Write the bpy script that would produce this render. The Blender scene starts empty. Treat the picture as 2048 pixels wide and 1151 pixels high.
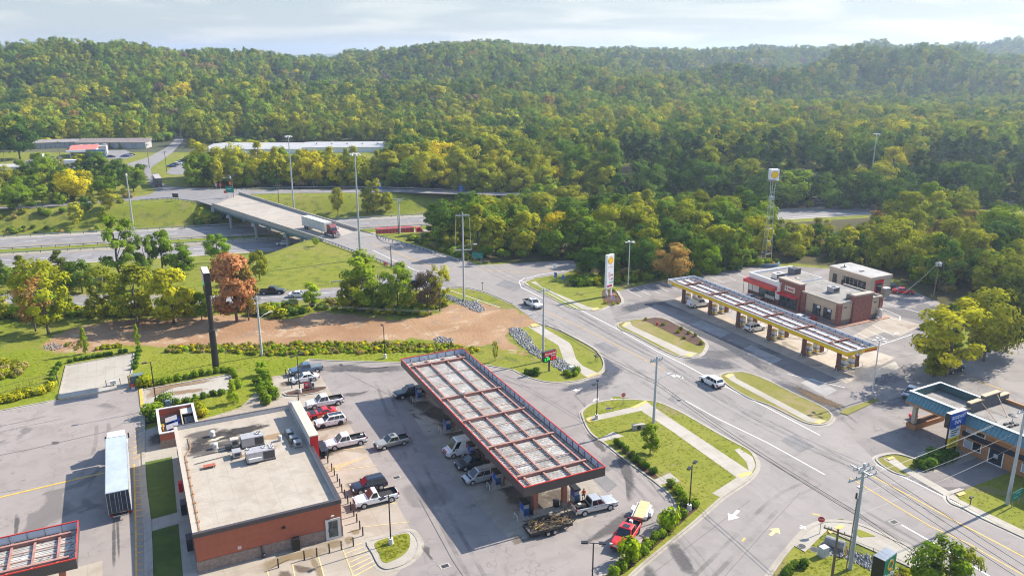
import bpy, math, random
import numpy as np
from mathutils import Vector, Matrix
rnd = random.Random(7)
C = bpy.context.scene.collection
SC = bpy.context.scene
PI = math.pi
R = math.radians
# ---------------------------------------------------------------- camera model (metres; x right, y away, z up)
F, PITCH, CH = 1593.0, R(16.44), 56.0
sP, cP = math.sin(PITCH), math.cos(PITCH)

def smooth(a, b, x):
    t = min(1, max(0, (x - a) / (b - a)))
    return t * t * (3 - 2 * t)

# freeway trench: centre point, direction, normal
HC = (-105.0, 276.0); HA = R(15.5); HD = (math.cos(HA), math.sin(HA)); HN = (-HD[1], HD[0])
def hwy(t, s):
    return (HC[0] + HD[0]*t + HN[0]*s, HC[1] + HD[1]*t + HN[1]*s)
def hwy_ts(x, y):
    dx, dy = x - HC[0], y - HC[1]
    return dx*HD[0] + dy*HD[1], dx*HN[0] + dy*HN[1]
SKY = [(-700,92),(0,88),(60,86),(130,80),(200,90),(250,88),(290,95),(325,105),(430,99),(520,102),(560,107),(620,112),(680,107),(700,101),(760,98),(830,91),(900,86),(960,83),(1010,85),(1060,93),(1150,98),(1250,99),(1400,100),(1480,96),(1520,93),(1570,99),(1650,101),(1750,98),(1850,98),(1950,94),(2048,92),(2900,92)]
RID = [(-700,900),(0,860),(200,880),(330,950),(430,1050),(600,1150),(760,1250),(960,1250),(1150,1500),(1300,1700),(1500,1750),(1700,2000),(2048,2200),(2900,2200)]
BAS = [(-700,560),(0,585),(330,575),(420,560),(600,520),(1000,500),(1400,520),(2048,520),(2900,520)]
def lerp_tab(tab, x):
    if x <= tab[0][0]: return tab[0][1]
    for (a, va), (b, vb) in zip(tab, tab[1:]):
        if x <= b: return va + (vb - va) * (x - a) / (b - a)
    return tab[-1][1]
def wav(x, y):
    return (math.sin(x*.011 + 1.3*math.sin(y*.006)) + math.sin(y*.013 - x*.007 + 2.1) + .7*math.sin(x*.021 + y*.017 + .6) + .5*math.sin(x*.043 - y*.031))/2.4
def hills_h(x, y):
    q = 1024 + F * x / (y * cP + 15)
    b, r, sk = lerp_tab(BAS, q), lerp_tab(RID, q), lerp_tab(SKY, q)
    top = CH + (105 - sk) / F * r * 1.04 - 15
    u = (y - b) / (r - b)
    if u <= 0: return 0.0
    amp = (15 + 14*smooth(1000, 1900, q)) * min(1, u*2.5)
    if u < 1:
        k = (.55*u + .45*(u*u*(3-2*u)))
        rid = (4 + 11*smooth(1150, 1750, q)) * math.sin(2*PI*(2.3*u + .3*math.sin(x*.0042)+.0006*x)) * min(1, u*4) * (1-u**3)
        return max(0, top * k + rid + amp * wav(x*1.25, y*1.25) * (1-u**4))
    return top - (u-1)*(r-b)*.09
def height(x, y):
    if y > 468: return hills_h(x, y)
    t, s = hwy_ts(x, y)
    near = 15 + 34 * (1 - smooth(8, 36, t))
    if t > 60: near = 15 + 25*smooth(60, 140, t)
    if s < 0: k = smooth(-26 - near, -26, s)
    else: k = 1 - smooth(22, 40, s)
    return -7 * k
def ray(px, py):
    u, v = (px - 1024) / F, (py - 575.5) / F
    return (u, cP - v * sP, -(sP + v * cP))
def G(px, py, z=0.0):
    d = ray(px, py); t = (z - CH) / d[2]
    return (d[0]*t, d[1]*t, z)
def W(px, py):
    d = ray(px, py); t = 60.0
    for _ in range(4000):
        x, y, z = d[0]*t, d[1]*t, CH + d[2]*t
        if z <= height(x, y): break
        t *= 1.004
    lo, hi = t/1.004, t
    for _ in range(14):
        m = (lo+hi)/2
        if CH + d[2]*m <= height(d[0]*m, d[1]*m): hi = m
        else: lo = m
    x, y = d[0]*hi, d[1]*hi
    return (x, y, height(x, y))
def G2(p, z=0): return G(p[0], p[1], z)[:2]
def pole_h(base, top, z0=None):
    """height of an upright thing whose foot and tip are seen at these pixels"""
    b = W(*base) if z0 is None else G(base[0], base[1], z0)
    best = (1e9, 5)
    for i in range(10, 4500):
        h = i * .01
        z = b[2] + h
        vx, vy, vz = b[0], b[1], z - CH
        dep = vy*cP - vz*sP
        sv = (-vy*sP - vz*cP) / dep
        e = abs(575.5 + F*sv - top[1])
        if e < best[0]: best = (e, h)
    return best[1]
A0 = R(26.0)                       # the site grid: u = across (towards the road), v = along (towards the viewer)
# ---------------------------------------------------------------- materials
MATS = {}
def nn(nt, typ, **kw):
    n = nt.nodes.new(typ)
    for k, v in kw.items():
        if k.startswith('i_'): n.inputs[int(k[2:])].default_value = v
        else: setattr(n, k, v)
    return n
def M(name, col, rough=.7, metal=0.0, var=.12, scale=3.0, col2=None, bump=0.0, bscale=None, emit=0, coat=0.0, spec=.5, alpha=1, detail=5):
    if name in MATS: return MATS[name]
    m = bpy.data.materials.new(name); m.use_nodes = True; nt = m.node_tree; nt.nodes.clear()
    out = nn(nt, 'ShaderNodeOutputMaterial'); bs = nn(nt, 'ShaderNodeBsdfPrincipled')
    nt.links.new(bs.outputs[0], out.inputs[0])
    bs.inputs['Roughness'].default_value = rough; bs.inputs['Metallic'].default_value = metal
    bs.inputs['Specular IOR Level'].default_value = spec
    bs.inputs['Coat Weight'].default_value = coat; bs.inputs['Coat Roughness'].default_value = .05
    tc = nn(nt, 'ShaderNodeTexCoord')
    if var or col2:
        no = nn(nt, 'ShaderNodeTexNoise'); no.inputs['Scale'].default_value = scale; no.inputs['Detail'].default_value = detail
        nt.links.new(tc.outputs['Object'], no.inputs['Vector'])
        rp = nn(nt, 'ShaderNodeValToRGB')
        a = tuple(max(0, c*(1-var)) for c in col) + (1,); b = (tuple(min(1, c*(1+var)) for c in col) if col2 is None else tuple(col2)) + (1,)
        rp.color_ramp.elements[0].color = a; rp.color_ramp.elements[1].color = b
        rp.color_ramp.elements[0].position = .32; rp.color_ramp.elements[1].position = .68
        nt.links.new(no.outputs[0], rp.inputs[0]); nt.links.new(rp.outputs[0], bs.inputs['Base Color'])
        if bump:
            bp = nn(nt, 'ShaderNodeBump'); bp.inputs['Strength'].default_value = bump; bp.inputs['Distance'].default_value = .05
            nb = nn(nt, 'ShaderNodeTexNoise'); nb.inputs['Scale'].default_value = bscale or scale*6
            nt.links.new(tc.outputs['Object'], nb.inputs['Vector'])
            nt.links.new(nb.outputs[0], bp.inputs['Height']); nt.links.new(bp.outputs[0], bs.inputs['Normal'])
    else:
        bs.inputs['Base Color'].default_value = tuple(col) + (1,)
    if emit:
        bs.inputs['Emission Color'].default_value = tuple(col) + (1,); bs.inputs['Emission Strength'].default_value = emit
    MATS[name] = m
    return m

def ground_mat(name, base, dark, light, big=.05, mid=.35, fine=9.0, cracks=0.0, stains=0.0, stain_col=(.06,.055,.055), stain_scale=.18, rough=.85, joints=0.0, jrot=None, streak=0.0):
    """worn paving: broad tone changes, stains with an outline of their own, hairline cracks, joints; world coordinates"""
    if name in MATS: return MATS[name]
    m = bpy.data.materials.new(name); m.use_nodes = True; nt = m.node_tree; nt.nodes.clear(); L = nt.links.new
    out = nn(nt, 'ShaderNodeOutputMaterial'); bs = nn(nt, 'ShaderNodeBsdfPrincipled'); L(bs.outputs[0], out.inputs[0])
    bs.inputs['Roughness'].default_value = rough; bs.inputs['Specular IOR Level'].default_value = .3
    geo = nn(nt, 'ShaderNodeNewGeometry'); pos = geo.outputs['Position']
    mp = nn(nt, 'ShaderNodeMapping'); mp.inputs['Rotation'].default_value = (0, 0, -(A0 if jrot is None else jrot)); L(pos, mp.inputs[0])
    def noise(sc, det=4, dist=0, vec=None):
        n = nn(nt, 'ShaderNodeTexNoise'); n.inputs['Scale'].default_value = sc; n.inputs['Detail'].default_value = det; n.inputs['Distortion'].default_value = dist
        L(vec or mp.outputs[0], n.inputs['Vector']); return n.outputs[0]
    def ramp(v, a, b, ca=0, cb=1):
        r = nn(nt, 'ShaderNodeMapRange'); r.inputs[1].default_value = a; r.inputs[2].default_value = b; r.inputs[3].default_value = ca; r.inputs[4].default_value = cb
        L(v, r.inputs[0]); return r.outputs[0]
    def mix(f, a, b):
        x = nn(nt, 'ShaderNodeMix'); x.data_type = 'RGBA'
        for s, k in ((f, 0), (a, 6), (b, 7)):
            if isinstance(s, (int, float)): x.inputs[k].default_value = s
            elif isinstance(s, tuple): x.inputs[k].default_value = s + (1,)
            else: L(s, x.inputs[k])
        return x.outputs[2]
    c = mix(ramp(noise(big, 3, .6), .35, .65), base, light)
    c = mix(ramp(noise(mid, 5, .8), .45, .75, 0, .7), c, dark)
    c = mix(ramp(noise(fine, 3), .35, .7, 0, .35), c, dark)
    if streak:
        ms = nn(nt, 'ShaderNodeMapping'); ms.inputs['Scale'].default_value = (1.1, .05, 1); L(mp.outputs[0], ms.inputs[0])
        c = mix(ramp(noise(.9, 3, .2, ms.outputs[0]), .5, .72, 0, streak), c, dark)
    if stains:
        c = mix(ramp(noise(stain_scale, 6, 1.2), .60, .64, 0, stains), c, stain_col)
        c = mix(ramp(noise(stain_scale*6, 3, .5), .68, .74, 0, stains), c, stain_col)
    if cracks:
        v = nn(nt, 'ShaderNodeTexVoronoi'); v.feature = 'DISTANCE_TO_EDGE'; v.inputs['Scale'].default_value = .11
        ad = nn(nt, 'ShaderNodeVectorMath'); ad.operation = 'ADD'; L(mp.outputs[0], ad.inputs[0])
        n2 = nn(nt, 'ShaderNodeTexNoise'); n2.inputs['Scale'].default_value = .5; L(mp.outputs[0], n2.inputs['Vector'])
        sc = nn(nt, 'ShaderNodeVectorMath'); sc.operation = 'SCALE'; sc.inputs['Scale'].default_value = 5.0; L(n2.outputs['Color'], sc.inputs[0]); L(sc.outputs[0], ad.inputs[1])
        L(ad.outputs[0], v.inputs['Vector'])
        c = mix(ramp(v.outputs[0], .004, .011, cracks, 0), c, tuple(k*.45 for k in dark))
    if joints:
        sx = nn(nt, 'ShaderNodeSeparateXYZ'); L(mp.outputs[0], sx.inputs[0])
        for o in (0, 1):
            w = nn(nt, 'ShaderNodeMath'); w.operation = 'PINGPONG'; w.inputs[1].default_value = joints/2; L(sx.outputs[o], w.inputs[0])
            c = mix(ramp(w.outputs[0], .03, .06, .45, 0), c, dark)
    L(c, bs.inputs['Base Color'])
    bp = nn(nt, 'ShaderNodeBump'); bp.inputs['Strength'].default_value = .15; bp.inputs['Distance'].default_value = .02; L(noise(14, 3), bp.inputs['Height']); L(bp.outputs[0], bs.inputs['Normal'])
    MATS[name] = m
    return m
# ---------------------------------------------------------------- mesh builder
class MB:
    def __init__(self): self.v, self.f, self.m, self.M = [], [], [], Matrix()
    def add(self, vs, fs, mi=0):
        b = len(self.v); Mx = self.M
        self.v += [tuple(Mx @ Vector(p)) for p in vs]
        self.f += [tuple(b + i for i in f) for f in fs]; self.m += [mi]*len(fs)
        return self
    def box(self, a, b, mi=0, top=1.0, skip=()):
        (x0,y0,z0),(x1,y1,z1) = a, b
        cx, cy = (x0+x1)/2, (y0+y1)/2
        s = lambda x, c: c + (x-c)*top
        vs = [(x0,y0,z0),(x1,y0,z0),(x1,y1,z0),(x0,y1,z0),(s(x0,cx),s(y0,cy),z1),(s(x1,cx),s(y0,cy),z1),(s(x1,cx),s(y1,cy),z1),(s(x0,cx),s(y1,cy),z1)]
        fs = [(0,3,2,1),(4,5,6,7),(0,1,5,4),(1,2,6,5),(2,3,7,6),(3,0,4,7)]
        return self.add(vs, [f for i, f in enumerate(fs) if i not in skip], mi)
    def cbox(self, c, s, mi=0, top=1.0):
        return self.box((c[0]-s[0]/2,c[1]-s[1]/2,c[2]-s[2]/2),(c[0]+s[0]/2,c[1]+s[1]/2,c[2]+s[2]/2),mi,top)
    def prism(self, poly, z0, z1, mi=0, mt=None, bottom=True):
        n = len(poly)
        ar = sum(poly[i][0]*poly[(i+1)%n][1]-poly[(i+1)%n][0]*poly[i][1] for i in range(n))
        if ar < 0: poly = poly[::-1]
        vs = [(x,y,z0) for x,y in poly] + [(x,y,z1) for x,y in poly]
        self.add(vs, [(i,(i+1)%n,n+(i+1)%n,n+i) for i in range(n)] + ([tuple(range(n-1,-1,-1))] if bottom else []), mi)
        return self.add([(x,y,z1) for x,y in poly], [tuple(range(n))], mi if mt is None else mt)
    def flat(self, poly, z, mi=0):
        n = len(poly)
        ar = sum(poly[i][0]*poly[(i+1)%n][1]-poly[(i+1)%n][0]*poly[i][1] for i in range(n))
        if ar < 0: poly = poly[::-1]
        return self.add([(p[0],p[1],z) for p in poly], [tuple(range(n))], mi)
    def tube(self, pts, r, n=8, mi=0, cap=True):
        pts = [Vector(p) for p in pts]; rs = r if isinstance(r, (list, tuple)) else [r]*len(pts)
        vs, fs = [], []
        for i, p in enumerate(pts):
            d = (pts[min(i+1,len(pts)-1)] - pts[max(i-1,0)]).normalized()
            a = d.orthogonal().normalized(); 
            if abs(d.z) > .9: a = (Vector((1,0,0)) - d*d.x).normalized()
            else: a = d.cross(Vector((0,0,1))).normalized()
            b = d.cross(a)
            for k in range(n):
                t = 2*PI*k/n
                vs.append(p + (a*math.cos(t) + b*math.sin(t))*rs[i])
        for i in range(len(pts)-1):
            for k in range(n):
                fs.append((i*n+k, i*n+(k+1)%n, (i+1)*n+(k+1)%n, (i+1)*n+k))
        if cap: fs += [tuple(range(n-1,-1,-1)), tuple(range((len(pts)-1)*n, len(pts)*n))]
        return self.add(vs, fs, mi)
    def cyl(self, c, r, h, n=16, mi=0, r2=None):
        return self.tube([c, (c[0],c[1],c[2]+h)], [r, r if r2 is None else r2], n, mi)
    def ball(self, c, r, n=10, m=6, mi=0):
        r = r if isinstance(r, (tuple, list)) else (r,r,r)
        vs = [(c[0],c[1],c[2]-r[2])]; fs = []
        for j in range(1, m):
            t = -PI/2 + PI*j/m
            for k in range(n):
                a = 2*PI*k/n
                vs.append((c[0]+r[0]*math.cos(t)*math.cos(a), c[1]+r[1]*math.cos(t)*math.sin(a), c[2]+r[2]*math.sin(t)))
        vs.append((c[0],c[1],c[2]+r[2]))
        for k in range(n): fs.append((0, 1+(k+1)%n, 1+k))
        for j in range(m-2):
            for k in range(n): fs.append((1+j*n+k, 1+j*n+(k+1)%n, 1+(j+1)*n+(k+1)%n, 1+(j+1)*n+k))
        for k in range(n): fs.append((1+(m-2)*n+k, 1+(m-2)*n+(k+1)%n, len(vs)-1))
        return self.add(vs, fs, mi)
    def build(self, name, mats, parent=None, loc=None, rotz=0, smooth_deg=None, bevel=0):
        me = bpy.data.meshes.new(name); me.from_pydata(self.v, [], self.f)
        mats = mats if isinstance(mats, (list, tuple)) else [mats]
        for q in mats: me.materials.append(q)
        if len(mats) > 1: me.polygons.foreach_set('material_index', self.m)
        if smooth_deg:
            me.polygons.foreach_set('use_smooth', [True]*len(me.polygons)); me.set_sharp_from_angle(angle=R(smooth_deg))
        me.update()
        o = bpy.data.objects.new(name, me); C.objects.link(o)
        if parent: o.parent = parent
        if loc is not None: o.location = loc
        if rotz: o.rotation_euler = (0,0,rotz)
        if bevel:
            b = o.modifiers.new('bevel', 'BEVEL'); b.width = bevel; b.segments = 2; b.limit_method = 'ANGLE'
        return o
def tag(o, label=None, cat=None, group=None, kind=None):
    if label: o['label'] = label
    if cat: o['category'] = cat
    if group: o['group'] = group
    if kind: o['kind'] = kind
    return o
def thing(name, label, cat, loc, rotz=0, group=None):
    o = bpy.data.objects.new(name, None); C.objects.link(o); o.empty_display_size = .5
    o.location = loc; o.rotation_euler = (0,0,rotz)
    return tag(o, label, cat, group)
KIDS = {}
def dup(root, loc, rotz=0, label=None, group=None, scale=None):
    r = root.copy(); C.objects.link(r); r.location = loc; r.rotation_euler = (0,0,rotz)
    if label: r['label'] = label
    if group: r['group'] = group
    if scale: r.scale = scale if isinstance(scale, tuple) else (scale,)*3
    for ch in list(root.children):
        c = ch.copy(); C.objects.link(c); c.parent = r
        for g in list(ch.children):
            d = g.copy(); C.objects.link(d); d.parent = c
    return r
ORD = ['first','second','third','fourth','fifth','sixth','seventh','eighth','ninth','tenth','eleventh','twelfth','thirteenth','fourteenth','fifteenth','sixteenth','seventeenth','eighteenth','nineteenth','twentieth']
def ordn(i):
    if i < 20: return ORD[i]
    t = ['','','twenty','thirty','forty','fifty','sixty','seventy','eighty','ninety'][(i+1)//10]; u = (i+1) % 10
    return t[:-1] + 'ieth' if u == 0 else t + '-' + ORD[u-1]
def catmull(pts, n=6, closed=False):
    P = [Vector(p) for p in pts]; out = []; N = len(P)
    for i in range(N if closed else N-1):
        if closed: a, b, c, d = P[i-1], P[i], P[(i+1)%N], P[(i+2)%N]
        else: a, b, c, d = P[max(i-1,0)], P[i], P[i+1], P[min(i+2,N-1)]
        for k in range(n):
            t = k/n
            out.append(.5*((2*b) + (c-a)*t + (2*a-5*b+4*c-d)*t*t + (3*b-a-3*c+d)*t**3))
    if not closed: out.append(P[-1])
    return [tuple(p) for p in out]
def mkfont(txt, size, depth, name, mat, parent=None, loc=(0,0,0), rot=(0,0,0), xs=1.0, align='CENTER', shear=0.0, bold=0.0):
    cu = bpy.data.curves.new(name, 'FONT'); cu.body = txt; cu.size = size; cu.extrude = depth; cu.align_x = align; cu.align_y = 'CENTER'; cu.shear = shear; cu.offset = bold; cu.resolution_u = 2
    t = bpy.data.objects.new('tmp', cu); C.objects.link(t)
    dg = bpy.context.evaluated_depsgraph_get()
    me = bpy.data.meshes.new_from_object(t.evaluated_get(dg)); me.name = name
    bpy.data.objects.remove(t)
    o = bpy.data.objects.new(name, me); C.objects.link(o); me.materials.clear(); me.materials.append(mat)
    o.parent = parent; o.location = loc; o.rotation_euler = rot; o.scale = (xs, 1, 1)
    return o
def soft_mat(name, col, amount=.8, rough=.7, nscale=.8):
    """a stain that thins out unevenly towards its rim"""
    m = bpy.data.materials.new(name); m.use_nodes = True; nt = m.node_tree; nt.nodes.clear(); L = nt.links.new
    out = nn(nt, 'ShaderNodeOutputMaterial'); bs = nn(nt, 'ShaderNodeBsdfPrincipled'); tr = nn(nt, 'ShaderNodeBsdfTransparent'); mx = nn(nt, 'ShaderNodeMixShader')
    bs.inputs['Base Color'].default_value = col + (1,); bs.inputs['Roughness'].default_value = rough; bs.inputs['Specular IOR Level'].default_value = .25
    at = nn(nt, 'ShaderNodeAttribute'); at.attribute_name = 'rim'; geo = nn(nt, 'ShaderNodeNewGeometry')
    no = nn(nt, 'ShaderNodeTexNoise'); no.inputs['Scale'].default_value = nscale; no.inputs['Detail'].default_value = 6; no.inputs['Distortion'].default_value = 1; L(geo.outputs['Position'], no.inputs['Vector'])
    ad = nn(nt, 'ShaderNodeMath'); ad.operation = 'ADD'; L(at.outputs['Fac'], ad.inputs[0]); L(no.outputs[0], ad.inputs[1])
    mr = nn(nt, 'ShaderNodeMapRange'); mr.interpolation_type = 'SMOOTHSTEP'; mr.inputs[1].default_value = .5; mr.inputs[2].default_value = 1.3; mr.inputs[4].default_value = amount*.9; L(ad.outputs[0], mr.inputs[0])
    L(mr.outputs[0], mx.inputs[0]); L(tr.outputs[0], mx.inputs[1]); L(bs.outputs[0], mx.inputs[2]); L(mx.outputs[0], out.inputs[0])
    return m
def soft_sheet(polys, z, mat, name, parent=None, world=True):
    vs, fs, at = [], [], []
    for i, p in enumerate(polys):
        pts = [q[:2] for q in catmull([(x,y,0) for x,y in p], 4, True)]; n = len(pts)
        cx, cy = sum(q[0] for q in pts)/n, sum(q[1] for q in pts)/n; b = len(vs); zz = z + .0007*(i % 7)
        for k, w in ((1.12, 0.0), (.62, .62)):
            for x, y in pts: vs.append((cx+(x-cx)*k, cy+(y-cy)*k, zz)); at.append(w)
        vs.append((cx, cy, zz)); at.append(.8)
        for j in range(n):
            k = (j+1) % n; fs.append((b+j, b+k, b+n+k, b+n+j)); fs.append((b+n+j, b+n+k, b+2*n))
    me = bpy.data.meshes.new(name); me.from_pydata(vs, [], fs); me.materials.append(mat)
    a = me.attributes.new('rim', 'FLOAT', 'POINT'); a.data.foreach_set('value', at)
    o = bpy.data.objects.new(name, me); C.objects.link(o)
    if parent: o.parent = parent
    return o
# ================================================================ setting materials
ASPH = ground_mat('asphalt_lot', (.250,.224,.212), (.190,.170,.162), (.290,.261,.247), big=.035, cracks=.3, stains=.55, stain_col=(.10,.093,.095), stain_scale=.055)
ASPR = ground_mat('asphalt_road', (.252,.230,.219), (.205,.187,.179), (.290,.266,.252), big=.05, cracks=.15, stains=.18, stain_col=(.12,.115,.115), streak=.35)
ASPO = ground_mat('asphalt_old', (.215,.195,.185), (.125,.115,.115), (.29,.262,.245), big=.06, mid=.2, cracks=.4, stains=.75, stain_col=(.085,.08,.085), stain_scale=.05)
ASPT = ground_mat('asphalt_truck', (.262,.232,.216), (.205,.180,.168), (.300,.267,.248), big=.03, cracks=.3, stains=.6, stain_col=(.10,.092,.092), stain_scale=.09)
ASPF = ground_mat('asphalt_far', (.215,.205,.205), (.15,.145,.15), (.26,.245,.24), big=.02, streak=.3, jrot=R(15))
CONC = ground_mat('concrete_apron', (.335,.290,.240), (.24,.195,.15), (.40,.355,.30), big=.12, stains=.55, stain_col=(.20,.155,.105), stain_scale=.12, joints=4.6)
CONW = ground_mat('concrete_walk', (.36,.335,.29), (.28,.25,.21), (.42,.395,.35), joints=1.5, stains=.25, stain_col=(.26,.22,.18), stain_scale=.1)
CONK = ground_mat('concrete_kerb', (.35,.32,.275), (.25,.22,.185), (.41,.38,.335), mid=.9, stains=.3, stain_col=(.2,.17,.14))
CONP = ground_mat('concrete_pump', (.30,.268,.225), (.19,.165,.14), (.40,.365,.31), big=.1, stains=.8, stain_col=(.075,.06,.05), stain_scale=.10, joints=4.5)
COND = ground_mat('concrete_deck', (.36,.32,.275), (.27,.24,.205), (.41,.37,.32), streak=.5, jrot=R(-47))
LAWN = ground_mat('lawn', (.175,.198,.016), (.110,.135,.012), (.225,.220,.032), big=.09, mid=.6, fine=5, stains=.7, stain_col=(.20,.165,.075), stain_scale=.12, rough=1)
LAWD = ground_mat('lawn_dry', (.185,.180,.028), (.13,.140,.018), (.235,.20,.07), big=.15, mid=.7, fine=5, stains=.6, stain_col=(.25,.19,.105), stain_scale=.15, rough=1)
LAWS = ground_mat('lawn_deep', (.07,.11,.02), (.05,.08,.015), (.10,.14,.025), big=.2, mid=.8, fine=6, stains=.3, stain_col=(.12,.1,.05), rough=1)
MULCH = ground_mat('mulch', (.085,.045,.032), (.05,.028,.02), (.12,.07,.05), fine=7, rough=1)
STAIN = M('damp_asphalt', (.098,.094,.1), .45, 0, .18, .5)
SEAL = M('seal_coat', (.075,.082,.105), .5, 0, .12, .6)
OIL = M('oily_concrete', (.11,.085,.065), .5, 0, .3, .8)
WETC = M('damp_concrete', (.24,.185,.105), .5, 0, .2, .7)
WHITE = M('white_paint', (.78,.78,.76), .6, 0, .1, 1.2)
YELL = M('yellow_paint', (.62,.38,.06), .6, 0, .16, 1.2)
PALEY = M('pale_yellow_paint', (.60,.45,.22), .6, 0, .16, 1.2)
TACT = M('tactile_yellow', (.62,.40,.13), .7, 0, .15, 2)

def pin(px, py, poly):
    ins = False; j = len(poly)-1
    for i in range(len(poly)):
        xi, yi = poly[i]; xj, yj = poly[j]
        if (yi > py) != (yj > py) and px < (xj-xi)*(py-yi)/(yj-yi)+xi: ins = not ins
        j = i
    return ins
def np_pin(X, Y, poly):
    ins = np.zeros(X.shape, bool); j = len(poly)-1
    for i in range(len(poly)):
        xi, yi = poly[i]; xj, yj = poly[j]
        if yi != yj:
            ins ^= ((yi > Y) != (yj > Y)) & (X < (xj-xi)*(Y-yi)/(yj-yi)+xi)
        j = i
    return ins
def np_dist(X, Y, poly):
    d = np.full(X.shape, 1e9)
    for i in range(len(poly)):
        (x0,y0),(x1,y1) = poly[i-1], poly[i]
        L = (x1-x0)**2+(y1-y0)**2+1e-9
        t = np.clip(((X-x0)*(x1-x0)+(Y-y0)*(y1-y0))/L, 0, 1)
        d = np.minimum(d, np.hypot(X-x0-t*(x1-x0), Y-y0-t*(y1-y0)))
    return d
def P2(px): return [G2(p) for p in px]
def PW(px): return [W(*p)[:2] for p in px]
DIRT = P2([(88,692),(118,662),(215,642),(450,628),(560,640),(640,622),(800,640),(870,628),(900,606),(960,604),(1003,622),(1030,614),(1080,648),(1040,658),(1012,668),(1030,690),(1065,722),(1040,712),(985,690),(900,690),(860,676),(640,690),(450,692),(300,694),(240,690),(170,706),(120,704)])
DIRT2 = P2([(1058,690),(1090,680),(1135,722),(1110,735)])
DIRTS = [DIRT, DIRT2]
WOODS = [P2([(820,455),(900,400),(1010,385),(1700,420),(2048,470),(2300,560),(2200,640),(1890,615),(1790,560),(1700,535),(1560,525),(1400,560),(1280,565),(1150,560),(1160,525),(960,525)]),
         P2([(380,375),(380,300),(560,310),(1040,330),(2300,340),(2300,400),(1700,393),(1040,383),(500,378)])]
MOWN = [P2([(0,705),(110,700),(300,695),(540,712),(830,700),(830,740),(560,740),(540,800),(420,830),(0,830)])]
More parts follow.
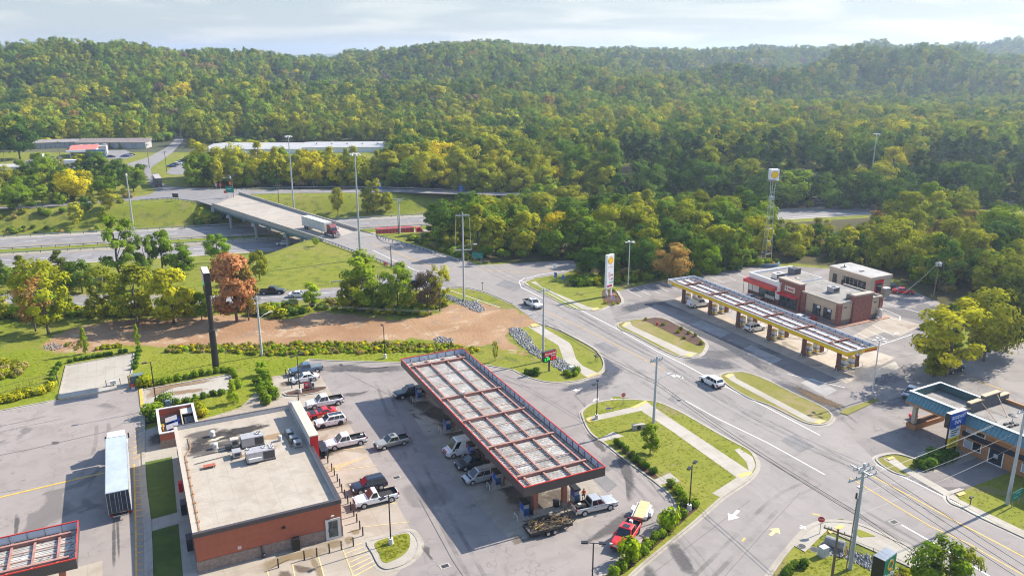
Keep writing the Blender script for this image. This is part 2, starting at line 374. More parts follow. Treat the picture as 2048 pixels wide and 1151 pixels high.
# ---------------------------------------------------------------- ground: one sheet near, hills beyond
def ground():
    xs = np.arange(-420, 421, 2.0); ys = np.arange(-60, 471, 2.0)
    X, Y = np.meshgrid(xs, ys); Z = np.zeros(X.shape)
    T = (X-HC[0])*HD[0]+(Y-HC[1])*HD[1]; S = (X-HC[0])*HN[0]+(Y-HC[1])*HN[1]
    for i in range(X.shape[0]):
        for j in range(X.shape[1]):
            if -75 < S[i, j] < 42: Z[i, j] = height(X[i, j], Y[i, j])
    me = bpy.data.meshes.new('ground'); ny, nx = X.shape
    idx = np.arange(nx*ny).reshape(ny, nx)
    fs = np.stack([idx[:-1,:-1], idx[:-1,1:], idx[1:,1:], idx[1:,:-1]], -1).reshape(-1, 4)
    me.from_pydata(np.stack([X, Y, Z], -1).reshape(-1, 3).tolist(), [], fs.tolist())
    def field(polys, w):
        r = np.full(X.shape, -99.0)
        for p in polys:
            d = np_dist(X, Y, p); r = np.maximum(r, np.where(np_pin(X, Y, p), d, -d))
        return np.clip(.5 + r/(2*w), 0, 1)
    at = me.color_attributes.new('cover', 'FLOAT_COLOR', 'POINT')
    col = np.stack([field(DIRTS, 3.0), field(WOODS, 4.0), field(MOWN, 4.0), np.ones(X.shape)], -1).reshape(-1)
    at.data.foreach_set('color', col.astype(np.float32))
    me.polygons.foreach_set('use_smooth', [True]*len(me.polygons))
    m = bpy.data.materials.new('ground_cover'); m.use_nodes = True; nt = m.node_tree; nt.nodes.clear(); L = nt.links.new
    out = nn(nt, 'ShaderNodeOutputMaterial'); bs = nn(nt, 'ShaderNodeBsdfPrincipled'); L(bs.outputs[0], out.inputs[0]); bs.inputs['Roughness'].default_value = 1; bs.inputs['Specular IOR Level'].default_value = .1
    geo = nn(nt, 'ShaderNodeNewGeometry'); pos = geo.outputs['Position']
    ca = nn(nt, 'ShaderNodeAttribute'); ca.attribute_name = 'cover'; sp = nn(nt, 'ShaderNodeSeparateColor'); L(ca.outputs['Color'], sp.inputs[0])
    def noise(sc, det=5, dist=.4):
        n = nn(nt, 'ShaderNodeTexNoise'); n.inputs['Scale'].default_value = sc; n.inputs['Detail'].default_value = det; n.inputs['Distortion'].default_value = dist; L(pos, n.inputs['Vector']); return n.outputs[0]
    def mr(v, a, b, c=0, d=1):
        r = nn(nt, 'ShaderNodeMapRange'); r.inputs[1].default_value = a; r.inputs[2].default_value = b; r.inputs[3].default_value = c; r.inputs[4].default_value = d; L(v, r.inputs[0]); return r.outputs[0]
    def mix(f, a, b):
        x = nn(nt, 'ShaderNodeMix'); x.data_type = 'RGBA'
        for s, k in ((f, 0), (a, 6), (b, 7)):
            if isinstance(s, (int, float)): x.inputs[k].default_value = s
            elif isinstance(s, tuple): x.inputs[k].default_value = s + (1,)
            else: L(s, x.inputs[k])
        return x.outputs[2]
    def addm(a, b, k=1.0):
        q = nn(nt, 'ShaderNodeMath'); q.operation = 'MULTIPLY_ADD'; L(b, q.inputs[0]); q.inputs[1].default_value = k
        L(a, q.inputs[2]); return q.outputs[0]
    rough = mix(mr(noise(.05), .35, .65), (.165,.195,.018), (.205,.205,.035))
    rough = mix(mr(noise(.35), .5, .72, 0, .85), rough, (.070,.098,.020)); rough = mix(mr(noise(2.2, 4), .5, .75, 0, .6), rough, (.07,.09,.02))
    rough = mix(mr(noise(.12, 6, 1), .58, .7, 0, .6), rough, (.21,.165,.085))
    mown = mix(mr(noise(.06), .35, .65), (.165,.210,.014), (.215,.225,.028))
    mown = mix(mr(noise(.6), .5, .75, 0, .6), mown, (.115,.145,.015)); mown = mix(mr(noise(.1, 6, 1), .56, .7, 0, .5), mown, (.20,.175,.07)); mown = mix(mr(noise(3, 3), .5, .75, 0, .5), mown, (.10,.12,.012))
    c = mix(mr(addm(sp.outputs[2], noise(.25), .5), .55, .8), rough, mown)
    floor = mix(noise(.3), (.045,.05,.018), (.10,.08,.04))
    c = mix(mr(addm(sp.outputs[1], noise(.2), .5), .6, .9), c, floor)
    dirt = mix(mr(noise(.08), .35, .65), (.26,.150,.082), (.345,.225,.135))
    dirt = mix(mr(noise(.22, 6, 1.2), .58, .68, 0, .8), dirt, (.42,.33,.235))
    dirt = mix(mr(noise(.15, 6, .8), .6, .7, 0, .7), dirt, (.21,.165,.125))
    dirt = mix(mr(noise(2.4, 2), .68, .74, 0, .8), dirt, (.46,.40,.34)); dirt = mix(mr(noise(1.2, 4), .5, .75, 0, .5), dirt, (.24,.14,.08))
    c = mix(mr(addm(addm(sp.outputs[0], noise(.18), .95), noise(.9), .6), 1.22, 1.36), c, dirt)
    L(c, bs.inputs['Base Color'])
    bp = nn(nt, 'ShaderNodeBump'); bp.inputs['Strength'].default_value = .5; bp.inputs['Distance'].default_value = .25; L(noise(1.6, 6), bp.inputs['Height']); L(bp.outputs[0], bs.inputs['Normal'])
    me.materials.append(m)
    o = bpy.data.objects.new('ground', me); C.objects.link(o); tag(o, kind='structure')
    MATS['ground_cover'] = m
    # hills
    ts = np.linspace(-1.15, 1.15, 190); rows = [468*(3400/468)**(i/150) for i in range(151)]
    vs = []
    for y in rows:
        for t in ts: vs.append((t*y, y, hills_h(t*y, y) - (.06 if y < 480 else 0)))
    n = len(ts); fs = [(r*n+i, r*n+i+1, (r+1)*n+i+1, (r+1)*n+i) for r in range(len(rows)-1) for i in range(n-1)]
    me = bpy.data.meshes.new('hills'); me.from_pydata(vs, [], fs); me.polygons.foreach_set('use_smooth', [True]*len(fs))
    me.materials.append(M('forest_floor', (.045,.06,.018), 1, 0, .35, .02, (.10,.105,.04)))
    tag_o = bpy.data.objects.new('hills', me); C.objects.link(tag_o); tag(tag_o, kind='structure')
    mb = MB(); ts = [(-4400 + 92*i) for i in range(96)]
    prof = [(4300, 0), (4700, 14), (5200, 34+8), (5600, 42), (6200, 8)]
    for y, z in prof:
        for x in ts: mb.v.append((x, y, z*(1+.12*math.sin(x*.004)+.08*math.sin(x*.011+1)+.03*math.sin(x*.05))))
    n = len(ts)
    for r in range(len(prof)-1):
        for i in range(n-1): mb.f.append((r*n+i, r*n+i+1, (r+1)*n+i+1, (r+1)*n+i)); mb.m.append(0)
    tag(mb.build('distant_hills', M('distant_forest', (.06,.085,.03), 1, 0, .5, .03), smooth_deg=60), kind='structure')
    base = MB().flat([(-5000,-600),(5000,-600),(5000,6600),(-5000,6600)], -8.6)
    tag(base.build('far_ground', M('far_land', (.08,.11,.035), 1, 0, .3, .004)), kind='structure')
ground()
# ---------------------------------------------------------------- sheets, kerbs, lines
ZL = {}
def sheet(name, px, z, mat, world=False, sm=0, parent=None, kind='structure'):
    poly = px if world else P2(px)
    if sm: poly = [p[:2] for p in catmull([(x,y,0) for x,y in poly], sm, True)]
    o = MB().flat(poly, z).build(name, mat)
    tag(o, kind=kind); return o
def offset(poly, d, closed):
    out = []; n = len(poly)
    for i, p in enumerate(poly):
        a = poly[i-1] if (closed or i) else p; b = poly[(i+1) % n] if (closed or i < n-1) else p
        dx, dy = b[0]-a[0], b[1]-a[1]; l = math.hypot(dx, dy) or 1
        out.append((p[0]-dy/l*d, p[1]+dx/l*d))
    return out
def kerb(poly, closed=True, w=.28, h=.15, gutter=.45, name='kerb', mat=None, z=.0, sm=4):
    """poly: world; inside on the left. raised step with a flat gutter outside"""
    pts = [p[:2] for p in catmull([(x,y,0) for x,y in poly], sm, closed)] if sm else poly
    inn, outg = offset(pts, w, closed), offset(pts, -gutter, closed)
    mb = MB(); n = len(pts); m = n if closed else n-1
    for i in range(m):
        j = (i+1) % n
        a, b, c, d, e, f = pts[i], pts[j], inn[j], inn[i], outg[i], outg[j]
        q = lambda p, zz: (p[0], p[1], zz)
        mb.add([q(a,z-.05),q(b,z-.05),q(b,z+h),q(a,z+h)], [(0,1,2,3)])
        mb.add([q(a,z+h),q(b,z+h),q(c,z+h),q(d,z+h)], [(0,1,2,3)])
        mb.add([q(d,z+h),q(c,z+h),q(c,z-.05),q(d,z-.05)], [(0,1,2,3)])
        if gutter: mb.add([q(e,z+.032),q(f,z+.032),q(b,z+.034),q(a,z+.034)], [(0,1,2,3)])
    return tag(mb.build(name, mat or CONK), kind='structure')
def ccw(poly):
    ar = sum(poly[i-1][0]*poly[i][1]-poly[i][0]*poly[i-1][1] for i in range(len(poly)))
    return poly if ar > 0 else poly[::-1]
def island(px, mat, sm=4, z=.11, name='lawn', **kw):
    poly = ccw(P2(px)); kerb(poly, True, sm=sm, **kw)
    pts = [p[:2] for p in catmull([(x,y,0) for x,y in poly], sm, True)] if sm else poly
    tag(MB().flat(offset(pts, .26, True), z).build(name, mat), kind='structure')
def stripe_mb(mb, pts, w, z, dash=None):
    acc = 0
    for a, b in zip(pts, pts[1:]):
        l = math.dist(a, b); ux, uy = (b[0]-a[0])/l, (b[1]-a[1])/l
        segs = [(0, l)] if not dash else []
        if dash:
            s = -acc % (dash[0]+dash[1]); s = s - (dash[0]+dash[1])
            while s < l:
                p, q = max(0, s), min(l, s+dash[0])
                if q > p: segs.append((p, q))
                s += dash[0]+dash[1]
            acc += l
        for p, q in segs:
            A, B = (a[0]+ux*p, a[1]+uy*p), (a[0]+ux*q, a[1]+uy*q)
            mb.add([(A[0]-uy*w/2, A[1]+ux*w/2, z),(A[0]+uy*w/2, A[1]-ux*w/2, z),(B[0]+uy*w/2, B[1]-ux*w/2, z),(B[0]-uy*w/2, B[1]+ux*w/2, z)], [(0,1,2,3)])
def lines(groups, mat, z=.04, name='road_marking'):
    mb = MB()
    for px, w, *d in groups:
        stripe_mb(mb, P2(px), w, z, d[0] if d else None)
    return tag(mb.build(name, mat), kind='structure')
# ---------------------------------------------------------------- paving
MAIN = [(640,480),(780,530),(850,553),(905,566),(917,574),(974,586),(1023,607),(1075,646),(1144,672),(1199,707),(1208,722),(1215,742),(1215,790),(1319,805),(1366,826),(1434,865),(1499,897),(1516,930),(1560,960),(1640,1010),(1690,1040),(1743,1058),(1813,1090),(1925,1155),(2020,1210),(2250,1185),(2047,1073),(1961,1033),(1923,1013),(1896,998),(1811,953),(1786,945),(1751,920),(1671,842),(1611,846),(1581,832),(1499,797),(1446,762),(1441,752),(1401,712),(1359,716),(1299,687),(1241,660),(1234,650),(1219,612),(1196,621),(1164,620),(1136,614),(1099,595),(1061,575),(1050,566),(1070,556),(1129,547),(1155,536),(1147,520),(960,530),(925,520),(880,507),(760,472),(712,461)]
sheet('road', MAIN, .022, ASPR)
sheet('road', [(1516,930),(1494,963),(1414,1023),(1306,1113),(1240,1170),(1100,1300),(1400,1400),(1500,1200),(1536,1155),(1561,1118),(1586,1088),(1608,1063),(1640,1042),(1700,1035),(1600,980)], .027, ASPR)
sheet('road', [(-700,578),(0,586),(185,589),(420,589),(566,582),(674,574),(740,562),(800,545),(826,540),(850,553),(905,566),(917,577),(870,578),(800,580),(740,585),(674,594),(580,603),(512,608),(380,612),(200,614),(0,607),(-700,600)], .018, ASPF)
FARJ = [(430,413),(395,402),(350,397),(285,400),(180,407),(100,414),(0,420),(-200,436),(-200,430),(0,413),(100,408),(200,401),(290,391),(306,386),(313,380),(305,374),(297,362),(290,352),(250,348),(238,338),(250,329),(295,315),(330,297),(348,282),(350,272),(358,268),(367,275),(366,283),(345,305),(325,320),(302,335),(303,348),(312,358),(335,372),(370,375),(425,377),(512,380),(600,379),(700,378),(800,378),(1040,386),(1040,392),(800,385),(600,386),(512,388),(478,389)]
sheet('road', FARJ, .06, ASPF)
LOTN = [(575,745),(619,719),(664,722),(804,726),(974,731),(1024,740),(1056,755),(1099,765),(1144,764),(1199,746),(1216,752),(1230,790),(1219,800),(1186,807),(1166,820),(1163,832),(1179,865),(1209,888),(1249,920),(1306,962),(1336,988),(1348,1008),(1346,1023),(1324,1050),(1286,1080),(1249,1110),(1209,1148),(1120,1240),(980,1420),(300,1420),(380,1160),(400,900),(540,760)]
sheet('parking_lot', LOTN, .012, ASPH)
LOTT = [(-420,900),(-300,880),(0,822),(95,804),(112,800),(262,774),(280,776),(285,817),(283,908),(288,988),(295,1048),(298,1151),(302,1300),(310,1420),(-700,1420)]
sheet('parking_lot', LOTT, .012, ASPT)
LOTR = [(1219,612),(1245,606),(1234,582),(1299,566),(1499,530),(1600,533),(1700,540),(1790,566),(1880,605),(1860,660),(1845,700),(1960,705),(2060,680),(2300,680),(2500,1000),(2200,1000),(2050,985),(1900,998),(1811,953),(1751,920),(1671,845),(1600,842),(1495,797),(1440,765),(1400,725),(1300,690),(1240,664),(1225,640)]
sheet('parking_lot', LOTR, .014, ASPO)
# store apron, pump pads, walks
sheet('pavement', [(545,752),(637,745),(660,782),(704,857),(762,950),(822,1057),(842,1082),(812,1128),(740,1200),(700,1300),(380,1300),(340,1100),(345,900),(365,850),(480,815)], .020, CONC)
sheet('pavement', [(115,798),(131,731),(269,706),(262,774)], .022, CONW)
sheet('pavement', [(286,815),(287,780),(457,750),(461,755),(460,778),(400,790),(360,800)], .022, CONW)
sheet('pavement', [(283,912),(284,862),(320,850),(372,850),(395,1160),(400,1400),(312,1400),(300,1151),(296,1048),(289,988)], .024, CONW)
sheet('pavement', [(700,740),(838,798),(870,760),(1085,950),(1230,1015),(1040,1092),(960,1060),(893,950)], .020, CONP) if 0 else None
PADL = [(797,786),(905,760),(1160,925),(1228,1018),(1030,1089),(893,937)]
sheet('pavement', PADL, .020, CONP)
sheet('pavement', [(1330,604),(1694,766),(1790,715),(1405,577)], .022, ground_mat('concrete_pump_light', (.40,.345,.28), (.25,.215,.18), (.47,.41,.345), big=.1, stains=.6, stain_col=(.12,.105,.09), stain_scale=.12, joints=4.5))
sheet('pavement', [(1440,585),(1480,572),(1670,690),(1720,668),(1835,655),(1800,690),(1700,715),(1650,715)], .028, CONC) if 0 else None
sheet('pavement', [(1660,700),(1672,690),(1758,642),(1768,628),(1845,650),(1800,672),(1768,664)], .024, CONC)
sheet('pavement', [(92,1150),(205,1120),(205,1300),(60,1300)], .024, CONC)
sheet('pavement', [(1735,745),(1790,722),(1800,735),(1745,760)], .024, CONW)
sheet('pavement', [(1832,905),(1960,872),(1995,900),(1870,945)], .024, CONP)
# grass strips beside the store
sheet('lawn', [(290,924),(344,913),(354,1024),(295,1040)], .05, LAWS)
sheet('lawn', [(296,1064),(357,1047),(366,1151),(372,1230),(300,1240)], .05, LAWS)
# kerbs round the lots
kerb(ccw(P2([(0,822),(95,804),(112,800)]))[::1], False, sm=0)
kerb(P2([(300,1300),(298,1151),(295,1048),(288,988),(283,908),(285,817),(280,777)])[::-1], False, sm=2, w=.45)
kerb(P2([(115,798),(131,731),(269,706),(262,774)])[::-1], False, sm=0, gutter=0)
kerb(P2([(287,780),(457,750),(461,755),(460,778),(400,790)]), False, sm=0, gutter=0)
kerb(P2([(575,746),(619,719),(664,722),(804,726),(974,731),(1024,740),(1056,755),(1099,765),(1144,764),(1174,757),(1199,746),(1208,735),(1208,722),(1199,707),(1184,694),(1144,672),(1111,656)])[::-1], False, sm=3) if 0 else None
kerb(P2([(575,746),(619,719),(664,722),(804,726),(974,731),(1024,740)]), False, sm=0)
kerb(P2([(1024,740),(1056,755),(1099,765),(1144,764),(1174,757),(1199,746),(1208,735),(1208,722),(1199,707),(1184,694),(1144,672),(1111,656),(1075,646)]), False, sm=4)
kerb(P2([(1023,607),(974,586),(937,576),(917,574),(890,573)])[::-1], False, sm=3)
kerb(ccw(P2([(1069,557),(1053,562),(1050,568),(1061,575),(1099,595),(1136,614),(1164,620),(1196,621),(1219,612),(1245,605),(1234,582)])), False, sm=3)
kerb(P2([(1751,920),(1753,914),(1775,908),(1800,908),(1840,920)])[::-1], False, sm=3)
kerb(P2([(1811,953),(1786,945),(1761,930),(1751,920)])[::-1], False, sm=3)
kerb(P2([(1925,978),(1897,988),(1894,998),(1903,1008),(1923,1016),(1961,1036),(2047,1076),(2200,1150)]), False, sm=3)
kerb(P2([(1536,1155),(1561,1118),(1586,1088),(1608,1063),(1631,1048),(1656,1042),(1686,1043),(1716,1048),(1743,1058),(1786,1078),(1813,1090),(1880,1128),(1960,1180)])[::-1], False, sm=3)
# corner by the left price sign
sheet('lawn', [(1024,741),(1056,755),(1099,765),(1144,764),(1174,757),(1199,746),(1208,735),(1208,722),(1199,707),(1184,694),(1144,672),(1111,656),(1085,650),(1040,655),(1050,690),(1070,720),(1030,725),(985,728)], .012, LAWN)
sheet('sidewalk', [(1056,652),(1076,647),(1084,653),(1139,685),(1144,693),(1152,717),(1165,731),(1197,746),(1172,754),(1144,731),(1128,722),(1120,698),(1116,690),(1062,657)], .020, CONW)
# corner by the tall price sign
sheet('lawn', [(1069,557),(1053,562),(1050,568),(1061,575),(1099,595),(1136,614),(1164,620),(1196,621),(1219,612),(1245,605),(1234,582),(1299,566),(1420,544),(1340,535),(1129,549)], .010, LAWN)
sheet('sidewalk', [(1061,564),(1071,562),(1084,574),(1176,613),(1202,617),(1188,622),(1166,618)], .020, CONW)
sheet('mulch', [(1204,584),(1211,578),(1234,582),(1244,604),(1219,611),(1206,600)], .018, MULCH, sm=3)
# grass islands along the road
I1 = [(1234,650),(1241,645),(1256,641),(1284,638),(1309,635),(1329,637),(1356,650),(1386,666),(1406,680),(1413,690),(1409,702),(1401,710),(1381,716),(1359,714),(1336,706),(1299,687),(1264,668),(1241,659)]
island(I1, LAWD)
sheet('sidewalk', [(1243,652),(1250,645),(1260,643),(1264,652),(1372,702),(1396,707),(1384,714),(1362,712),(1262,662)], .125, CONW)
sheet('mulch', [(1285,640),(1292,637),(1309,636),(1330,639),(1356,651),(1386,668),(1404,682),(1409,689),(1396,692),(1366,679),(1334,664),(1301,647)], .122, MULCH, sm=3)
I2 = [(1439,752),(1449,746),(1469,744),(1494,745),(1535,760),(1586,785),(1643,812),(1661,825),(1666,835),(1656,847),(1636,850),(1611,846),(1581,832),(1536,810),(1499,797),(1461,775),(1446,762)]
island(I2, LAWD)
sheet('sidewalk', [(1449,752),(1456,748),(1466,747),(1472,757),(1622,836),(1655,842),(1640,848),(1615,844),(1462,762)], .125, CONW)
sheet('sidewalk', [(1680,826),(1690,818),(1752,797),(1757,801),(1695,830)], .12, LAWD)
# big corner island
BIG = [(1163,832),(1166,820),(1186,807),(1219,800),(1249,799),(1286,800),(1319,805),(1366,826),(1434,865),(1471,885),(1499,900),(1511,915),(1516,930),(1511,945),(1494,963),(1449,993),(1414,1023),(1386,1048),(1349,1078),(1306,1113),(1269,1145),(1180,1230),(1120,1260),(1160,1190),(1209,1148),(1249,1110),(1286,1080),(1324,1050),(1346,1023),(1348,1008),(1336,988),(1306,962),(1249,920),(1209,888),(1179,865)]
island(BIG, LAWN, sm=3, gutter=.35)
sheet('sidewalk', [(1262,815),(1292,802),(1304,812),(1380,863),(1500,943),(1474,956),(1344,863),(1282,822),(1186,843),(1172,836)], .125, CONW)
sheet('sidewalk', [(1469,900),(1478,897),(1505,914),(1511,932),(1500,952),(1474,975),(1440,995),(1424,987),(1438,978),(1474,955),(1498,943),(1493,925)], .122, CONW)
sheet('sidewalk', [(1194,880),(1226,864),(1248,873),(1203,884)], .122, CONW)
sheet('sidewalk', [(1306,961),(1340,946),(1360,963),(1318,970)], .122, CONW)
for px in ([(1228,886),(1238,884),(1262,905),(1290,928),(1316,955),(1306,957),(1270,930)], [(1330,968),(1340,970),(1372,1000),(1398,1012),(1376,1034),(1340,1068),(1290,1112),(1258,1140),(1240,1150),(1282,1098),(1342,1040),(1360,1018),(1355,995)]):
    sheet('mulch', px, .119, MULCH, sm=3)
LI = [(733,1084),(762,1075),(812,1062),(826,1064),(838,1080),(839,1098),(828,1115),(806,1130),(780,1138),(766,1137),(755,1128),(745,1108)]
island(LI, CONW, sm=3, gutter=.5, name='pavement')
sheet('lawn', [(749,1087),(775,1076),(812,1067),(820,1074),(819,1094),(806,1111),(780,1124),(770,1126),(763,1121),(757,1106)], .13, LAWN, sm=3)
# lower right corner, right verge
sheet('lawn', [(1540,1155),(1561,1120),(1586,1090),(1612,1098),(1640,1062),(1655,1055),(1720,1110),(1830,1160),(1830,1210),(1500,1240)], .03, LAWN)
sheet('sidewalk', [(1586,1090),(1608,1064),(1631,1049),(1656,1043),(1686,1044),(1716,1049),(1743,1059),(1786,1079),(1813,1091),(1880,1128),(1870,1160),(1810,1130),(1720,1090),(1680,1072),(1655,1060),(1610,1104)], .10, CONW)
sheet('lawn', [(1704,1061),(1716,1059),(1730,1064),(1751,1073),(1720,1075)], .13, LAWN)
sheet('lawn', [(1751,921),(1775,909),(1800,909),(1850,925),(1811,952)], .03, LAWD)
sheet('sidewalk', [(1766,917),(1786,913),(1810,932),(1900,983),(1922,1000),(2047,1060),(2200,1130),(2190,1140),(2040,1070),(1925,1010),(1880,985),(1800,938)], .045, CONW)
sheet('lawn', [(1905,994),(1938,975),(2016,945),(2200,905),(2300,1100),(2200,1148),(2047,1074),(1961,1034),(1923,1014)], .03, LAWN)
mb = MB()
for q in ([(1070,647),(1060,650),(1064,655),(1082,651)], [(1171,753),(1196,745),(1201,748),(1176,757)], [(1182,619),(1194,615),(1200,618),(1188,622)], [(1245,650),(1252,646),(1258,648),(1250,653)],
          [(1370,711),(1383,706),(1390,708),(1378,714)], [(1449,753),(1460,748),(1468,750),(1456,757)], [(1627,845),(1640,839),(1650,842),(1638,848)], [(1474,950),(1500,943),(1505,948),(1480,957)], [(1262,815),(1290,802),(1296,806),(1268,818)],
          [(1772,917),(1784,913),(1790,916),(1778,921)], [(1912,988),(1926,983),(1932,988),(1918,993)], [(1668,1056),(1682,1049),(1690,1054),(1676,1061)], [(1172,838),(1182,835),(1186,842),(1176,845)], [(1655,1062),(1664,1058),(1670,1064),(1660,1068)]):
    mb.flat(P2(q), .138)
tag(mb.build('tactile_paving', TACT), kind='structure')
# ---------------------------------------------------------------- freeway (flat floor of the cutting)
def ribbon(name, s0, s1, z, mat, t0=-420, t1=520):
    poly = [hwy(t0, s0), hwy(t1, s0), hwy(t1, s1), hwy(t0, s1)]
    return tag(MB().flat(poly, z).build(name, mat), kind='structure')
ribbon('freeway', -24, -8, -6.92, ASPF); ribbon('freeway', 3, 19.5, -6.92, ASPF)
ribbon('gravel_shoulder', -26, -24, -6.95, CONK); ribbon('gravel_shoulder', -8, -6, -6.95, CONK); ribbon('gravel_shoulder', 1, 3, -6.95, CONK); ribbon('gravel_shoulder', 19.5, 22, -6.95, CONK)
for mat, ss in ((WHITE, (-22.4, 18.2)), (YELL, (-9.6, 4.6))):
    mb = MB()
    for s in ss: stripe_mb(mb, [hwy(-420, s), hwy(520, s)], .28, -6.88)
    if mat is WHITE:
        for s in (-16, 11.4): stripe_mb(mb, [hwy(-420, s), hwy(520, s)], .26, -6.88, (3.5, 8))
    tag(mb.build('road_marking', mat), kind='structure')
# ---------------------------------------------------------------- painted lines
lines([([(1371,801),(1434,836),(1535,885),(1600,921),(1650,949)], .16), ([(1803,1049),(1890,1098),(1978,1151),(2060,1200)], .22),
       ([(1753,929),(1830,964),(1911,1005),(2021,1062),(2120,1112)], .2), ([(1085,580),(1194,637),(1239,660)], .18), ([(1246,664),(1316,703),(1369,729),(1430,762)], .18), ([(1439,767),(1535,815),(1640,870)], .18),
       ([(745,500),(830,540),(900,560)], .18), ([(840,560),(905,582),(1000,615)], .15), ([(1040,560),(1058,570),(1039,566)], .18),
       ([(0,602),(200,608),(380,606),(565,593),(674,584),(760,572)], .2), ([(1049,556),(1038,563),(1043,575),(1090,598)], .18), ([(1129,541),(1080,549),(1052,557)], .18)], WHITE)
lines([([(744,487),(812,513),(880,540)], .2), ([(1040,600),(1130,640),(1199,672),(1261,704),(1330,740)], .14), ([(1703,930),(1741,950),(1823,993),(1898,1035),(1981,1078),(2080,1130)], .2), ([(1700,955),(1790,1010),(1861,1052),(1936,1086),(2047,1150)], .17),
       ([(0,588),(185,591),(420,591),(566,584),(674,576),(740,565)], .16), ([(1147,538),(1050,545),(960,540)], .16), ([(1490,1075),(1484,1082)], .2), ([(1625,1027),(1640,1030)], .25)], YELL)
lines([([(0,994),(130,963),(213,944)], .34), ([(112,800),(262,774)], .2), ([(268,928),(270,1000),(272,1080),(273,1160),(274,1300)], .2)] + [([(266+i*.6,918-i*11),(284,908-i*11)], .14) for i in range(6)] +
      [([(269+(y-928)*.02, y), (284+(y-928)*.014, y-1)], .16) for y in range(936, 1152, 12)], YELL)
lines([([(285,815),(281,779)], .5)], YELL, z=.165)
hat = [([(742+i*17, 1150-i*3),(790+i*9.0, 1087+i*4.4)], .16) for i in range(7)]
hat = [([(690,1103),(731,1090)], .16)]
def lp(a, b, t): return (a[0]+(b[0]-a[0])*t, a[1]+(b[1]-a[1])*t)
hat = [([lp((686,1098),(708,1152),i/6), lp((725,1085),(752,1128),i/6)], .15) for i in range(7)]
stalls = [([lp((572,760),(690,985),t), lp((648,758),(800,1000),t)], .12) for t in ()]
front = [([(640+int(i*22.0), 905+int(i*37)), (732+int(i*21.5), 893+int(i*37.5))], .13) for i in range(5)]
fan = [([lp((656,935),(664,943),i/5), lp((690,925),(735,912),i/5)], .11) for i in range(6)]
lines(hat + front + fan + [([(686,1098),(710,1160)], .14), ([(637,1113),(652,1165)], .14), ([(585,1127),(592,1165)], .14), ([(535,1142),(540,1165)], .14), ([(615,845),(690,832)], .12), ([(625,800),(662,790)], .12)], PALEY, z=.042)
wl = []
for i in range(6): wl.append(([lp((1254,580),(1340,562),i/5), lp((1283,594),(1372,575),i/5)], .13))
for i in range(5): wl.append(([lp((1375,565),(1470,545),i/4), lp((1405,576),(1495,556),i/4)], .13))
for i in range(6): wl.append(([lp((1672,690),(1745,650),i/5), lp((1720,664+46),(1790,672),i/5)], .12))
wl += [([(1752,612),(1800,632),(1800,640),(1760,632)], .14), ([(1770,606),(1850,628),(1875,645),(1868,660)], .16), ([(1760,690),(1825,668)], .15), ([(1576,748),(1690,775)], .14)]
lines(wl, WHITE, z=.045)
lines([([(1940,756),(2008,780)], .2)], YELL, z=.045)
def arrow(mb, px0, px1, z, k=1.0):
    a, b = G2(px0), G2(px1); l = math.dist(a, b); ux, uy = (b[0]-a[0])/l, (b[1]-a[1])/l
    f = lambda u, v: (a[0]+ux*u-uy*v, a[1]+uy*u+ux*v, z)
    hd = min(1.5*k, l*.5)
    mb.add([f(0,-.18*k),f(l-hd,-.18*k),f(l-hd,.18*k),f(0,.18*k)], [(0,1,2,3)]); mb.add([f(l-hd,-.65*k),f(l,0),f(l-hd,.65*k)], [(0,1,2)])
mb = MB(); arrow(mb, (1477,1020), (1457,1040), .04, 1.2); arrow(mb, (1160,780),(1146,780), .04, .9); arrow(mb, (1186,802),(1197,796), .04, .8); arrow(mb, (1222,797),(1232,801), .04, .9); arrow(mb, (1788,668),(1797,665), .05, .9)
arrow(mb, (1364,754),(1340,749), .04, 1.1); stripe_mb(mb, P2([(1366,756),(1360,752),(1350,750)]), .35, .04); arrow(mb, (1600,1056),(1611,1052), .04, .8)
tag(mb.build('road_marking', WHITE), kind='structure')
mb = MB(); arrow(mb, (1540,1070),(1558,1055), .04, 1.2); tag(mb.build('road_marking', PALEY), kind='structure')
lines([([(0,910),(60,898),(120,884),(215,862)], .10), ([(0,852),(50,842),(92,832)], .07), ([(0,864),(60,850),(130,836)], .06), ([(215,862),(245,846),(282,842)], .06), ([(0,985),(40,978)], .05), ([(620,735),(690,745),(800,800)], .05), ([(840,1000),(905,1120),(960,1200)], .06), ([(1150,790),(1250,900),(1330,1000)], .05), ([(1000,600),(1130,668),(1262,752),(1400,838),(1560,935),(1720,1030),(1900,1130)], .05), ([(1085,598),(1215,664),(1330,728),(1480,818),(1660,912),(1830,1006),(2047,1110)], .05), ([(1270,900),(1290,880)], .05), ([(1300,1150),(1420,1060),(1500,1000)], .06), ([(1450,1151),(1540,1050),(1600,985)], .06), ([(1700,740),(1760,720),(1850,705)], .06), ([(1420,700),(1520,755),(1640,815)], .07), ([(640,480),(905,566)], .05)], M('crack_seal', (.085,.08,.08), .6, 0, .1, 2), z=.037, name='crack_seal')
def patches(px, mat, z=.029):
    mb = MB(); [mb.flat(P2(p), z+.0005*i) for i, p in enumerate(px)]; return tag(mb.build('asphalt_patch', mat), kind='structure')
patches([[(1185,690),(1215,708),(1240,700),(1208,684)], [(1345,790),(1362,798),(1354,806),(1336,798)], [(1560,880),(1600,905),(1630,893),(1590,868)], [(1780,1036),(1800,1046),(1788,1052),(1768,1043)], [(1180,950),(1215,985),(1235,970),(1198,940)], [(990,570),(1030,582),(1050,572),(1008,560)]], M('patch_dark', (.165,.158,.158), .8, 0, .12, .6))
patches([[(560,930),(600,950),(640,930)]], M('patch_dark', (.165,.158,.158))) if 0 else None
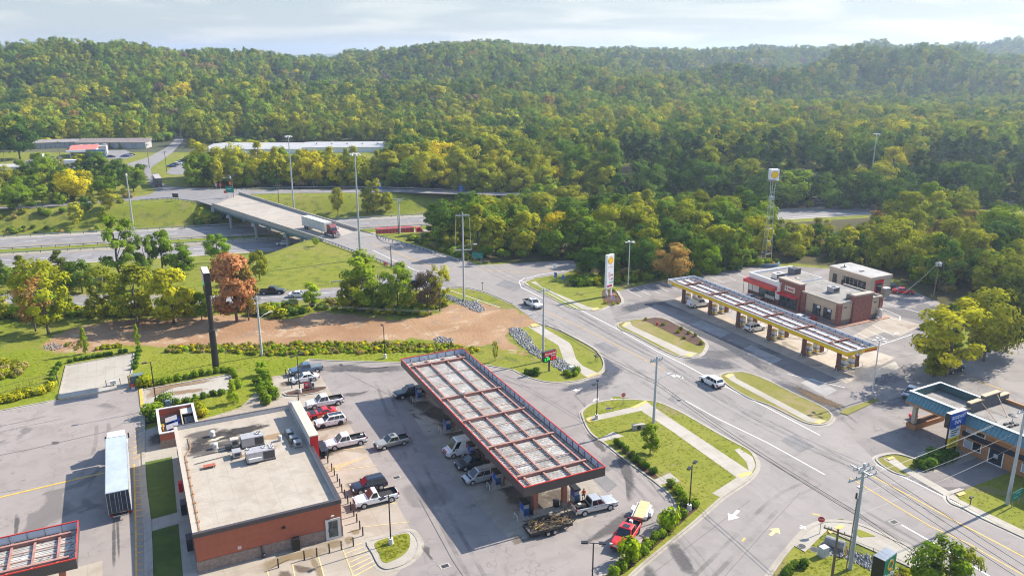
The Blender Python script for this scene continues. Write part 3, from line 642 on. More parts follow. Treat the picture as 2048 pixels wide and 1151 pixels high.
patches([[(1380,650),(1440,676),(1462,664),(1402,640)], [(1480,700),(1540,730),(1565,718),(1502,690)], [(1600,765),(1650,792),(1675,780),(1625,755)], [(1430,620),(1470,640),(1490,630),(1450,612)]], M('patch_pale', (.29,.275,.265), .85, 0, .15, .6), .031)
# tyre tracks worn into the lots
def tracks(paths, w, gap, mat, z, seg=3):
    polys = []
    for p in paths:
        c = catmull([(x, y, 0) for x, y in P2(p)], 5)
        for s in (-gap/2, gap/2):
            a, b = offset([q[:2] for q in c], s-w/2, False), offset([q[:2] for q in c], s+w/2, False)
            polys.append((a, b))
    mb = MB()
    for a, b in polys:
        for i in range(len(a)-1): mb.add([(*a[i],z),(*a[i+1],z),(*b[i+1],z),(*b[i],z)], [(0,1,2,3)])
    return tag(mb.build('tyre_tracks', mat), kind='structure')
TRK = soft_mat('tyre_dark', (.12,.112,.11), .30, .8, .16)
TRK.node_tree.nodes['Attribute'].attribute_name = 'none_'; [setattr(n.inputs[1], 'default_value', .38) or setattr(n.inputs[2], 'default_value', .72) for n in TRK.node_tree.nodes if n.type == 'MAP_RANGE']
tracks([[(1230,770),(1160,790),(1180,850),(1250,940),(1310,1010),(1290,1060),(1200,1140)], [(1190,775),(1060,770),(960,745),(760,745),(700,760)], [(760,760),(800,860),(860,980),(930,1110),(980,1200)], [(1040,610),(1170,680),(1330,785),(1500,890),(1680,1000),(1850,1100)], [(1110,605),(1230,668),(1350,738),(1500,826),(1700,930),(1900,1040)], [(1640,960),(1560,1000),(1480,1080),(1400,1160)], [(150,1000),(200,900),(205,840)], [(60,1010),(150,960),(200,930)], [(1230,640),(1330,640),(1480,720),(1640,800),(1720,860)]], .55, 1.7, TRK, .033)
# ---------------------------------------------------------------- stains with their own outline
def blob(cx, cy, rx, ry, seed, rot=0, n=22, rag=.3):
    r = random.Random(seed); ph = [r.random()*6.28 for _ in range(4)]
    out = []
    for i in range(n):
        a = 2*PI*i/n; k = 1 + rag*(.5*math.sin(2*a+ph[0])+.4*math.sin(3*a+ph[1])+.35*math.sin(5*a+ph[2])+.25*math.sin(8*a+ph[3]))
        u, v = rx*k*math.cos(a), ry*k*math.sin(a)
        out.append((cx+u*math.cos(rot)-v*math.sin(rot), cy+u*math.sin(rot)+v*math.cos(rot)))
    return out
def stains(px, col, z, amount=.8, rough=.75, name='stain'):
    return tag(soft_sheet([P2(p) for p in px], z, soft_mat(name, col, amount, rough), name), kind='structure')
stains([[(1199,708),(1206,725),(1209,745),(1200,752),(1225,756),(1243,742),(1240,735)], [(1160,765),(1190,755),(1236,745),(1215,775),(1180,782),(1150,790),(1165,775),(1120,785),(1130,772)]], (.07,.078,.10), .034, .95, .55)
stains([[(640,735),(690,728),(760,736),(800,730),(812,740),(740,746),(680,742),(655,745)], [(686,786),(720,784),(740,780),(720,790),(692,793)],
        [(842,1093),(858,1092),(860,1110),(868,1118),(862,1120),(852,1106)], [(1230,890),(1252,905),(1268,950),(1270,985),(1258,1005),(1252,985),(1250,960),(1236,930)],
        [(1245,1025),(1262,1030),(1245,1060),(1205,1075),(1160,1090),(1210,1050)], [(1330,1085),(1360,1090),(1392,1140),(1385,1151),(1362,1140)], [(1290,1130),(1315,1150),(1300,1185),(1285,1180)],
        [(225,1040),(231,1040),(232,1120),(228,1140),(224,1120)], [(232,1040),(237,1040),(239,1060),(240,1110),(236,1110)], [(30,1030),(40,1035),(34,1075),(28,1070)], [(105,882),(120,883),(116,888),(104,888)], [(1170,865),(1200,880),(1215,905),(1195,895)]], (.10,.094,.096), .032, .8)
stains([[(596,905),(640,900),(690,898),(670,910),(610,914)], [(615,855),(690,840),(700,848),(640,862),(612,864)], [(690,968),(720,960),(730,965),(700,976)], [(585,1130),(602,1130),(628,1135),(618,1145),(595,1143)], [(556,1145),(580,1140),(585,1160),(560,1170)], [(560,765),(585,760),(590,768),(565,773)]], (.13,.10,.07), .032, .85)
stains([[(515,1130),(560,1110),(600,1100),(640,1092),(655,1105),(620,1115),(560,1125),(525,1145)], [(690,1075),(705,1072),(706,1085),(692,1088)], [(700,1060),(720,1058),(718,1066),(705,1068)], [(620,1120),(630,1115),(650,1150),(640,1160)], [(655,1085),(680,1078),(690,1090),(660,1098)]], (.25,.185,.10), .031, .75)
stains([[(810,800),(850,795),(905,840),(890,850)], [(880,850),(920,840),(950,880),(900,880)], [(905,890),(960,880),(1000,960),(960,970)], [(1000,970),(1060,960),(1110,1010),(1060,1030),(1020,1010)], [(1085,985),(1130,975),(1150,1000),(1110,1015)], [(1050,1040),(1130,1020),(1110,1050),(1060,1060)], [(850,820),(880,815),(900,840),(870,842)]], (.085,.068,.055), .0305, .8)
stains([[(1340,640),(1400,655),(1500,700),(1560,740),(1540,750),(1440,690),(1350,655)], [(1690,735),(1740,730),(1800,735),(1810,760),(1760,770),(1700,760)], [(1560,760),(1640,790),(1690,830),(1670,835),(1600,800),(1540,765)], [(1760,800),(1850,785),(1860,800),(1800,815),(1750,815)], [(1370,715),(1440,715),(1480,735),(1440,740),(1380,728)], [(1240,615),(1300,600),(1320,606),(1260,625)]], (.085,.088,.10), .033, .8, .5)
stains([[(1590,772),(1625,785),(1690,812),(1680,818),(1640,806),(1600,786)]], (.12,.075,.035), .036, .95)
stains([[(290,815),(340,805),(352,815),(300,850),(285,860),(284,835)], [(300,870),(340,862),(348,880),(300,892)]], (.075,.068,.06), .036, .9)
stains([[(300,770),(360,765),(420,757),(430,762),(360,772),(310,790),(292,800),(290,785)], [(330,785),(400,776),(410,780),(340,792)]], (.26,.16,.085), .036, .8)
# ---------------------------------------------------------------- sun, sky, air, camera
SUNDIR = Vector((.87*math.cos(R(37)), .49*math.cos(R(37)), math.sin(R(37)))).normalized()
sun = bpy.data.lights.new('sun', 'SUN'); sun.energy = 4.6; sun.angle = R(.53); sun.color = (1, .91, .77)
so = bpy.data.objects.new('sun', sun); C.objects.link(so); so.rotation_euler = (-SUNDIR).to_track_quat('-Z', 'Y').to_euler(); so.location = (0, 0, 300)
def sky():
    w = bpy.data.worlds.new('World'); SC.world = w; w.use_nodes = True; nt = w.node_tree; nt.nodes.clear(); L = nt.links.new
    out = nn(nt, 'ShaderNodeOutputWorld'); bg = nn(nt, 'ShaderNodeBackground'); L(bg.outputs[0], out.inputs[0])
    st = nn(nt, 'ShaderNodeTexSky'); st.sky_type = 'NISHITA'; st.sun_disc = False; st.sun_elevation = R(37); st.sun_rotation = math.atan2(.87, .49); st.air_density = 1.0; st.dust_density = .6; st.ozone_density = 1.0; st.altitude = 200
    tc = nn(nt, 'ShaderNodeTexCoord'); mp = nn(nt, 'ShaderNodeMapping'); mp.inputs['Scale'].default_value = (3.0, 3.0, 26); L(tc.outputs['Generated'], mp.inputs[0])
    no = nn(nt, 'ShaderNodeTexNoise'); no.inputs['Scale'].default_value = 1.7; no.inputs['Detail'].default_value = 7; no.inputs['Distortion'].default_value = .5; L(mp.outputs[0], no.inputs['Vector'])
    mr = nn(nt, 'ShaderNodeMapRange'); mr.inputs[1].default_value = .45; mr.inputs[2].default_value = .66; L(no.outputs[0], mr.inputs[0])
    cl = nn(nt, 'ShaderNodeMix'); cl.data_type = 'RGBA'; L(mr.outputs[0], cl.inputs[0]); cl.inputs[6].default_value = VEIL; cl.inputs[7].default_value = CLOUD
    sx = nn(nt, 'ShaderNodeSeparateXYZ'); L(tc.outputs['Generated'], sx.inputs[0]); el = nn(nt, 'ShaderNodeMapRange'); el.interpolation_type = 'SMOOTHSTEP'; el.inputs[1].default_value = .08; el.inputs[2].default_value = .42; el.inputs[3].default_value = .86; el.inputs[4].default_value = .04; L(sx.outputs[2], el.inputs[0])
    mx = nn(nt, 'ShaderNodeMix'); mx.data_type = 'RGBA'; L(el.outputs[0], mx.inputs[0]); L(st.outputs[0], mx.inputs[6]); L(cl.outputs[2], mx.inputs[7])
    L(mx.outputs[2], bg.inputs['Color']); bg.inputs['Strength'].default_value = .14
VEIL = (1.55, 1.80, 2.06, 1)
CLOUD = (2.75, 2.72, 2.70, 1)
sky()
cam = bpy.data.cameras.new('camera'); cam.sensor_width = 36; cam.lens = F/2048*36; cam.clip_end = 20000; cam.clip_start = .5
co = bpy.data.objects.new('camera', cam); C.objects.link(co); co.location = (0, 0, CH); co.rotation_euler = (PI/2 - PITCH, 0, 0); SC.camera = co
SC.view_settings.view_transform = 'Standard'; SC.view_settings.look = 'None'; SC.view_settings.exposure = 1.1; SC.view_settings.gamma = 1
SC.cycles.max_bounces = 6; SC.cycles.diffuse_bounces = 2; SC.cycles.glossy_bounces = 2; SC.cycles.transmission_bounces = 3; SC.cycles.transparent_max_bounces = 6; SC.cycles.volume_bounces = 0
SC.cycles.filter_width = 1.1; SC.cycles.caustics_reflective = False; SC.cycles.caustics_refractive = False; SC.cycles.use_denoising = True; SC.cycles.use_adaptive_sampling = True; SC.cycles.adaptive_threshold = .015
# ================================================================ site grid helpers
cA, sA = math.cos(A0), math.sin(A0)
def S(u, v, z=0): return (u*cA - v*sA, u*sA + v*cA, z)
def UV(px, z=0):
    p = G(px[0], px[1], z); return (p[0]*cA + p[1]*sA, -p[0]*sA + p[1]*cA)
# ---------------------------------------------------------------- materials of built things
def brick_mat(name, c1, c2, mortar, scale=3.2):
    if name in MATS: return MATS[name]
    m = bpy.data.materials.new(name); m.use_nodes = True; nt = m.node_tree; bs = nt.nodes['Principled BSDF']; L = nt.links.new
    tc = nn(nt, 'ShaderNodeTexCoord'); sx = nn(nt, 'ShaderNodeSeparateXYZ'); L(tc.outputs['Object'], sx.inputs[0])
    ad = nn(nt, 'ShaderNodeMath'); L(sx.outputs[0], ad.inputs[0]); L(sx.outputs[1], ad.inputs[1])
    cb = nn(nt, 'ShaderNodeCombineXYZ'); L(ad.outputs[0], cb.inputs[0]); L(sx.outputs[2], cb.inputs[1])
    br = nn(nt, 'ShaderNodeTexBrick'); br.inputs['Scale'].default_value = scale; br.inputs['Color1'].default_value = c1+(1,); br.inputs['Color2'].default_value = c2+(1,); br.inputs['Mortar'].default_value = mortar+(1,); br.inputs['Mortar Size'].default_value = .018; L(cb.outputs[0], br.inputs['Vector'])
    no = nn(nt, 'ShaderNodeTexNoise'); no.inputs['Scale'].default_value = 2.2; no.inputs['Detail'].default_value = 5; L(tc.outputs['Object'], no.inputs['Vector'])
    mx = nn(nt, 'ShaderNodeMix'); mx.data_type = 'RGBA'; mx.blend_type = 'MULTIPLY'; mx.inputs[0].default_value = .6
    rp = nn(nt, 'ShaderNodeMapRange'); rp.inputs[1].default_value = .3; rp.inputs[2].default_value = .7; rp.inputs[3].default_value = .55; rp.inputs[4].default_value = 1.25; L(no.outputs[0], rp.inputs[0])
    L(br.outputs[0], mx.inputs[6]); L(rp.outputs[0], mx.inputs[7]); L(mx.outputs[2], bs.inputs['Base Color']); bs.inputs['Roughness'].default_value = .85
    MATS[name] = m; return m
RUST = M('rust_red_siding', (.34,.095,.05), .75, 0, .08, 1.5)
BRICKG = brick_mat('grey_brown_brick', (.27,.19,.15), (.18,.13,.11), (.33,.28,.24))
BRICKR = brick_mat('red_brick', (.30,.085,.06), (.21,.06,.045), (.30,.2,.16))
BRICKC = brick_mat('column_brick', (.21,.085,.06), (.15,.06,.045), (.22,.15,.12))
COPE = M('dark_coping', (.075,.065,.07), .5, .3, .1, 2)
ROOFM = ground_mat('roof_membrane', (.365,.322,.265), (.275,.235,.19), (.415,.375,.32), big=.14, mid=.5, fine=6, stains=.25, stain_col=(.36,.29,.22), stain_scale=.13, joints=2.4)
ROOFG = ground_mat('roof_gravel', (.22,.205,.19), (.14,.13,.12), (.30,.285,.265), big=.2, mid=.7, fine=9, stains=.35, stain_col=(.40,.38,.35), stain_scale=.3)
ROOFW = ground_mat('roof_pale', (.36,.355,.345), (.26,.255,.245), (.43,.42,.41), big=.25, mid=.8, stains=.35, stain_col=(.22,.21,.2), stain_scale=.35)
REDP = M('red_panel', (.55,.012,.018), .4, 0, .06, 1)
REDT = M('red_trim', (.62,.045,.03), .45, 0, .08, 1)
BEIGE = M('beige_stucco', (.50,.40,.29), .85, 0, .07, 1.2)
TAN = M('tan_block', (.44,.375,.27), .85, 0, .08, 1.5)
OFFW = M('off_white', (.56,.545,.51), .6, 0, .06, 1.5)
FASC = M('charcoal_fascia', (.085,.070,.068), .45, .1, .07, .8)
PANB = M('fascia_back', (.50,.55,.62), .45, .1, .08, .6)
DECK = M('white_metal_deck', (.47,.45,.41), .55, .1, .25, .5, (.60,.58,.54), bump=.1)
STEEL = M('primer_steel', (.36,.19,.155), .65, .1, .22, 1.4)
STEELD = M('dark_primer_steel', (.20,.085,.06), .6, .1, .3, 1.6)
GALV = M('galvanised', (.42,.44,.46), .45, .6, .12, 3)
PGREY = M('grey_concrete_pole', (.40,.42,.45), .7, 0, .08, 1)
WOODP = M('wood_pole', (.16,.115,.08), .9, 0, .3, 4)
BLACK = M('black_paint', (.018,.018,.02), .4, .1, .2, 3)
DARKB = M('dark_metal', (.05,.05,.055), .45, .3, .2, 3)
GLASS = M('dark_glass', (.016,.022,.026), .08, .0, 0, spec=.8)
GLASSB = M('store_glass', (.02,.035,.045), .08, 0, .6, 1.2, (.10,.13,.14), spec=.8)
HVAC = M('hvac_grey', (.40,.39,.40), .5, .3, .1, 1.5)
HVACD = M('hvac_grille', (.07,.07,.075), .6, .3, .4, 9)
YELLP = M('sign_yellow', (.95,.60,.008), .4, 0, .04, 1)
ORNG = M('orange_band', (.75,.16,.01), .4, 0, .05, 1)
WHTP = M('white_panel', (.80,.80,.80), .4, 0, .05, 1)
BLUEP = M('blue_panel', (.01,.07,.40), .35, 0, .05, 1)
TEALR = M('teal_metal_roof', (.13,.26,.29), .45, .3, .14, 2.5)
ORWALL = M('ochre_stucco', (.40,.185,.075), .85, 0, .09, .9)
GREENS = M('sign_green', (.0,.17,.13), .4, 0, .04, 1)
LEDG = M('led_green', (.02,.75,.06), .5, 0, 0, emit=.7)
LEDR = M('led_red', (.75,.02,.03), .5, 0, 0, emit=.5)
SAFEY = M('safety_yellow', (.70,.40,.02), .5, 0, .12, 3)
LAMPW = M('lamp_lens', (.75,.75,.72), .3, 0, .05, 2)
# ---------------------------------------------------------------- the convenience store in the middle
def store():
    u0, u1, v0, v1 = 2.0, 18.4, 84.4, 114.0
    t = thing('convenience_store', 'red-brown brick store with a big flat cream roof and a red sign wall', 'shop', S(u0, v0), A0)
    w, d, H = u1-u0, v1-v0, 5.0
    MB().box((0,0,1.45),(w,d,4.55),0,skip=(1,)).build('wall', RUST, t)
    MB().box((-.06,-.06,0),(w+.06,d+.06,1.45)).build('brick_base', BRICKG, t)
    MB().flat([(.3,.3),(w-.3,.3),(w-.3,d-.3),(.3,d-.3)], 4.42).build('roof', ROOFM, t)
    for m, k in ((COPE, 0),):
        mb = MB()
        mb.box((-.1,-.1,4.5),(w+.1,.32,5.02)); mb.box((-.1,d-.32,4.5),(w+.1,d+.1,5.02)); mb.box((w-.32,.322,4.5),(w+.1,d-.322,5.015)); 
        mb.build('parapet', m, t)
    MB().box((-.1,.322,4.5),(.36,d-.322,5.01)).build('parapet', M('pale_coping', (.46,.40,.33), .6, .1, .1, 2), t)
    # inner faces of the parapet are pale membrane
    mb = MB(); mb.box((.33,.33,4.42),(w-.33,.345,4.98)); mb.box((.33,d-.345,4.42),(w-.33,d-.33,4.98)); mb.box((w-.345,.35,4.42),(w-.33,d-.35,4.98)); mb.box((.365,.35,4.42),(.38,d-.35,4.98)); mb.build('parapet_lining', M('lining_grey', (.44,.44,.44), .6, 0, .08, 2), t)
    # raised front sign wall
    a, b = 99.4-v0, 111.6-v0
    s = MB().box((w-.25,a,.0),(w+.85,b,6.35)).build('sign_wall', REDP, t)
    MB().box((w-.32,a-.04,6.35),(w+.92,b+.04,6.5)).build('cap', M('sign_cap', (.56,.47,.37), .6, 0, .06, 2), s)
    MB().box((w-.285,a+.02,4.43),(w-.253,b-.02,6.34)).build('back_panel', OFFW, s)
    mkfont('EXPRESS MARKET', .1, .01, 'lettering', WHTP, s, (w+.9, (a+b)/2, 5.6), (R(90),0,R(90))) if 0 else None
    mb = MB()
    for k in range(5): mb.box((w+.03, a+1+k*2.1, .3),(w+.9, a+2.7+k*2.1, 2.7))
    # glazed shop front below the sign wall
    MB().box((w+.855,a+.8,.25),(w+.9,b-.8,2.9)).build('shop_window', GLASS, s)
    # door to the viewer's side wall
    dr = MB().box((14.4,-.16,.0),(16.2,-.07,2.75)).build('door', OFFW, t)
    MB().box((14.75,-.19,.35),(15.85,-.165,2.5)).build('door_glass', GLASSB, dr); MB().box((14.7,-.22,1.1),(14.76,-.19,1.5)).build('handle', DARKB, dr)
    MB().box((15.1,-.2,3.05),(15.5,-.07,3.2)).build('wall_light', OFFW, t)
    MB().box((9.4,-.14,3.0),(9.8,-.005,3.3)).build('wall_vent', BLACK, t)
    MB().box((4.4,-.03,1.75),(4.8,-.005,2.15)).build('wall_plate', M('pale_plate', (.6,.45,.42), .5), t)
    MB().box((10.4,-.7,.0),(11.2,-.1,1.6)).build('meter_cabinet', BLACK, t)
    mb = MB(); mb.box((6.9,-.35,.0),(7.0,-.08,1.5)); mb.ball((7.1,-.3,.35),.26); mb.build('hydrant_valve', DARKB, t)
    for y in (4.8, 13.2): MB().box((-.75,y,.02),(-.1,y+1.5,1.5)).build('wall_cabinet', DARKB, t)
    MB().box((-.6,19.3,.02),(-.1,20.2,1.3)).build('wall_cabinet', REDP, t)
    mb = MB(); mb.tube([(.75,.8,4.55),(.75,20.5,4.55),(1.6,22.5,4.6),(1.6,26,4.6)], .05, 6)
    for k in range(9): mb.box((.6,1+k*2.2,4.43),(.9,1.25+k*2.2,4.56))
    mb.build('roof_pipe', M('rusty_pipe', (.36,.17,.07), .7, .2, .3, 3), t)
    mb = MB(); mb.tube([(1.6,17.6,4.52),(6.2,18.2,4.52),(6.2,16.5,4.52)], .045, 6); mb.tube([(1.6,19.6,4.52),(6.0,19.9,4.52)], .045, 6)
    mb.build('roof_pipe', DARKB, t)
    soft_sheet([blob(5.2,24.6,3.7,2.0,3,.1), blob(9.2,25.2,2.6,1.5,4), blob(3.2,22.0,2.4,1.4,9)], 4.44, soft_mat('soot_stain', (.045,.04,.038), 1.1, .9, .9), 'soot_stain', t)
    soft_sheet([blob(4.6,20.8,3.4,1.3,11,.1), blob(7.2,22.4,3.4,1.0,14), blob(3.2,26.6,2.4,1.2,15)], 4.448, soft_mat('soot_haze', (.11,.097,.088), 1.0, .9, .8), 'soot_stain', t)
    soft_sheet([blob(9.5,17.6,3.0,.7,21,.1), blob(14.2,20.0,.5,2.8,22), blob(12,21.3,2.5,.8,24)], 4.452, soft_mat('rust_wash', (.33,.22,.12), .95, .9, 1.2), 'rust_stain', t)
    soft_sheet([blob(5.0,24.0,1.3,.42,31,.2,rag=.5), blob(5.6,20.2,1.5,.45,32,.1,rag=.4)], 4.456, soft_mat('clean_patch', (.62,.55,.42), .95, .9, 2), 'clean_patch', t)
    return t
store()
Z0 = 4.43
def roof_unit(px, size, label, fans, panel=True):
    u, v = UV(px, Z0); sx, sy, sz = size
    t = thing('air_conditioner', label, 'rooftop unit', S(u, v, Z0), A0)
    MB().box((-sx/2,-sy/2,.18),(sx/2,sy/2,sz)).build('housing', HVAC, t)
    MB().box((-sx/2-.06,-sy/2-.06,0),(sx/2+.06,sy/2+.06,.18)).build('curb', DARKB, t)
    for fx, fy, fr in fans:
        f = MB().cyl((fx,fy,sz+.002),fr,.05,20).build('fan', DARKB, t); mb = MB()
        for k in range(5):
            a = 2*PI*k/5; mb.tube([(fx,fy,sz+.07),(fx+fr*math.cos(a),fy+fr*math.sin(a),sz+.07)], .04, 4)
        mb.tube([(fx+fr*math.cos(q*PI/8),fy+fr*math.sin(q*PI/8),sz+.07) for q in range(17)], .035, 4); mb.build('fan_guard', HVAC, f)
    MB().box((sx*.08,-sy/2-.03,.3),(sx/2-.06,-sy/2+.01,sz-.15)).build('grille', HVACD, t)
    if panel: MB().box((-sx/2+.2,-sy/2-.35,.35),(sx*.02,-sy/2-.002,sz*.55)).build('intake_hood', OFFW, t)
    return t
roof_unit((505,888), (2.9,1.7,1.45), 'grey rooftop air conditioner with one fan, farther of the large pair on the cream roof', [(.85,.2,.42)], False)
roof_unit((521,917), (3.6,1.7,1.5), 'long grey rooftop air conditioner with four round fans, nearer of the large pair', [(-1.4,.45,.3),(.55,.25,.3),(1.45,.45,.3),(1.45,-.3,.3)])
def exhaust(px, label, k=1.0):
    u, v = UV(px, Z0); t = thing('exhaust_fan', label, 'roof vent', S(u, v, Z0), A0)
    MB().cyl((0,0,0),.42*k,.25,14,r2=.34*k).build('base', HVAC, t); mb = MB(); mb.cyl((0,0,.25),.34*k,.42,16,r2=.38*k); mb.ball((0,0,.67),(.38*k,.38*k,.18),14,6); mb.build('hood', OFFW, t, smooth_deg=50)
exhaust((425,871), 'round white exhaust fan amid the soot by the far left roof corner'); exhaust((431,896), 'round white exhaust fan nearer the pipes, in the smaller soot mark'); exhaust((560,880), 'low white exhaust fan beside the shaded compressors', .8)
def small_unit(px, size, label, mat=HVAC, name='roof_equipment', cat='rooftop unit'):
    u, v = UV(px, Z0); t = thing(name, label, cat, S(u, v, Z0), A0); sx, sy, sz = size
    MB().box((-sx/2,-sy/2,.2),(sx/2,sy/2,sz)).build('housing', mat, t)
    for a in (-1,1):
        for b in (-1,1): MB().box((a*sx*.4-.04,b*sy*.4-.04,0),(a*sx*.4+.04,b*sy*.4+.04,.2)).build('foot', DARKB, t)
    MB().box((-sx*.3,-sy/2-.02,sz*.4),(sx*.3,-sy/2,sz*.85)).build('grille', HVACD, t)
    return t
small_unit((470,893), (1.1,.9,1.3), 'tall beige ventilation box left of the four-fan unit', M('beige_unit', (.48,.43,.37), .6, .1, .1, 2))
small_unit((474,912), (1.1,1.3,.9), 'square grey ventilation box in front of the tall beige one')
small_unit((458,899), (.9,.6,.7), 'dark small compressor left of the ventilation boxes', DARKB)
small_unit((419,934), (1.5,.7,.35), 'low red-brown crate on the cream roof', M('red_crate', (.36,.10,.06), .7, 0, .2, 3), 'crate', 'crate')
small_unit((580,872), (.9,1.2,.9), 'dark blue-grey compressor in the shade of the sign wall, farthest', M('blue_unit', (.13,.17,.2), .5, .2, .2, 3))
small_unit((588,882), (1.1,1.0,.8), 'slatted grey compressor in the shade, middle one', M('mid_unit', (.22,.24,.26), .5, .2, .2, 3))
small_unit((596,892), (1.0,.9,.9), 'open-faced grey compressor in the shade, nearest', M('open_unit', (.34,.35,.36), .5, .2, .2, 3))
# ---------------------------------------------------------------- fuel canopies
RUSTWASH = soft_mat('deck_rust', (.30,.20,.13), .6, .9, 1.5)
def canopy(name, label, u0, u1, v0, v1, top, fh, gird_v, cols, dark=False, ribs=.42, stringers=(.0,), yellow=False):
    t = thing(name, label, 'fuel canopy', S((u0+u1)/2, (v0+v1)/2), A0); w, d = (u1-u0)/2, (v1-v0)/2; cv = (v0+v1)/2; cu = (u0+u1)/2
    z0 = top-fh; dk = z0+.28
    def ring(mb, k, za, zb, th):
        mb.box((-w-k,-d-k,za),(w+k,-d-k+th,zb)); mb.box((-w-k,d+k-th,za),(w+k,d+k,zb)); mb.box((-w-k,-d-k+th,za),(-w-k+th,d+k-th,zb)); mb.box((w+k-th,-d-k+th,za),(w+k,d+k-th,zb)); return mb
    if not yellow:
        ring(MB(), 0, z0, top-.12, .06).build('fascia', FASC, t); ring(MB(), .03, top-.12, top, .10).build('fascia_trim', REDT, t)
    else:
        ring(MB(), 0, z0, z0+fh*.08, .06).build('fascia', REDT, t); ring(MB(), .02, z0+fh*.08, z0+fh*.80, .08).build('fascia_band', YELLP, t); ring(MB(), .0, z0+fh*.80, top, .06).build('fascia_top', WHTP, t)
    mb = MB(); ring(mb, -.07, dk, top-.13, .012); mb.build('fascia_lining', PANB, t)
    mb = MB(); n = int(2*d/1.55)
    for i in range(1, n):
        y = -d + 2*d*i/n
        for sx in (-1, 1):
            x = sx*(w-.11); mb.box((x-.03,y-.03,dk),(x+.03,y+.03,top-.15)); mb.tube([(x-sx*.03,y,top-.25),(x-sx*.75,y,dk+.1)], .025, 4)
    m2 = int(2*w/1.55)
    for i in range(1, m2):
        x = -w + 2*w*i/m2
        for sy in (-1, 1): mb.box((x-.03,sy*(d-.11)-.03,dk),(x+.03,sy*(d-.11)+.03,top-.15)); mb.tube([(x,sy*(d-.14),top-.25),(x,sy*(d-.85),dk+.1)], .025, 4)
    mb.build('fascia_struts', DARKB, t)
    mb = MB(); mb.box((-w+.3,-d+.3,z0+.1),(w-.3,d-.3,dk))
    if ribs:
        n = int((2*d-.8)/ribs)
        for i in range(n):
            y = -d+.5+i*ribs; mb.add([(-w+.35,y-.07,dk),(w-.35,y-.07,dk),(w-.35,y-.03,dk+.075),(-w+.35,y-.03,dk+.075),(w-.35,y+.03,dk+.075),(-w+.35,y+.03,dk+.075),(w-.35,y+.07,dk),(-w+.35,y+.07,dk)], [(0,1,2,3),(3,2,4,5),(5,4,6,7)])
    mb.build('deck', DECK if not yellow else M('clean_white_deck', (.60,.60,.60), .5, .1, .12, .8), t)
    if ribs:
        mb = MB(); n = int((2*d-.8)/ribs); q = random.Random(len(name)+int(w*10))
        for i in range(n):
            y = -d+.5+(i+.5)*ribs; x = -w+.4
            while x < w-.5:
                l = q.uniform(2.0,8.0); mb.flat([(x,y-.06*q.uniform(.6,1.1)),(min(w-.4,x+l),y-.06),(min(w-.4,x+l),y+.06),(x,y+.06*q.uniform(.6,1.1))], dk+.004); x += l+q.uniform(.05,.4)
        mb.build('seam_dirt', M('seam_dirt', (.10,.085,.08), .9, 0, .3, 1.5), t)
        soft_sheet([blob(q.uniform(-w+1,w-1), q.uniform(-d+1,d-1), q.uniform(.6,1.8), q.uniform(.25,.6), k) for k in range(int(d*1.3))], dk+.012, RUSTWASH, 'rust_wash', t)
    st = STEELD if yellow else STEEL
    for k, gv in enumerate(gird_v):
        y = gv-cv; mb = MB(); h = .42 if yellow else .55
        mb.box((-w+.75,y-.16,dk+h-.06),(w-.75,y+.16,dk+h)); mb.box((-w+.75,y-.03,dk+.02),(w-.75,y+.03,dk+h-.06)); mb.box((-w+.75,y-.16,dk-.04),(w-.75,y+.16,dk+.03)); mb.build('girder', st, t)
    for x in stringers:
        mb = MB(); x *= w; mb.box((x-(.12 if not yellow else .09),-d+.75,dk+.28),(x+(.12 if not yellow else .09),d-.75,dk+.34)); mb.box((x-.025,-d+.75,dk+.05),(x+.025,d-.75,dk+.28))
        if yellow:
            for i in range(int((2*d-2)/1.5)): mb.box((x-.2,-d+1+i*1.5,dk+.03),(x+.2,-d+1.07+i*1.5,dk+.14))
        mb.build('stringer', st, t)
    if not yellow:
        gs = sorted(gird_v); mb = MB()
        for a, b in zip(gs, gs[1:]):
            for f in (1/3, 2/3): y = a+(b-a)*f-cv; mb.box((-w+.6,y-.05,dk+.2),(w-.6,y+.05,dk+.27))
        mb.build('purlins', st, t)
        mb = MB()
        for k in range(26): x, y = rnd.uniform(-w+1,w-1), rnd.uniform(-d+1,d-1); mb.tube([(x,y,dk+.1),(x+.25,y+.1,dk+.14),(x+.3,y+.35,dk+.1)], .03, 4)
        mb.build('cable_stubs', DARKB, t)
        MB().cbox((-w+4.3,gs[-2]-cv,dk+.75),(.5,.4,.4)).build('junction_box', OFFW, t)
    else:
        mb = MB()
        for k in range(16): mb.cbox((rnd.choice((-.5,.1,.5))*w+.3, -d+2+k*(2*d-4)/15, dk+.2),(.4,.35,.3))
        mb.build('roof_boxes', OFFW, t)
    for i, (a, b) in enumerate(cols):
        x, y = a-cu, b-cv
        c = MB().box((x-.3,y-.3,.9 if not yellow else 1.0),(x+.3,y+.3,z0+.1)).build('column', BRICKC if yellow else M('column_rust', (.34,.12,.07), .8, 0, .12, 2), t)
        MB().box((x-.36,y-.36,0),(x+.36,y+.36,.9 if not yellow else 1.0)).build('column_base', BRICKC if yellow else M('stone_base', (.33,.25,.19), .85, 0, .2, 3), c)
    return t
gv = [UV(p, 5.75)[1] for p in ((827,732),(885,797),(928,841),(975,895),(1028,955))]
mc = canopy('fuel_canopy', 'large dark-edged fuel canopy with an open top of red steel beams over white decking', 38.3, 49.7, 75.2, 121.6, 6.35, 1.3, gv, [(u, v) for v in (117.6,104.6,95.2,86.6,78.3) for u in (41.4,45.6)], ribs=.45, stringers=(-.72,-.24,.28,.78))
tcn = canopy('fuel_canopy', 'truck fuel canopy with red top edge, cut off by the lower left corner', -26.0, -9.35, 83.6, 91.3, 6.0, 1.25, [85.0,89.9], [(-10.9,84.6),(-20,84.6)], ribs=.62, stringers=(-.8,-.55,-.28,-.02,.24,.5,.78))
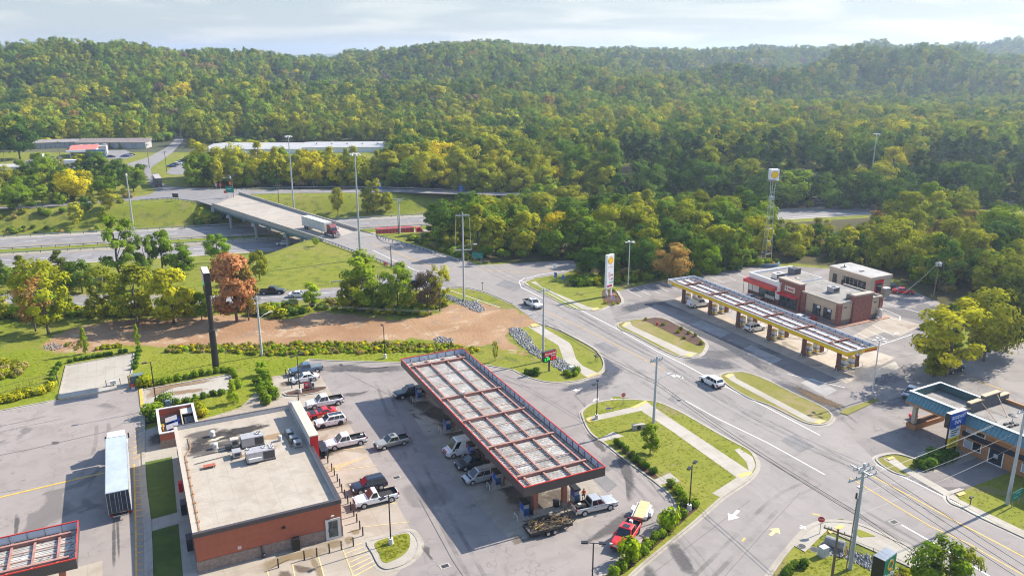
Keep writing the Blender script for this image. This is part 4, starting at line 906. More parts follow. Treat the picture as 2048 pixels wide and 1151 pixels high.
rc = canopy('fuel_canopy', 'long narrow yellow-edged fuel canopy of the station across the road', 111.7, 119.3, 93.0, 145.6, 5.1, .95, [98.5,107,115.5,124,132.5,141], [(u, v) for v in (141.4,132.0,122.9,113.7,104.4,96.0) for u in (113.3,118.0)], ribs=0, stringers=(-.6,-.02,.56), yellow=True)
def pecten(mb, r, mi=0, mj=1, rib=True):
    """scallop outline in local xz, facing -y"""
    pts = []
    for i in range(15):
        a = R(-38) + (PI+2*R(38))*i/14; k = r*(1.0+.045*math.cos(i*PI)); pts.append((k*math.cos(a), k*math.sin(a)))
    pts = [(.42*r,-.62*r-.28*r),(.42*r,-.70*r)] + pts + [(-.42*r,-.70*r),(-.42*r,-.9*r)]
    for k, y0, y1, m in ((1.12, 0, .03, mj), (1.0, -.02, 0, mi)):
        n = len(pts); mb.add([(x*k,y0,z*k) for x,z in pts]+[(x*k,y1,z*k) for x,z in pts], [tuple(range(n-1,-1,-1)), tuple(range(n,2*n))]+[(i,(i+1)%n,n+(i+1)%n,n+i) for i in range(n)], m)
    return mb
def ribs_mb(r, y=-.03):
    mb = MB()
    for i in range(-3, 4):
        a = i*R(21); mb.add([(-.02*r+.0,y,-.8*r),(.02*r,y,-.8*r),(math.sin(a)*r*.9+.03*r,y,math.cos(a)*r*.9),(math.sin(a)*r*.9-.03*r,y,math.cos(a)*r*.9)], [(0,1,2,3)])
    return mb
e = MB().box((-.62,-26.55,4.0),(.62,-26.33,5.25)).build('emblem_panel', WHTP, rc, loc=(-.9,0,0))
pecten(MB(), .42).build('emblem', [YELLP, REDT], e, loc=(0,-26.58,4.65))
e = MB().box((-3.95,-.62,4.0),(-3.82,.62,5.25)).build('emblem_panel', WHTP, rc, loc=(0,25.4,0))
pecten(MB(), .42).build('emblem', [YELLP, REDT], e, loc=(-3.97,0,4.65), rotz=-PI/2)
MB().box((.6,-26.36,4.3),(3.7,-26.34,4.62)).build('orange_stripe', ORNG, rc)
# ---------------------------------------------------------------- fuel pumps on their islands
def pump(dark, label, group, loc, along=True):
    t = thing('fuel_pump', label, 'fuel pump', loc, A0, group)
    if dark:
        MB().box((-.42,-.85,0),(.42,.85,.16)).build('plinth', CONW, t)
        MB().box((-.33,-.6,.16),(.33,.6,2.1)).build('housing', M('pump_steel', (.36,.37,.40), .4, .4, .1, 2), t)
        MB().box((-.45,-.72,2.1),(.45,.72,2.36)).build('cap', BLACK, t)
        for s in (-1,1): MB().box((s*.335-.01,-.45,1.1),(s*.335+.01,.45,1.95)).build('screen', BLUEP if s < 0 else BLUEP, t)
        MB().box((-.4,-.62,.5),(.4,-.605,1.5)).build('nozzle_panel', M('pump_blue', (.03,.10,.26), .4), t)
        mb = MB()
        for y in (-.66,-.7):
            for q in (-.2,.2): mb.tube([(q,y,1.35),(q+.1,y-.14,.9),(q,y-.1,.55),(q-.14,y-.08,1.0)], .03, 5)
        mb.build('hoses', BLACK, t)
    else:
        MB().box((-.42,-.85,0),(.42,.85,.16)).build('plinth', CONW, t)
        MB().box((-.33,-.55,.16),(.33,.55,2.05)).build('housing', WHTP, t)
        MB().box((-.36,-.58,1.92),(.36,.58,2.15)).build('cap', YELLP, t)
        MB().box((-.345,-.4,1.88),(.345,.4,2.06)).build('cap_sign', REDT, t) if 0 else None
        MB().box((-.34,-.57,.25),(.34,.57,.6)).build('skirt', YELLP, t)
        MB().box((-.345,-.56,.95),(.345,.56,1.15)).build('price_band', M('pump_grey', (.18,.18,.2), .4), t)
        mb = MB()
        for s in (-1,1): mb.tube([(s*.36,-.3,1.3),(s*.55,-.3,.8),(s*.36,-.25,.45),(s*.4,.2,1.2)], .03, 5)
        mb.build('hoses', BLACK, t)
    return t
def pisl(u0, u1, v, label, group, mat=CONW):
    cu = (u0+u1)/2; w = (u1-u0)/2
    t = thing('pump_island', label, 'kerbed island', S(cu, v), A0, group)
    MB().box((-w,-.65,0),(w,.65,.14)).build('slab', mat, t, bevel=.04)
    for s in (-1,1):
        mb = MB(); mb.tube([(s*(w+.2),-.45,0),(s*(w+.2),-.45,.8),(s*(w+.2),.45,.8),(s*(w+.2),.45,0)], .05, 8); mb.build('guard_rail', OFFW, t)
rowd = ['nearest to the viewer','next to the silver minivan','beside the white van','second from the far end','farthest, beside the black pickup']
for i, v in enumerate((78.3,86.6,95.2,104.6,117.6)):
    pisl(38.9, 48.2, v, f'raised concrete pump island under the dark-edged canopy, {rowd[i]}', 'pump islands under the dark-edged canopy')
    pump(True, f'dark-capped grey fuel pump on the store side of its island, {rowd[i]}', 'pumps under the dark-edged canopy', S(39.9, v, .14))
    pump(True, f'dark-capped grey fuel pump on the road side of its island, {rowd[i]}', 'pumps under the dark-edged canopy', S(47.2, v, .14))
for i, v in enumerate((96.0,104.4,113.7,122.9,132.0,141.4)):
    pisl(112.6, 119.0, v, f'pump island under the yellow-edged canopy, {ordn(i)} from its near end', 'pump islands under the yellow-edged canopy')
    for j, u in enumerate((114.6, 116.6)):
        pump(False, f'{"left" if j == 0 else "right"} white and yellow fuel pump on the {ordn(i)} island from the near end', 'pumps under the yellow-edged canopy', S(u, v, .14))
# trash bins by the pumps
for px, lb in (((1112,1013), 'dark square litter bin by the near pump column'), ((1064,1028), 'dark square litter bin left of the near pump island')):
    u, v = UV(px); t = thing('litter_bin', lb, 'bin', S(u, v, .02), A0); MB().box((-.3,-.3,0),(.3,.3,.95),top=1.05).build('bin_body', BLACK, t); MB().box((-.34,-.34,.95),(.34,.34,1.12),top=.7).build('lid', DARKB, t)
# ---------------------------------------------------------------- bin enclosure with containers
def enclosure():
    t = thing('bin_enclosure', 'roofless brick bin enclosure with white coping beside the store', 'enclosure', S(0, 118), A0); w, d, h = 5.4, 9.4, 2.3
    def walls(mb, z0, z1, k=0):
        mb.box((-k,-k,z0),(w+k,.25+k,z1)); mb.box((-k,d-.25-k,z0),(w+k,d+k,z1)); mb.box((-k,.25+k,z0),(.25+k,d-.25-k,z1)); mb.box((w-.25-k,.25+k,z0),(w+k,d-.25-k,z1)); return mb
    walls(MB(), 0, 1.2, .02).build('brick_base', BRICKG, t); walls(MB(), 1.2, h).build('wall', RUST, t); walls(MB(), h, h+.14, .07).build('coping', OFFW, t)
    MB().box((3.35,.28,0),(3.5,d-.28,1.9)).build('partition', TAN, t); MB().box((3.52,d-2.4,1.75),(w-.26,d-.28,1.9)).build('shelf', OFFW, t)
    mb = MB(); 
    for k in (2.5,4.2,5.6): mb.tube([(.6,k,.02),(.6,k,1.3)], .09, 8)
    mb.build('guard_posts', SAFEY, t)
    for i, y in enumerate((.9,3.3,6.0)):
        b = thing('waste_container', f'blue waste container with grey lid in the brick enclosure, {["nearest","middle","farthest"][i]} of three', 'container', S(0, 118, .02), A0, 'blue waste containers')
        MB().box((1.1,y,.15),(3.1,y+1.7,1.25),top=1.05).build('tub', BLUEP, b); mb = MB(); mb.add([(1.05,y-.03,1.3),(2.75,y-.03,1.62),(2.75,y+1.73,1.62),(1.05,y+1.73,1.3),(1.05,y-.03,1.26),(2.75,y-.03,1.58),(2.75,y+1.73,1.58),(1.05,y+1.73,1.26)], [(0,1,2,3),(7,6,5,4),(0,4,5,1),(1,5,6,2),(2,6,7,3),(3,7,4,0)])
        mb.build('lid', M('grey_lid', (.33,.33,.35), .6, 0, .15, 3), b)
    b = thing('grease_tank', 'dark blue grease tank behind the partition of the brick enclosure', 'tank', S(4.4, 123.2, .02), A0); MB().box((-.7,-1.3,.1),(.7,1.3,1.5),top=.92).build('tub', M('navy', (.02,.05,.09), .4), b); MB().box((-.6,-1.15,1.5),(.6,1.15,1.58)).build('lid', DARKB, b)
enclosure()
u, v = UV((275,766)); t = thing('electrical_cabinet', 'green-grey electrical cabinet at the corner of the concrete tank pad', 'cabinet', S(u, v), A0); MB().box((-1.1,-.8,.1),(1.1,.8,1.7)).build('housing', M('cabinet_green', (.14,.19,.17), .5, .1, .1, 2), t); MB().box((-1.2,-.9,0),(1.2,.9,.1)).build('base', CONW, t); MB().box((-.03,-.83,.3),(.03,-.8,1.6)).build('door_seam', DARKB, t)
for i, (px, lb) in enumerate((((259,773), 'yellow gate post at the corner of the tank pad'), ((263,770), 'yellow gate post behind the fire barrel'))):
    u, v = UV(px); t = thing('guard_post', lb, 'bollard', S(u, v), A0); MB().cyl((0,0,0),.12,2.0,10).build('post', M('rusty_yellow', (.5,.25,.05), .6, 0, .3, 3), t); MB().ball((0,0,2.0),.13).build('cap', SAFEY, t)
u, v = UV((267,778)); t = thing('drum', 'red and white drum on the lot beside the tank pad', 'drum', S(u, v, .02)); MB().cyl((0,0,0),.3,.5,14).build('body', OFFW, t); MB().cyl((0,0,.5),.305,.45,14,r2=.26).build('top', REDP, t)
u, v = UV((227,770)); t = thing('vent_box', 'small white box between posts on the edge of the tank pad', 'box', S(u, v, .02), A0); MB().cbox((0,0,.6),(.9,.5,.6)).build('housing', OFFW, t); mb = MB(); [mb.tube([(x,0,0),(x,0,1.1)], .06, 6) for x in (-1.1,1.1)]; mb.tube([(0,0,0),(0,0,.4)], .1, 6); mb.build('posts', DARKB, t)
u, v = UV((338,812)); t = thing('vent_stack', 'cluster of thin tank vent pipes behind the bin enclosure', 'pipes', S(u, v, .02), A0); mb = MB(); [mb.tube([(-.8+.32*i,.1*(i % 2),0),(-.8+.32*i,.1*(i % 2),3.2)], .04, 6) for i in range(6)]; mb.build('pipes', GALV, t); MB().cbox((-.1,-.3,.7),(.7,.5,1.0)).build('pump_box', M('vent_blue', (.16,.24,.32), .5), t)
# ================================================================ the station shop, car wash and motel across the road
def rstore():
    u0, v0 = 131.6, 114.6
    t = thing('station_shop', 'brick and beige station shop with a white, red-awninged wing, behind the yellow canopy', 'shop', S(u0, v0), A0)
    H = 5.0
    MB().box((1.8,0,.0),(14.6,10.6,1.0)).build('stone_base', BRICKG, t)
    MB().box((1.8,0,1.0),(14.6,10.6,4.6)).build('wall', BEIGE, t)
    MB().box((.6,16.2,.0),(14.0,26.2,1.3)).build('wing_base', BRICKC, t)
    MB().box((.6,16.2,1.3),(14.0,26.2,5.0)).build('wing_wall', WHTP, t)
    MB().box((1.6,10.5,.0),(14.4,16.3,4.55)).build('middle_wall', BRICKR, t)
    mb = MB(); mb.flat([(2,.2),(14.4,.2),(14.4,10.8),(2,10.8)], 4.63); mb.flat([(1.8,10.8),(14.2,10.8),(14.2,16.3),(1.8,16.3)], 4.631); mb.flat([(.8,16.3),(13.8,16.3),(13.8,26),(.8,26)], 5.02-.38+.39)
    mb.build('roof', ROOFG, t)
    tan = M('shop_coping', (.36,.31,.25), .7, 0, .08, 2)
    mb = MB(); mb.box((1.6,-.15,4.6),(5.6,.2,4.98)); mb.box((11.1,-.15,4.6),(14.8,.2,4.98)); mb.box((1.6,.2,4.6),(1.95,10.4,4.97)); mb.box((14.45,.2,4.6),(14.8,10.6,4.97)); mb.build('parapet', tan, t)
    mb = MB(); mb.box((.4,16.1,5.0),(.75,26.3,5.55)); mb.box((.75,25.95,5.0),(14.1,26.3,5.55)); mb.box((.75,16.1,5.0),(3,16.35,5.5)); mb.build('wing_parapet', WHTP, t)
    # corner piers and the end pylon
    for a, b in (((1.55,-.28),(2.5,.6)), ((13.9,-.28),(14.85,.6)), ((1.5,9.2),(2.4,10.4))):
        MB().box((a[0],a[1],0),(b[0],b[1],4.58)).build('pier', BRICKR, t)
    p = MB().box((5.6,-.55,0),(11.1,.5,6.0)).build('pylon', BRICKR, t); MB().box((5.45,-.7,6.0),(11.25,.65,6.35)).build('pylon_cap', tan, p)
    w = MB().box((1.0,10.4,0),(2.4,17.0,6.2)).build('entrance_tower', BRICKR, t); MB().box((.85,10.25,6.2),(2.55,17.15,6.55)).build('tower_cap', tan, w)
    MB().box((.93,11.9,4.0),(.995,15.0,5.2)).build('sign_panel', OFFW, w); MB().box((.90,12.3,4.4),(.928,14.0,4.75)).build('sign_stripe', REDP, w); MB().add([(.9,14.1,4.35),(.9,14.4,4.35),(.9,14.8,5.0),(.9,14.5,5.0)], [(0,3,2,1)]).build('sign_tick', BLACK, w)
    MB().add([(.98,10.8,3.5),(.98,16.6,3.5),(.1,16.6,2.95),(.1,10.8,2.95),(.98,10.8,3.44),(.98,16.6,3.44),(.1,16.6,2.88),(.1,10.8,2.88)], [(0,3,2,1),(4,5,6,7),(2,3,7,6),(0,4,7,3),(1,2,6,5)]).build('entrance_awning', REDP, w)
    g = MB().box((.94,11.0,.1),(.99,16.4,2.85)).build('entrance_glazing', GLASSB, w); mb = MB()
    for k in range(6): mb.box((.88,11.0+k*1.06,.1),(.93,11.08+k*1.06,2.85))
    mb.build('mullions', DARKB, g)
    for y in (5.9, 2.6+.3):
        g = MB().box((1.68,y-1.1,.6),(1.79,y+1.1,3.0)).build('window', GLASSB, t); mb = MB(); mb.box((1.62,y-.04,.6),(1.675,y+.04,3.0)); mb.box((1.62,y-1.1,2.3),(1.67,y-.05,2.36)); mb.build('mullions', DARKB, g)
        MB().box((1.6,y-.9,2.4),(1.66,y-.1,2.9)).build('window_poster', WHTP, g)
    # the wing: shop window and red awning
    g = MB().box((.5,17.4,.6),(.59,22.6,3.5)).build('wing_window', GLASSB, t); MB().box((.46,17.5,.9),(.49,20.5,1.7)).build('counter', OFFW, g)
    MB().add([(.6,17.0,4.3),(.6,26.8,4.3),(-.7,26.8,4.0),(-.7,17.0,4.0),(-.7,26.8,3.35),(-.7,17.0,3.35),(.6,26.8,3.3),(.6,17.0,3.3)], [(0,3,2,1),(3,5,4,2),(5,7,6,4),(0,7,5,3),(1,2,4,6)]).build('wing_awning', REDT, t)
    mb = MB(); [mb.tube([(-.6,y,0),(-.6,y,3.4)], .06, 6) for y in (23.6,25.0,26.6)]; mb.build('awning_posts', BRICKC, t)
    for x in (3.6, 12.6): MB().box((x-.3,-.2,3.7),(x+.3,-.02,3.85)).build('wall_light', DARKB, t)
    mb = MB(); mb.box((13.3,-1.0,0),(14.2,-.4,1.6)); mb.ball((13.0,-.8,.4),.4); mb.ball((13.6,-.8,1.9),.5); mb.build('gas_meters', OFFW, t)
    mb = MB(); mb.box((-.4,-1.6,0),(16.2,-.56,.14)); mb.box((-.6,-.5,0),(.55,26.5,.14)); mb.build('pavement_slab', M('rust_kerb', (.33,.18,.12), .9, 0, .2, 2), t)
    return t
rstore()
def onroof(px, z, size, label, mat=HVAC):
    u, v = UV(px, z); t = thing('air_conditioner', label, 'rooftop unit', S(u, v, z), A0); sx, sy, sz = size
    MB().box((-sx/2,-sy/2,.12),(sx/2,sy/2,sz)).build('housing', mat, t); MB().box((-sx/2-.08,-sy/2-.08,0),(sx/2+.08,sy/2+.08,.12)).build('curb', DARKB, t); MB().box((-sx/2+.12,-sy/2-.03,.3),(sx/2-.12,-sy/2,sz-.2)).build('grille', HVACD, t)
    mb = MB(); mb.cyl((0,0,sz),min(sx,sy)*.3,.06,14); mb.build('fan', DARKB, t)
onroof((1666,584), 4.64, (2.0,1.8,1.3), 'pale square air conditioner on the main roof of the shop across the road')
onroof((1700,597), 4.64, (1.2,1.1,1.1), 'small dark air conditioner beside the end pylon of the shop', M('dark_unit', (.16,.15,.15), .6, .1, .2, 3))
onroof((1556,556), 5.05, (2.6,1.7,1.3), 'wide pale air conditioner on the white wing roof', OFFW)
onroof((1588,550), 4.64, (2.2,2.0,1.9), 'tall dark air conditioner behind the entrance tower', M('dark_unit', (.16,.15,.15)))
onroof((1591,560), 4.64, (1.8,1.0,.5), 'low beige roof vent in front of the tall dark unit', M('beige_unit', (.48,.43,.37)))
# ice boxes, bins and displays along the shop front
def front(name, px, size, mat, label, cat, two=None):
    u, v = UV(px); t = thing(name, label, cat, S(u, v, .15), A0); sx, sy, sz = size
    MB().box((-sx/2,-sy/2,.08),(sx/2,sy/2,sz)).build('cabinet', mat, t); MB().box((-sx/2+.05,-sy/2+.05,0),(sx/2-.05,sy/2-.05,.08)).build('base', DARKB, t)
    for k in (-1,1): MB().box((-sx/2-.02,k*sy*.24-sy*.17,sz*.25),(-sx/2-.002,k*sy*.24+sy*.17,sz*.85)).build('front_panel', two or mat, t)
front('ice_chest', (1660,643), (1.0,3.4,2.0), WHTP, 'white ice chest with two red door pictures at the shop corner', 'ice chest', REDP)
front('gas_bottle_rack', (1645,634), (.8,1.6,1.7), M('rack_grey', (.42,.42,.45), .6, .2, .2, 5), 'grey gas bottle rack next to the ice chest', 'rack', HVACD)
front('litter_bin', (1636,633), (.7,.7,1.3), SAFEY, 'yellow litter bin by the shop window', 'bin')
front('display_shelf', (1624,640), (.9,2.0,.9), M('red_goods', (.35,.04,.05), .6, 0, .3, 5), 'low red display of goods before the shop window', 'display')
front('vending_machine', (1606,622), (.8,.8,1.6), WHTP, 'white and grey machine beside the shop entrance tower', 'machine', HVACD)
front('display_shelf', (1552,598), (.8,1.6,1.5), M('blue_goods', (.16,.2,.32), .6, 0, .3, 5), 'blue-grey display at the corner of the white wing', 'display')
def shed():
    t = thing('car_wash', 'beige flat-roofed annex with a row of dark windows, behind the shop', 'building', S(155.9, 125.8), A0); w, d, H = 7.0, 12.4, 5.0
    MB().box((0,0,0),(w,d,4.3)).build('wall', TAN, t); MB().box((-.2,-.2,4.3),(w+.2,d+.2,5.0)).build('fascia', BEIGE, t); MB().flat([(-.1,-.1),(w+.1,-.1),(w+.1,d+.1),(-.1,d+.1)], 5.012).build('roof', ROOFW, t)
    for k in range(6): g = MB().box((-.06,1.2+k*1.22,1.2),(-.005,2.25+k*1.22,3.6)).build('window', GLASS, t)
    MB().box((-.06,9.9,.05),(-.005,11.2,3.4)).build('door', DARKB, t)
    f = MB().box((1.6,-.09,.9),(4.4,-.01,4.1)).build('bay_frame', REDP, t); MB().box((2.0,-.13,1.2),(4.0,-.095,3.3)).build('bay_glass', GLASS, f)
    MB().box((5.6,-.08,1.5),(6.1,-.01,2.2)).build('meter', HVAC, t); mb = MB(); mb.cyl((2,9.8,5.01),.12,.6,8); mb.cbox((1.5,9.6,5.1),(1.6,.5,.15)); mb.cbox((2.6,5,5.08),(1.2,.6,.12)); mb.build('roof_vents', DARKB, t)
    u, v = UV((1769,592)); b = thing('utility_box', 'small beige block enclosure beside the annex', 'box', S(u, v), A0); MB().box((-.8,-.7,0),(.8,.7,2.0)).build('wall', TAN, b); MB().box((-.9,-.8,2.0),(.9,.8,2.2)).build('cap', OFFW, b)
    u, v = UV((1641,556)); b = thing('storage_tank', 'small white tank on the ground behind the shop roof', 'tank', S(149, 139, .02), A0); MB().tube([(-1.2,0,1.0),(1.2,0,1.0)], .6, 12).build('tank', WHTP, b); MB().box((-.9,-.5,0),(.9,.5,.5)).build('cradle', DARKB, b)
shed()
def motel():
    rz = A0; u0, v0 = 105.6, 66.6; a = R(5)
    t = thing('motel', 'two-storey ochre motel with a teal metal roof edge and covered drive', 'motel', S(u0, v0), A0 + R(2.5))
    L = 34.0; D = 10.2; H = 6.0
    MB().box((0,-L,0),(D,0,5.3)).build('wall', ORWALL, t)
    MB().box((-.05,-L,2.35),(-.0051,-.4,3.15)).build('dark_band', M('navy_band', (.012,.016,.026), .6), t) 
    MB().flat([(.2,-L),(D-.2,-L),(D-.2,-.2),(.2,-.2)], 5.36).build('roof', ROOFG, t)
    def mans(mb, x0, y0, x1, y1, z0=4.6, z1=6.0, o=1.1, th=.3):
        d = Vector((x1-x0, y1-y0)).normalized(); n = Vector((d.y, -d.x))   # outward on the right of travel
        A, B = Vector((x0,y0)), Vector((x1,y1)); Ao, Bo = A+n*o, B+n*o; Ai, Bi = A-n*th, B-n*th
        mb.add([(*Ao,z0),(*Bo,z0),(*B,z1),(*A,z1),(*Bi,z1),(*Ai,z1),(*Bi,z0-.02),(*Ai,z0-.02)], [(0,1,2,3),(3,2,4,5),(5,4,6,7),(0,7,6,1),(0,3,5,7),(1,6,4,2)])
        k = int((B-A).length/.55)
        for i in range(k):
            q = A + (B-A)*((i+.5)/k); qo = q+n*o; w = d*.03
            mb.add([(*(qo-w),z0+.01),(*(qo+w),z0+.01),(*(q+w),z1+.01),(*(q-w),z1+.01),(*(qo-w+n*.05),z0+.06),(*(qo+w+n*.05),z0+.06),(*(q+w+n*.05),z1+.05),(*(q-w+n*.05),z1+.05)], [(4,5,6,7),(0,4,7,3),(1,2,6,5)])
        return mb
    mb = MB(); mans(mb, -.0, -.5, -.0, -L); mb.build('roof_edge', TEALR, t)
    MB().box((-.42,-L,5.985),(.06,-.5,6.07)).build('edge_cap', M('cap_white', (.70,.72,.72), .5), t)
    MB().box((-1.12,-L,4.3),(.0,-.45,4.58)).build('soffit_band', M('ochre_trim', (.42,.21,.09), .8), t)
    MB().box((D-.3,-L,5.3),(D,-.3,5.9)).build('rear_parapet', M('ochre_trim', (.42,.21,.09)), t)
    # stepped gable wall between the block and the covered drive
    g = MB(); g.prism([(-1.3,-.32),(1.0,-.32),(1.0,.28),(-1.3,.28)], 4.25, 6.25); g.prism([(1.0,-.3),(4.2,-.3),(4.2,.26),(1.0,.26)], 4.4, 7.0); g.prism([(4.2,-.3),(8.2,-.3),(8.2,.26),(4.2,.26)], 4.4, 7.4); g.prism([(8.2,-.3),(10.6,-.3),(10.6,.26),(8.2,.26)], 4.4, 6.6)
    g.build('gable_wall', M('dark_wall', (.075,.08,.085), .8, 0, .15, 2), t)
    g = MB(); g.box((-1.4,-.4,6.25),(1.02,.36,6.4)); g.box((1.02,-.38,7.0),(4.22,.34,7.15)); g.box((4.22,-.38,7.4),(8.25,.34,7.55)); g.box((8.25,-.38,6.6),(10.7,.34,6.75)); g.box((-1.42,-.36,4.3),(-1.3,.32,6.25)); g.build('gable_cap', M('cap_tan', (.50,.33,.21), .7), t)
    # covered drive
    b = 8.4; W = 7.0
    mb = MB(); mans(mb, 0, b, 0, .4); mans(mb, W, b, 0, b, o=.5, th=.15) if 0 else None; mb.build('canopy_edge', TEALR, t)
    MB().box((-.42,.4,5.985),(.06,b+.1,6.07)).build('edge_cap', M('cap_white', (.70,.72,.72)), t)
    mb = MB(); mb.box((-.05,b-.25,4.5),(W,b,6.0)); mb.box((W-.25,.3,4.5),(W,b-.25,6.0)); mb.build('canopy_wall', M('teal_lining', (.05,.10,.10), .6, 0, .15, 2), t)
    mb = MB(); mb.box((-.1,b-.3,6.0),(W+.05,b+.05,6.06)); mb.box((W-.3,.3,6.0),(W+.05,b-.3,6.06)); mb.build('wall_cap', M('cap_white', (.70,.72,.72)), t)
    MB().box((-1.1,.4,4.25),(W,b,4.55)).build('canopy_soffit', M('ochre_trim', (.42,.21,.09)), t)
    MB().flat([(.3,.4),(W-.3,.4),(W-.3,b-.3),(.3,b-.3)], 4.72).build('canopy_roof', ROOFG, t)
    [MB().box((x-.3,b-1.3,.85),(x+.3,b-.7,4.3)).build('column', M('column_cream', (.48,.40,.31), .8), t) for x in (.2,6.2)]
    MB().box((-.4,b-1.7,0),(7.0,b-.2,.85)).build('planter_wall', ORWALL, t); MB().box((-.2,b-1.5,.85),(6.8,b-.4,.9)).build('planter_soil', MULCH, t)
    def win(y0, y1, z0, z1, name='window'):
        w = MB().box((-.055,y0,z0),(-.008,y1,z1)).build(name, GLASS, t); mb = MB()
        for y in (y0, y1, (y0+y1)/2): mb.box((-.09,y-.06,z0),(-.06,y+.06,z1))
        mb.box((-.1,y0-.1,z0-.1),(-.058,y1+.1,z0)); mb.build('frame', WHTP, w); MB().box((-.075,(y0+y1)/2+.1,z0+.05),(-.058,y1-.1,z1-.05)).build('curtain', M('curtain', (.40,.42,.44), .8), w)
    win(-3.7,-1.0,3.3,4.25); win(-3.4,-.9,.9,2.1); win(-11.4,-9.2,.9,2.1); win(-15.5,-13.2,3.3,4.25)
    d = MB().box((-.06,-6.6,.05),(-.008,-4.6,2.3)).build('door', GLASS, t); mb = MB(); [mb.box((-.12,y-.07,.05),(-.062,y+.07,2.3)) for y in (-6.6,-4.6)]; mb.box((-.12,-6.53,.05),(-.062,-4.67,.16)); mb.build('frame', WHTP, d); MB().box((-.1,-5.9,1.1),(-.07,-5.3,1.7)).build('notice', M('curtain', (.40,.42,.44)), d)
    MB().box((1.5,-30,5.4),(7.5,-9.5,5.9)).build('raised_roof', M('blue_grey_roof', (.30,.36,.42), .5, .2, .1, 2), t)
    mb = MB(); mb.tube([(7.4,-.2,7.3),(5,-3.5,5.4)], .05, 5); mb.tube([(3.6,-.2,6.8),(2,-3.8,5.4)], .05, 5); mb.build('brace', STEELD, t)
    ds = thing('satellite_dish', 'grey satellite dish held down by dark blocks on the motel roof', 'dish', (t.matrix_world @ Vector((0,0,0)) if 0 else S(u0+3.2, v0-5.2, 5.38)), A0)
    mb = MB(); [mb.cbox((x,y,.1),(.7,.35,.2)) for x, y in ((-.6,-.3),(.6,-.3),(-.5,.5),(.6,.4))]; mb.build('ballast', BLACK, ds); MB().tube([(0,0,0),(0,0,1.3)], .05, 8).build('mast', GALV, ds)
    mb = MB(); mb.ball((0,0,1.5),(.75,.65,.16),16,6); mb.build('reflector', HVACD, ds, smooth_deg=60)
motel()
# ---------------------------------------------------------------- far buildings
def bx_at(px0, px1, depth, h, name, label, cat, mats, roof='flat', z=0, extra=None, rise=1.5):
    """building whose seen front edge runs from px0 to px1 on the ground"""
    a, b = W(*px0), W(*px1); L = math.dist(a[:2], b[:2]); rz = math.atan2(b[1]-a[1], b[0]-a[0])
    t = thing(name, label, cat, (a[0], a[1], min(a[2], b[2])), rz); wall, rf = mats
    MB().box((0,0,-.5),(L,depth,h)).build('wall', wall, t)
    if roof == 'flat': MB().box((-.2,-.2,h),(L+.2,depth+.2,h+.25)).build('roof', rf, t)
    elif roof == 'gable': MB().add([(-.4,-.4,h),(L+.4,-.4,h),(L+.4,depth+.4,h),(-.4,depth+.4,h),(-.4,depth/2,h+rise),(L+.4,depth/2,h+rise)], [(0,1,5,4),(2,3,4,5),(0,4,3),(1,2,5),(0,3,2,1)]).build('roof', rf, t)
    elif roof == 'shed': MB().add([(-.4,-.4,h),(L+.4,-.4,h),(L+.4,depth+.4,h+rise),(-.4,depth+.4,h+rise),(-.4,depth+.4,h),(L+.4,depth+.4,h)], [(0,1,2,3),(0,3,4),(1,5,2),(2,5,4,3)]).build('roof', rf, t)
    return t, L
GREYB = M('grey_siding', (.36,.36,.36), .7, 0, .1, .8); PINK = M('faded_red_roof', (.55,.16,.12), .6, 0, .08, .4); WROOF = M('white_metal_roof', (.42,.41,.40), .5, .1, .07, .2)
t, L = bx_at((68,298), (155,295), 9, 3.6, 'long_shed', 'long low pale grey shed at the foot of the left hill', 'building', (GREYB, M('brown_grey_roof', (.25,.23,.22), .8, 0, .1, .5)), 'shed', rise=1.0)
for k in range(9): MB().box((1+L*k/9,-.06,.3),(1.15+L*k/9,-.005,3.5)).build('siding_post', HVACD, t)
t, L = bx_at((152,298), (292,297), 10, 3.8, 'storage_building', 'grey storage building with a brown roof, right of the long shed', 'building', (GREYB, M('brown_roof', (.20,.165,.155), .8, 0, .1, .5)), 'shed', rise=1.6)
for k in range(6): MB().box((3+L*k/6.2,-.06,.0),(6.2+L*k/6.2,-.005,3.0)).build('roller_door', M('door_grey', (.42,.42,.42), .6), t)
t, L = bx_at((141,316), (193,314), 12, 4.4, 'restaurant', 'roadside diner with a faded red roof across the freeway', 'building', (OFFW, PINK), 'shed', rise=1.4)
MB().box((L*.62,-1.4,.0),(L+5,-.005,4.2)).build('blue_wing', M('blue_siding', (.10,.19,.32), .6, 0, .1, 1), t); MB().box((-1.5,-1.6,3.2),(L*.62,-.005,4.3)).build('white_fascia', WHTP, t); MB().box((.5,-.09,.8),(L*.6,-.02,2.8)).build('window_band', GLASSB, t); MB().box((-2,12.5,0),(L+4,20,4.6)).build('rear_block', GREYB, t)
mb = MB(); [mb.cbox((4+k*4,16,5.1),(1.6,1.2,1)) for k in range(4)]; mb.build('roof_units', OFFW, t)
t, L = bx_at((408,307), (600,307), 34, 2.6, 'warehouse', 'white metal-roofed warehouse wing, left part behind the yellowing trees', 'warehouse', (WHTP, WROOF), 'gable', rise=1.2)
MB().box((L*.1,-.06,0),(L*.2,-.005,2.3)).build('loading_door', HVACD, t)
t, L = bx_at((601,305), (781,304), 30, 3.0, 'warehouse', 'long white-roofed warehouse, right part behind the yellowing trees', 'warehouse', (WHTP, WROOF), 'gable', rise=1.4)
mb = MB(); [mb.cbox((8+k*9,9,4.1),(.8,.8,.8)) for k in range(6)]; mb.build('roof_vents', HVAC, t)
t, L = bx_at((1655,274), (1690,274), 9, 3.2, 'house', 'brown-roofed house half hidden in the wood on the right', 'house', (BEIGE, M('house_roof', (.16,.11,.10), .8, 0, .1, .6)), 'gable', rise=1.8)
MB().box((L*.8,-.07,.4),(L*.95,-.005,2.2)).build('window', GLASS, t)
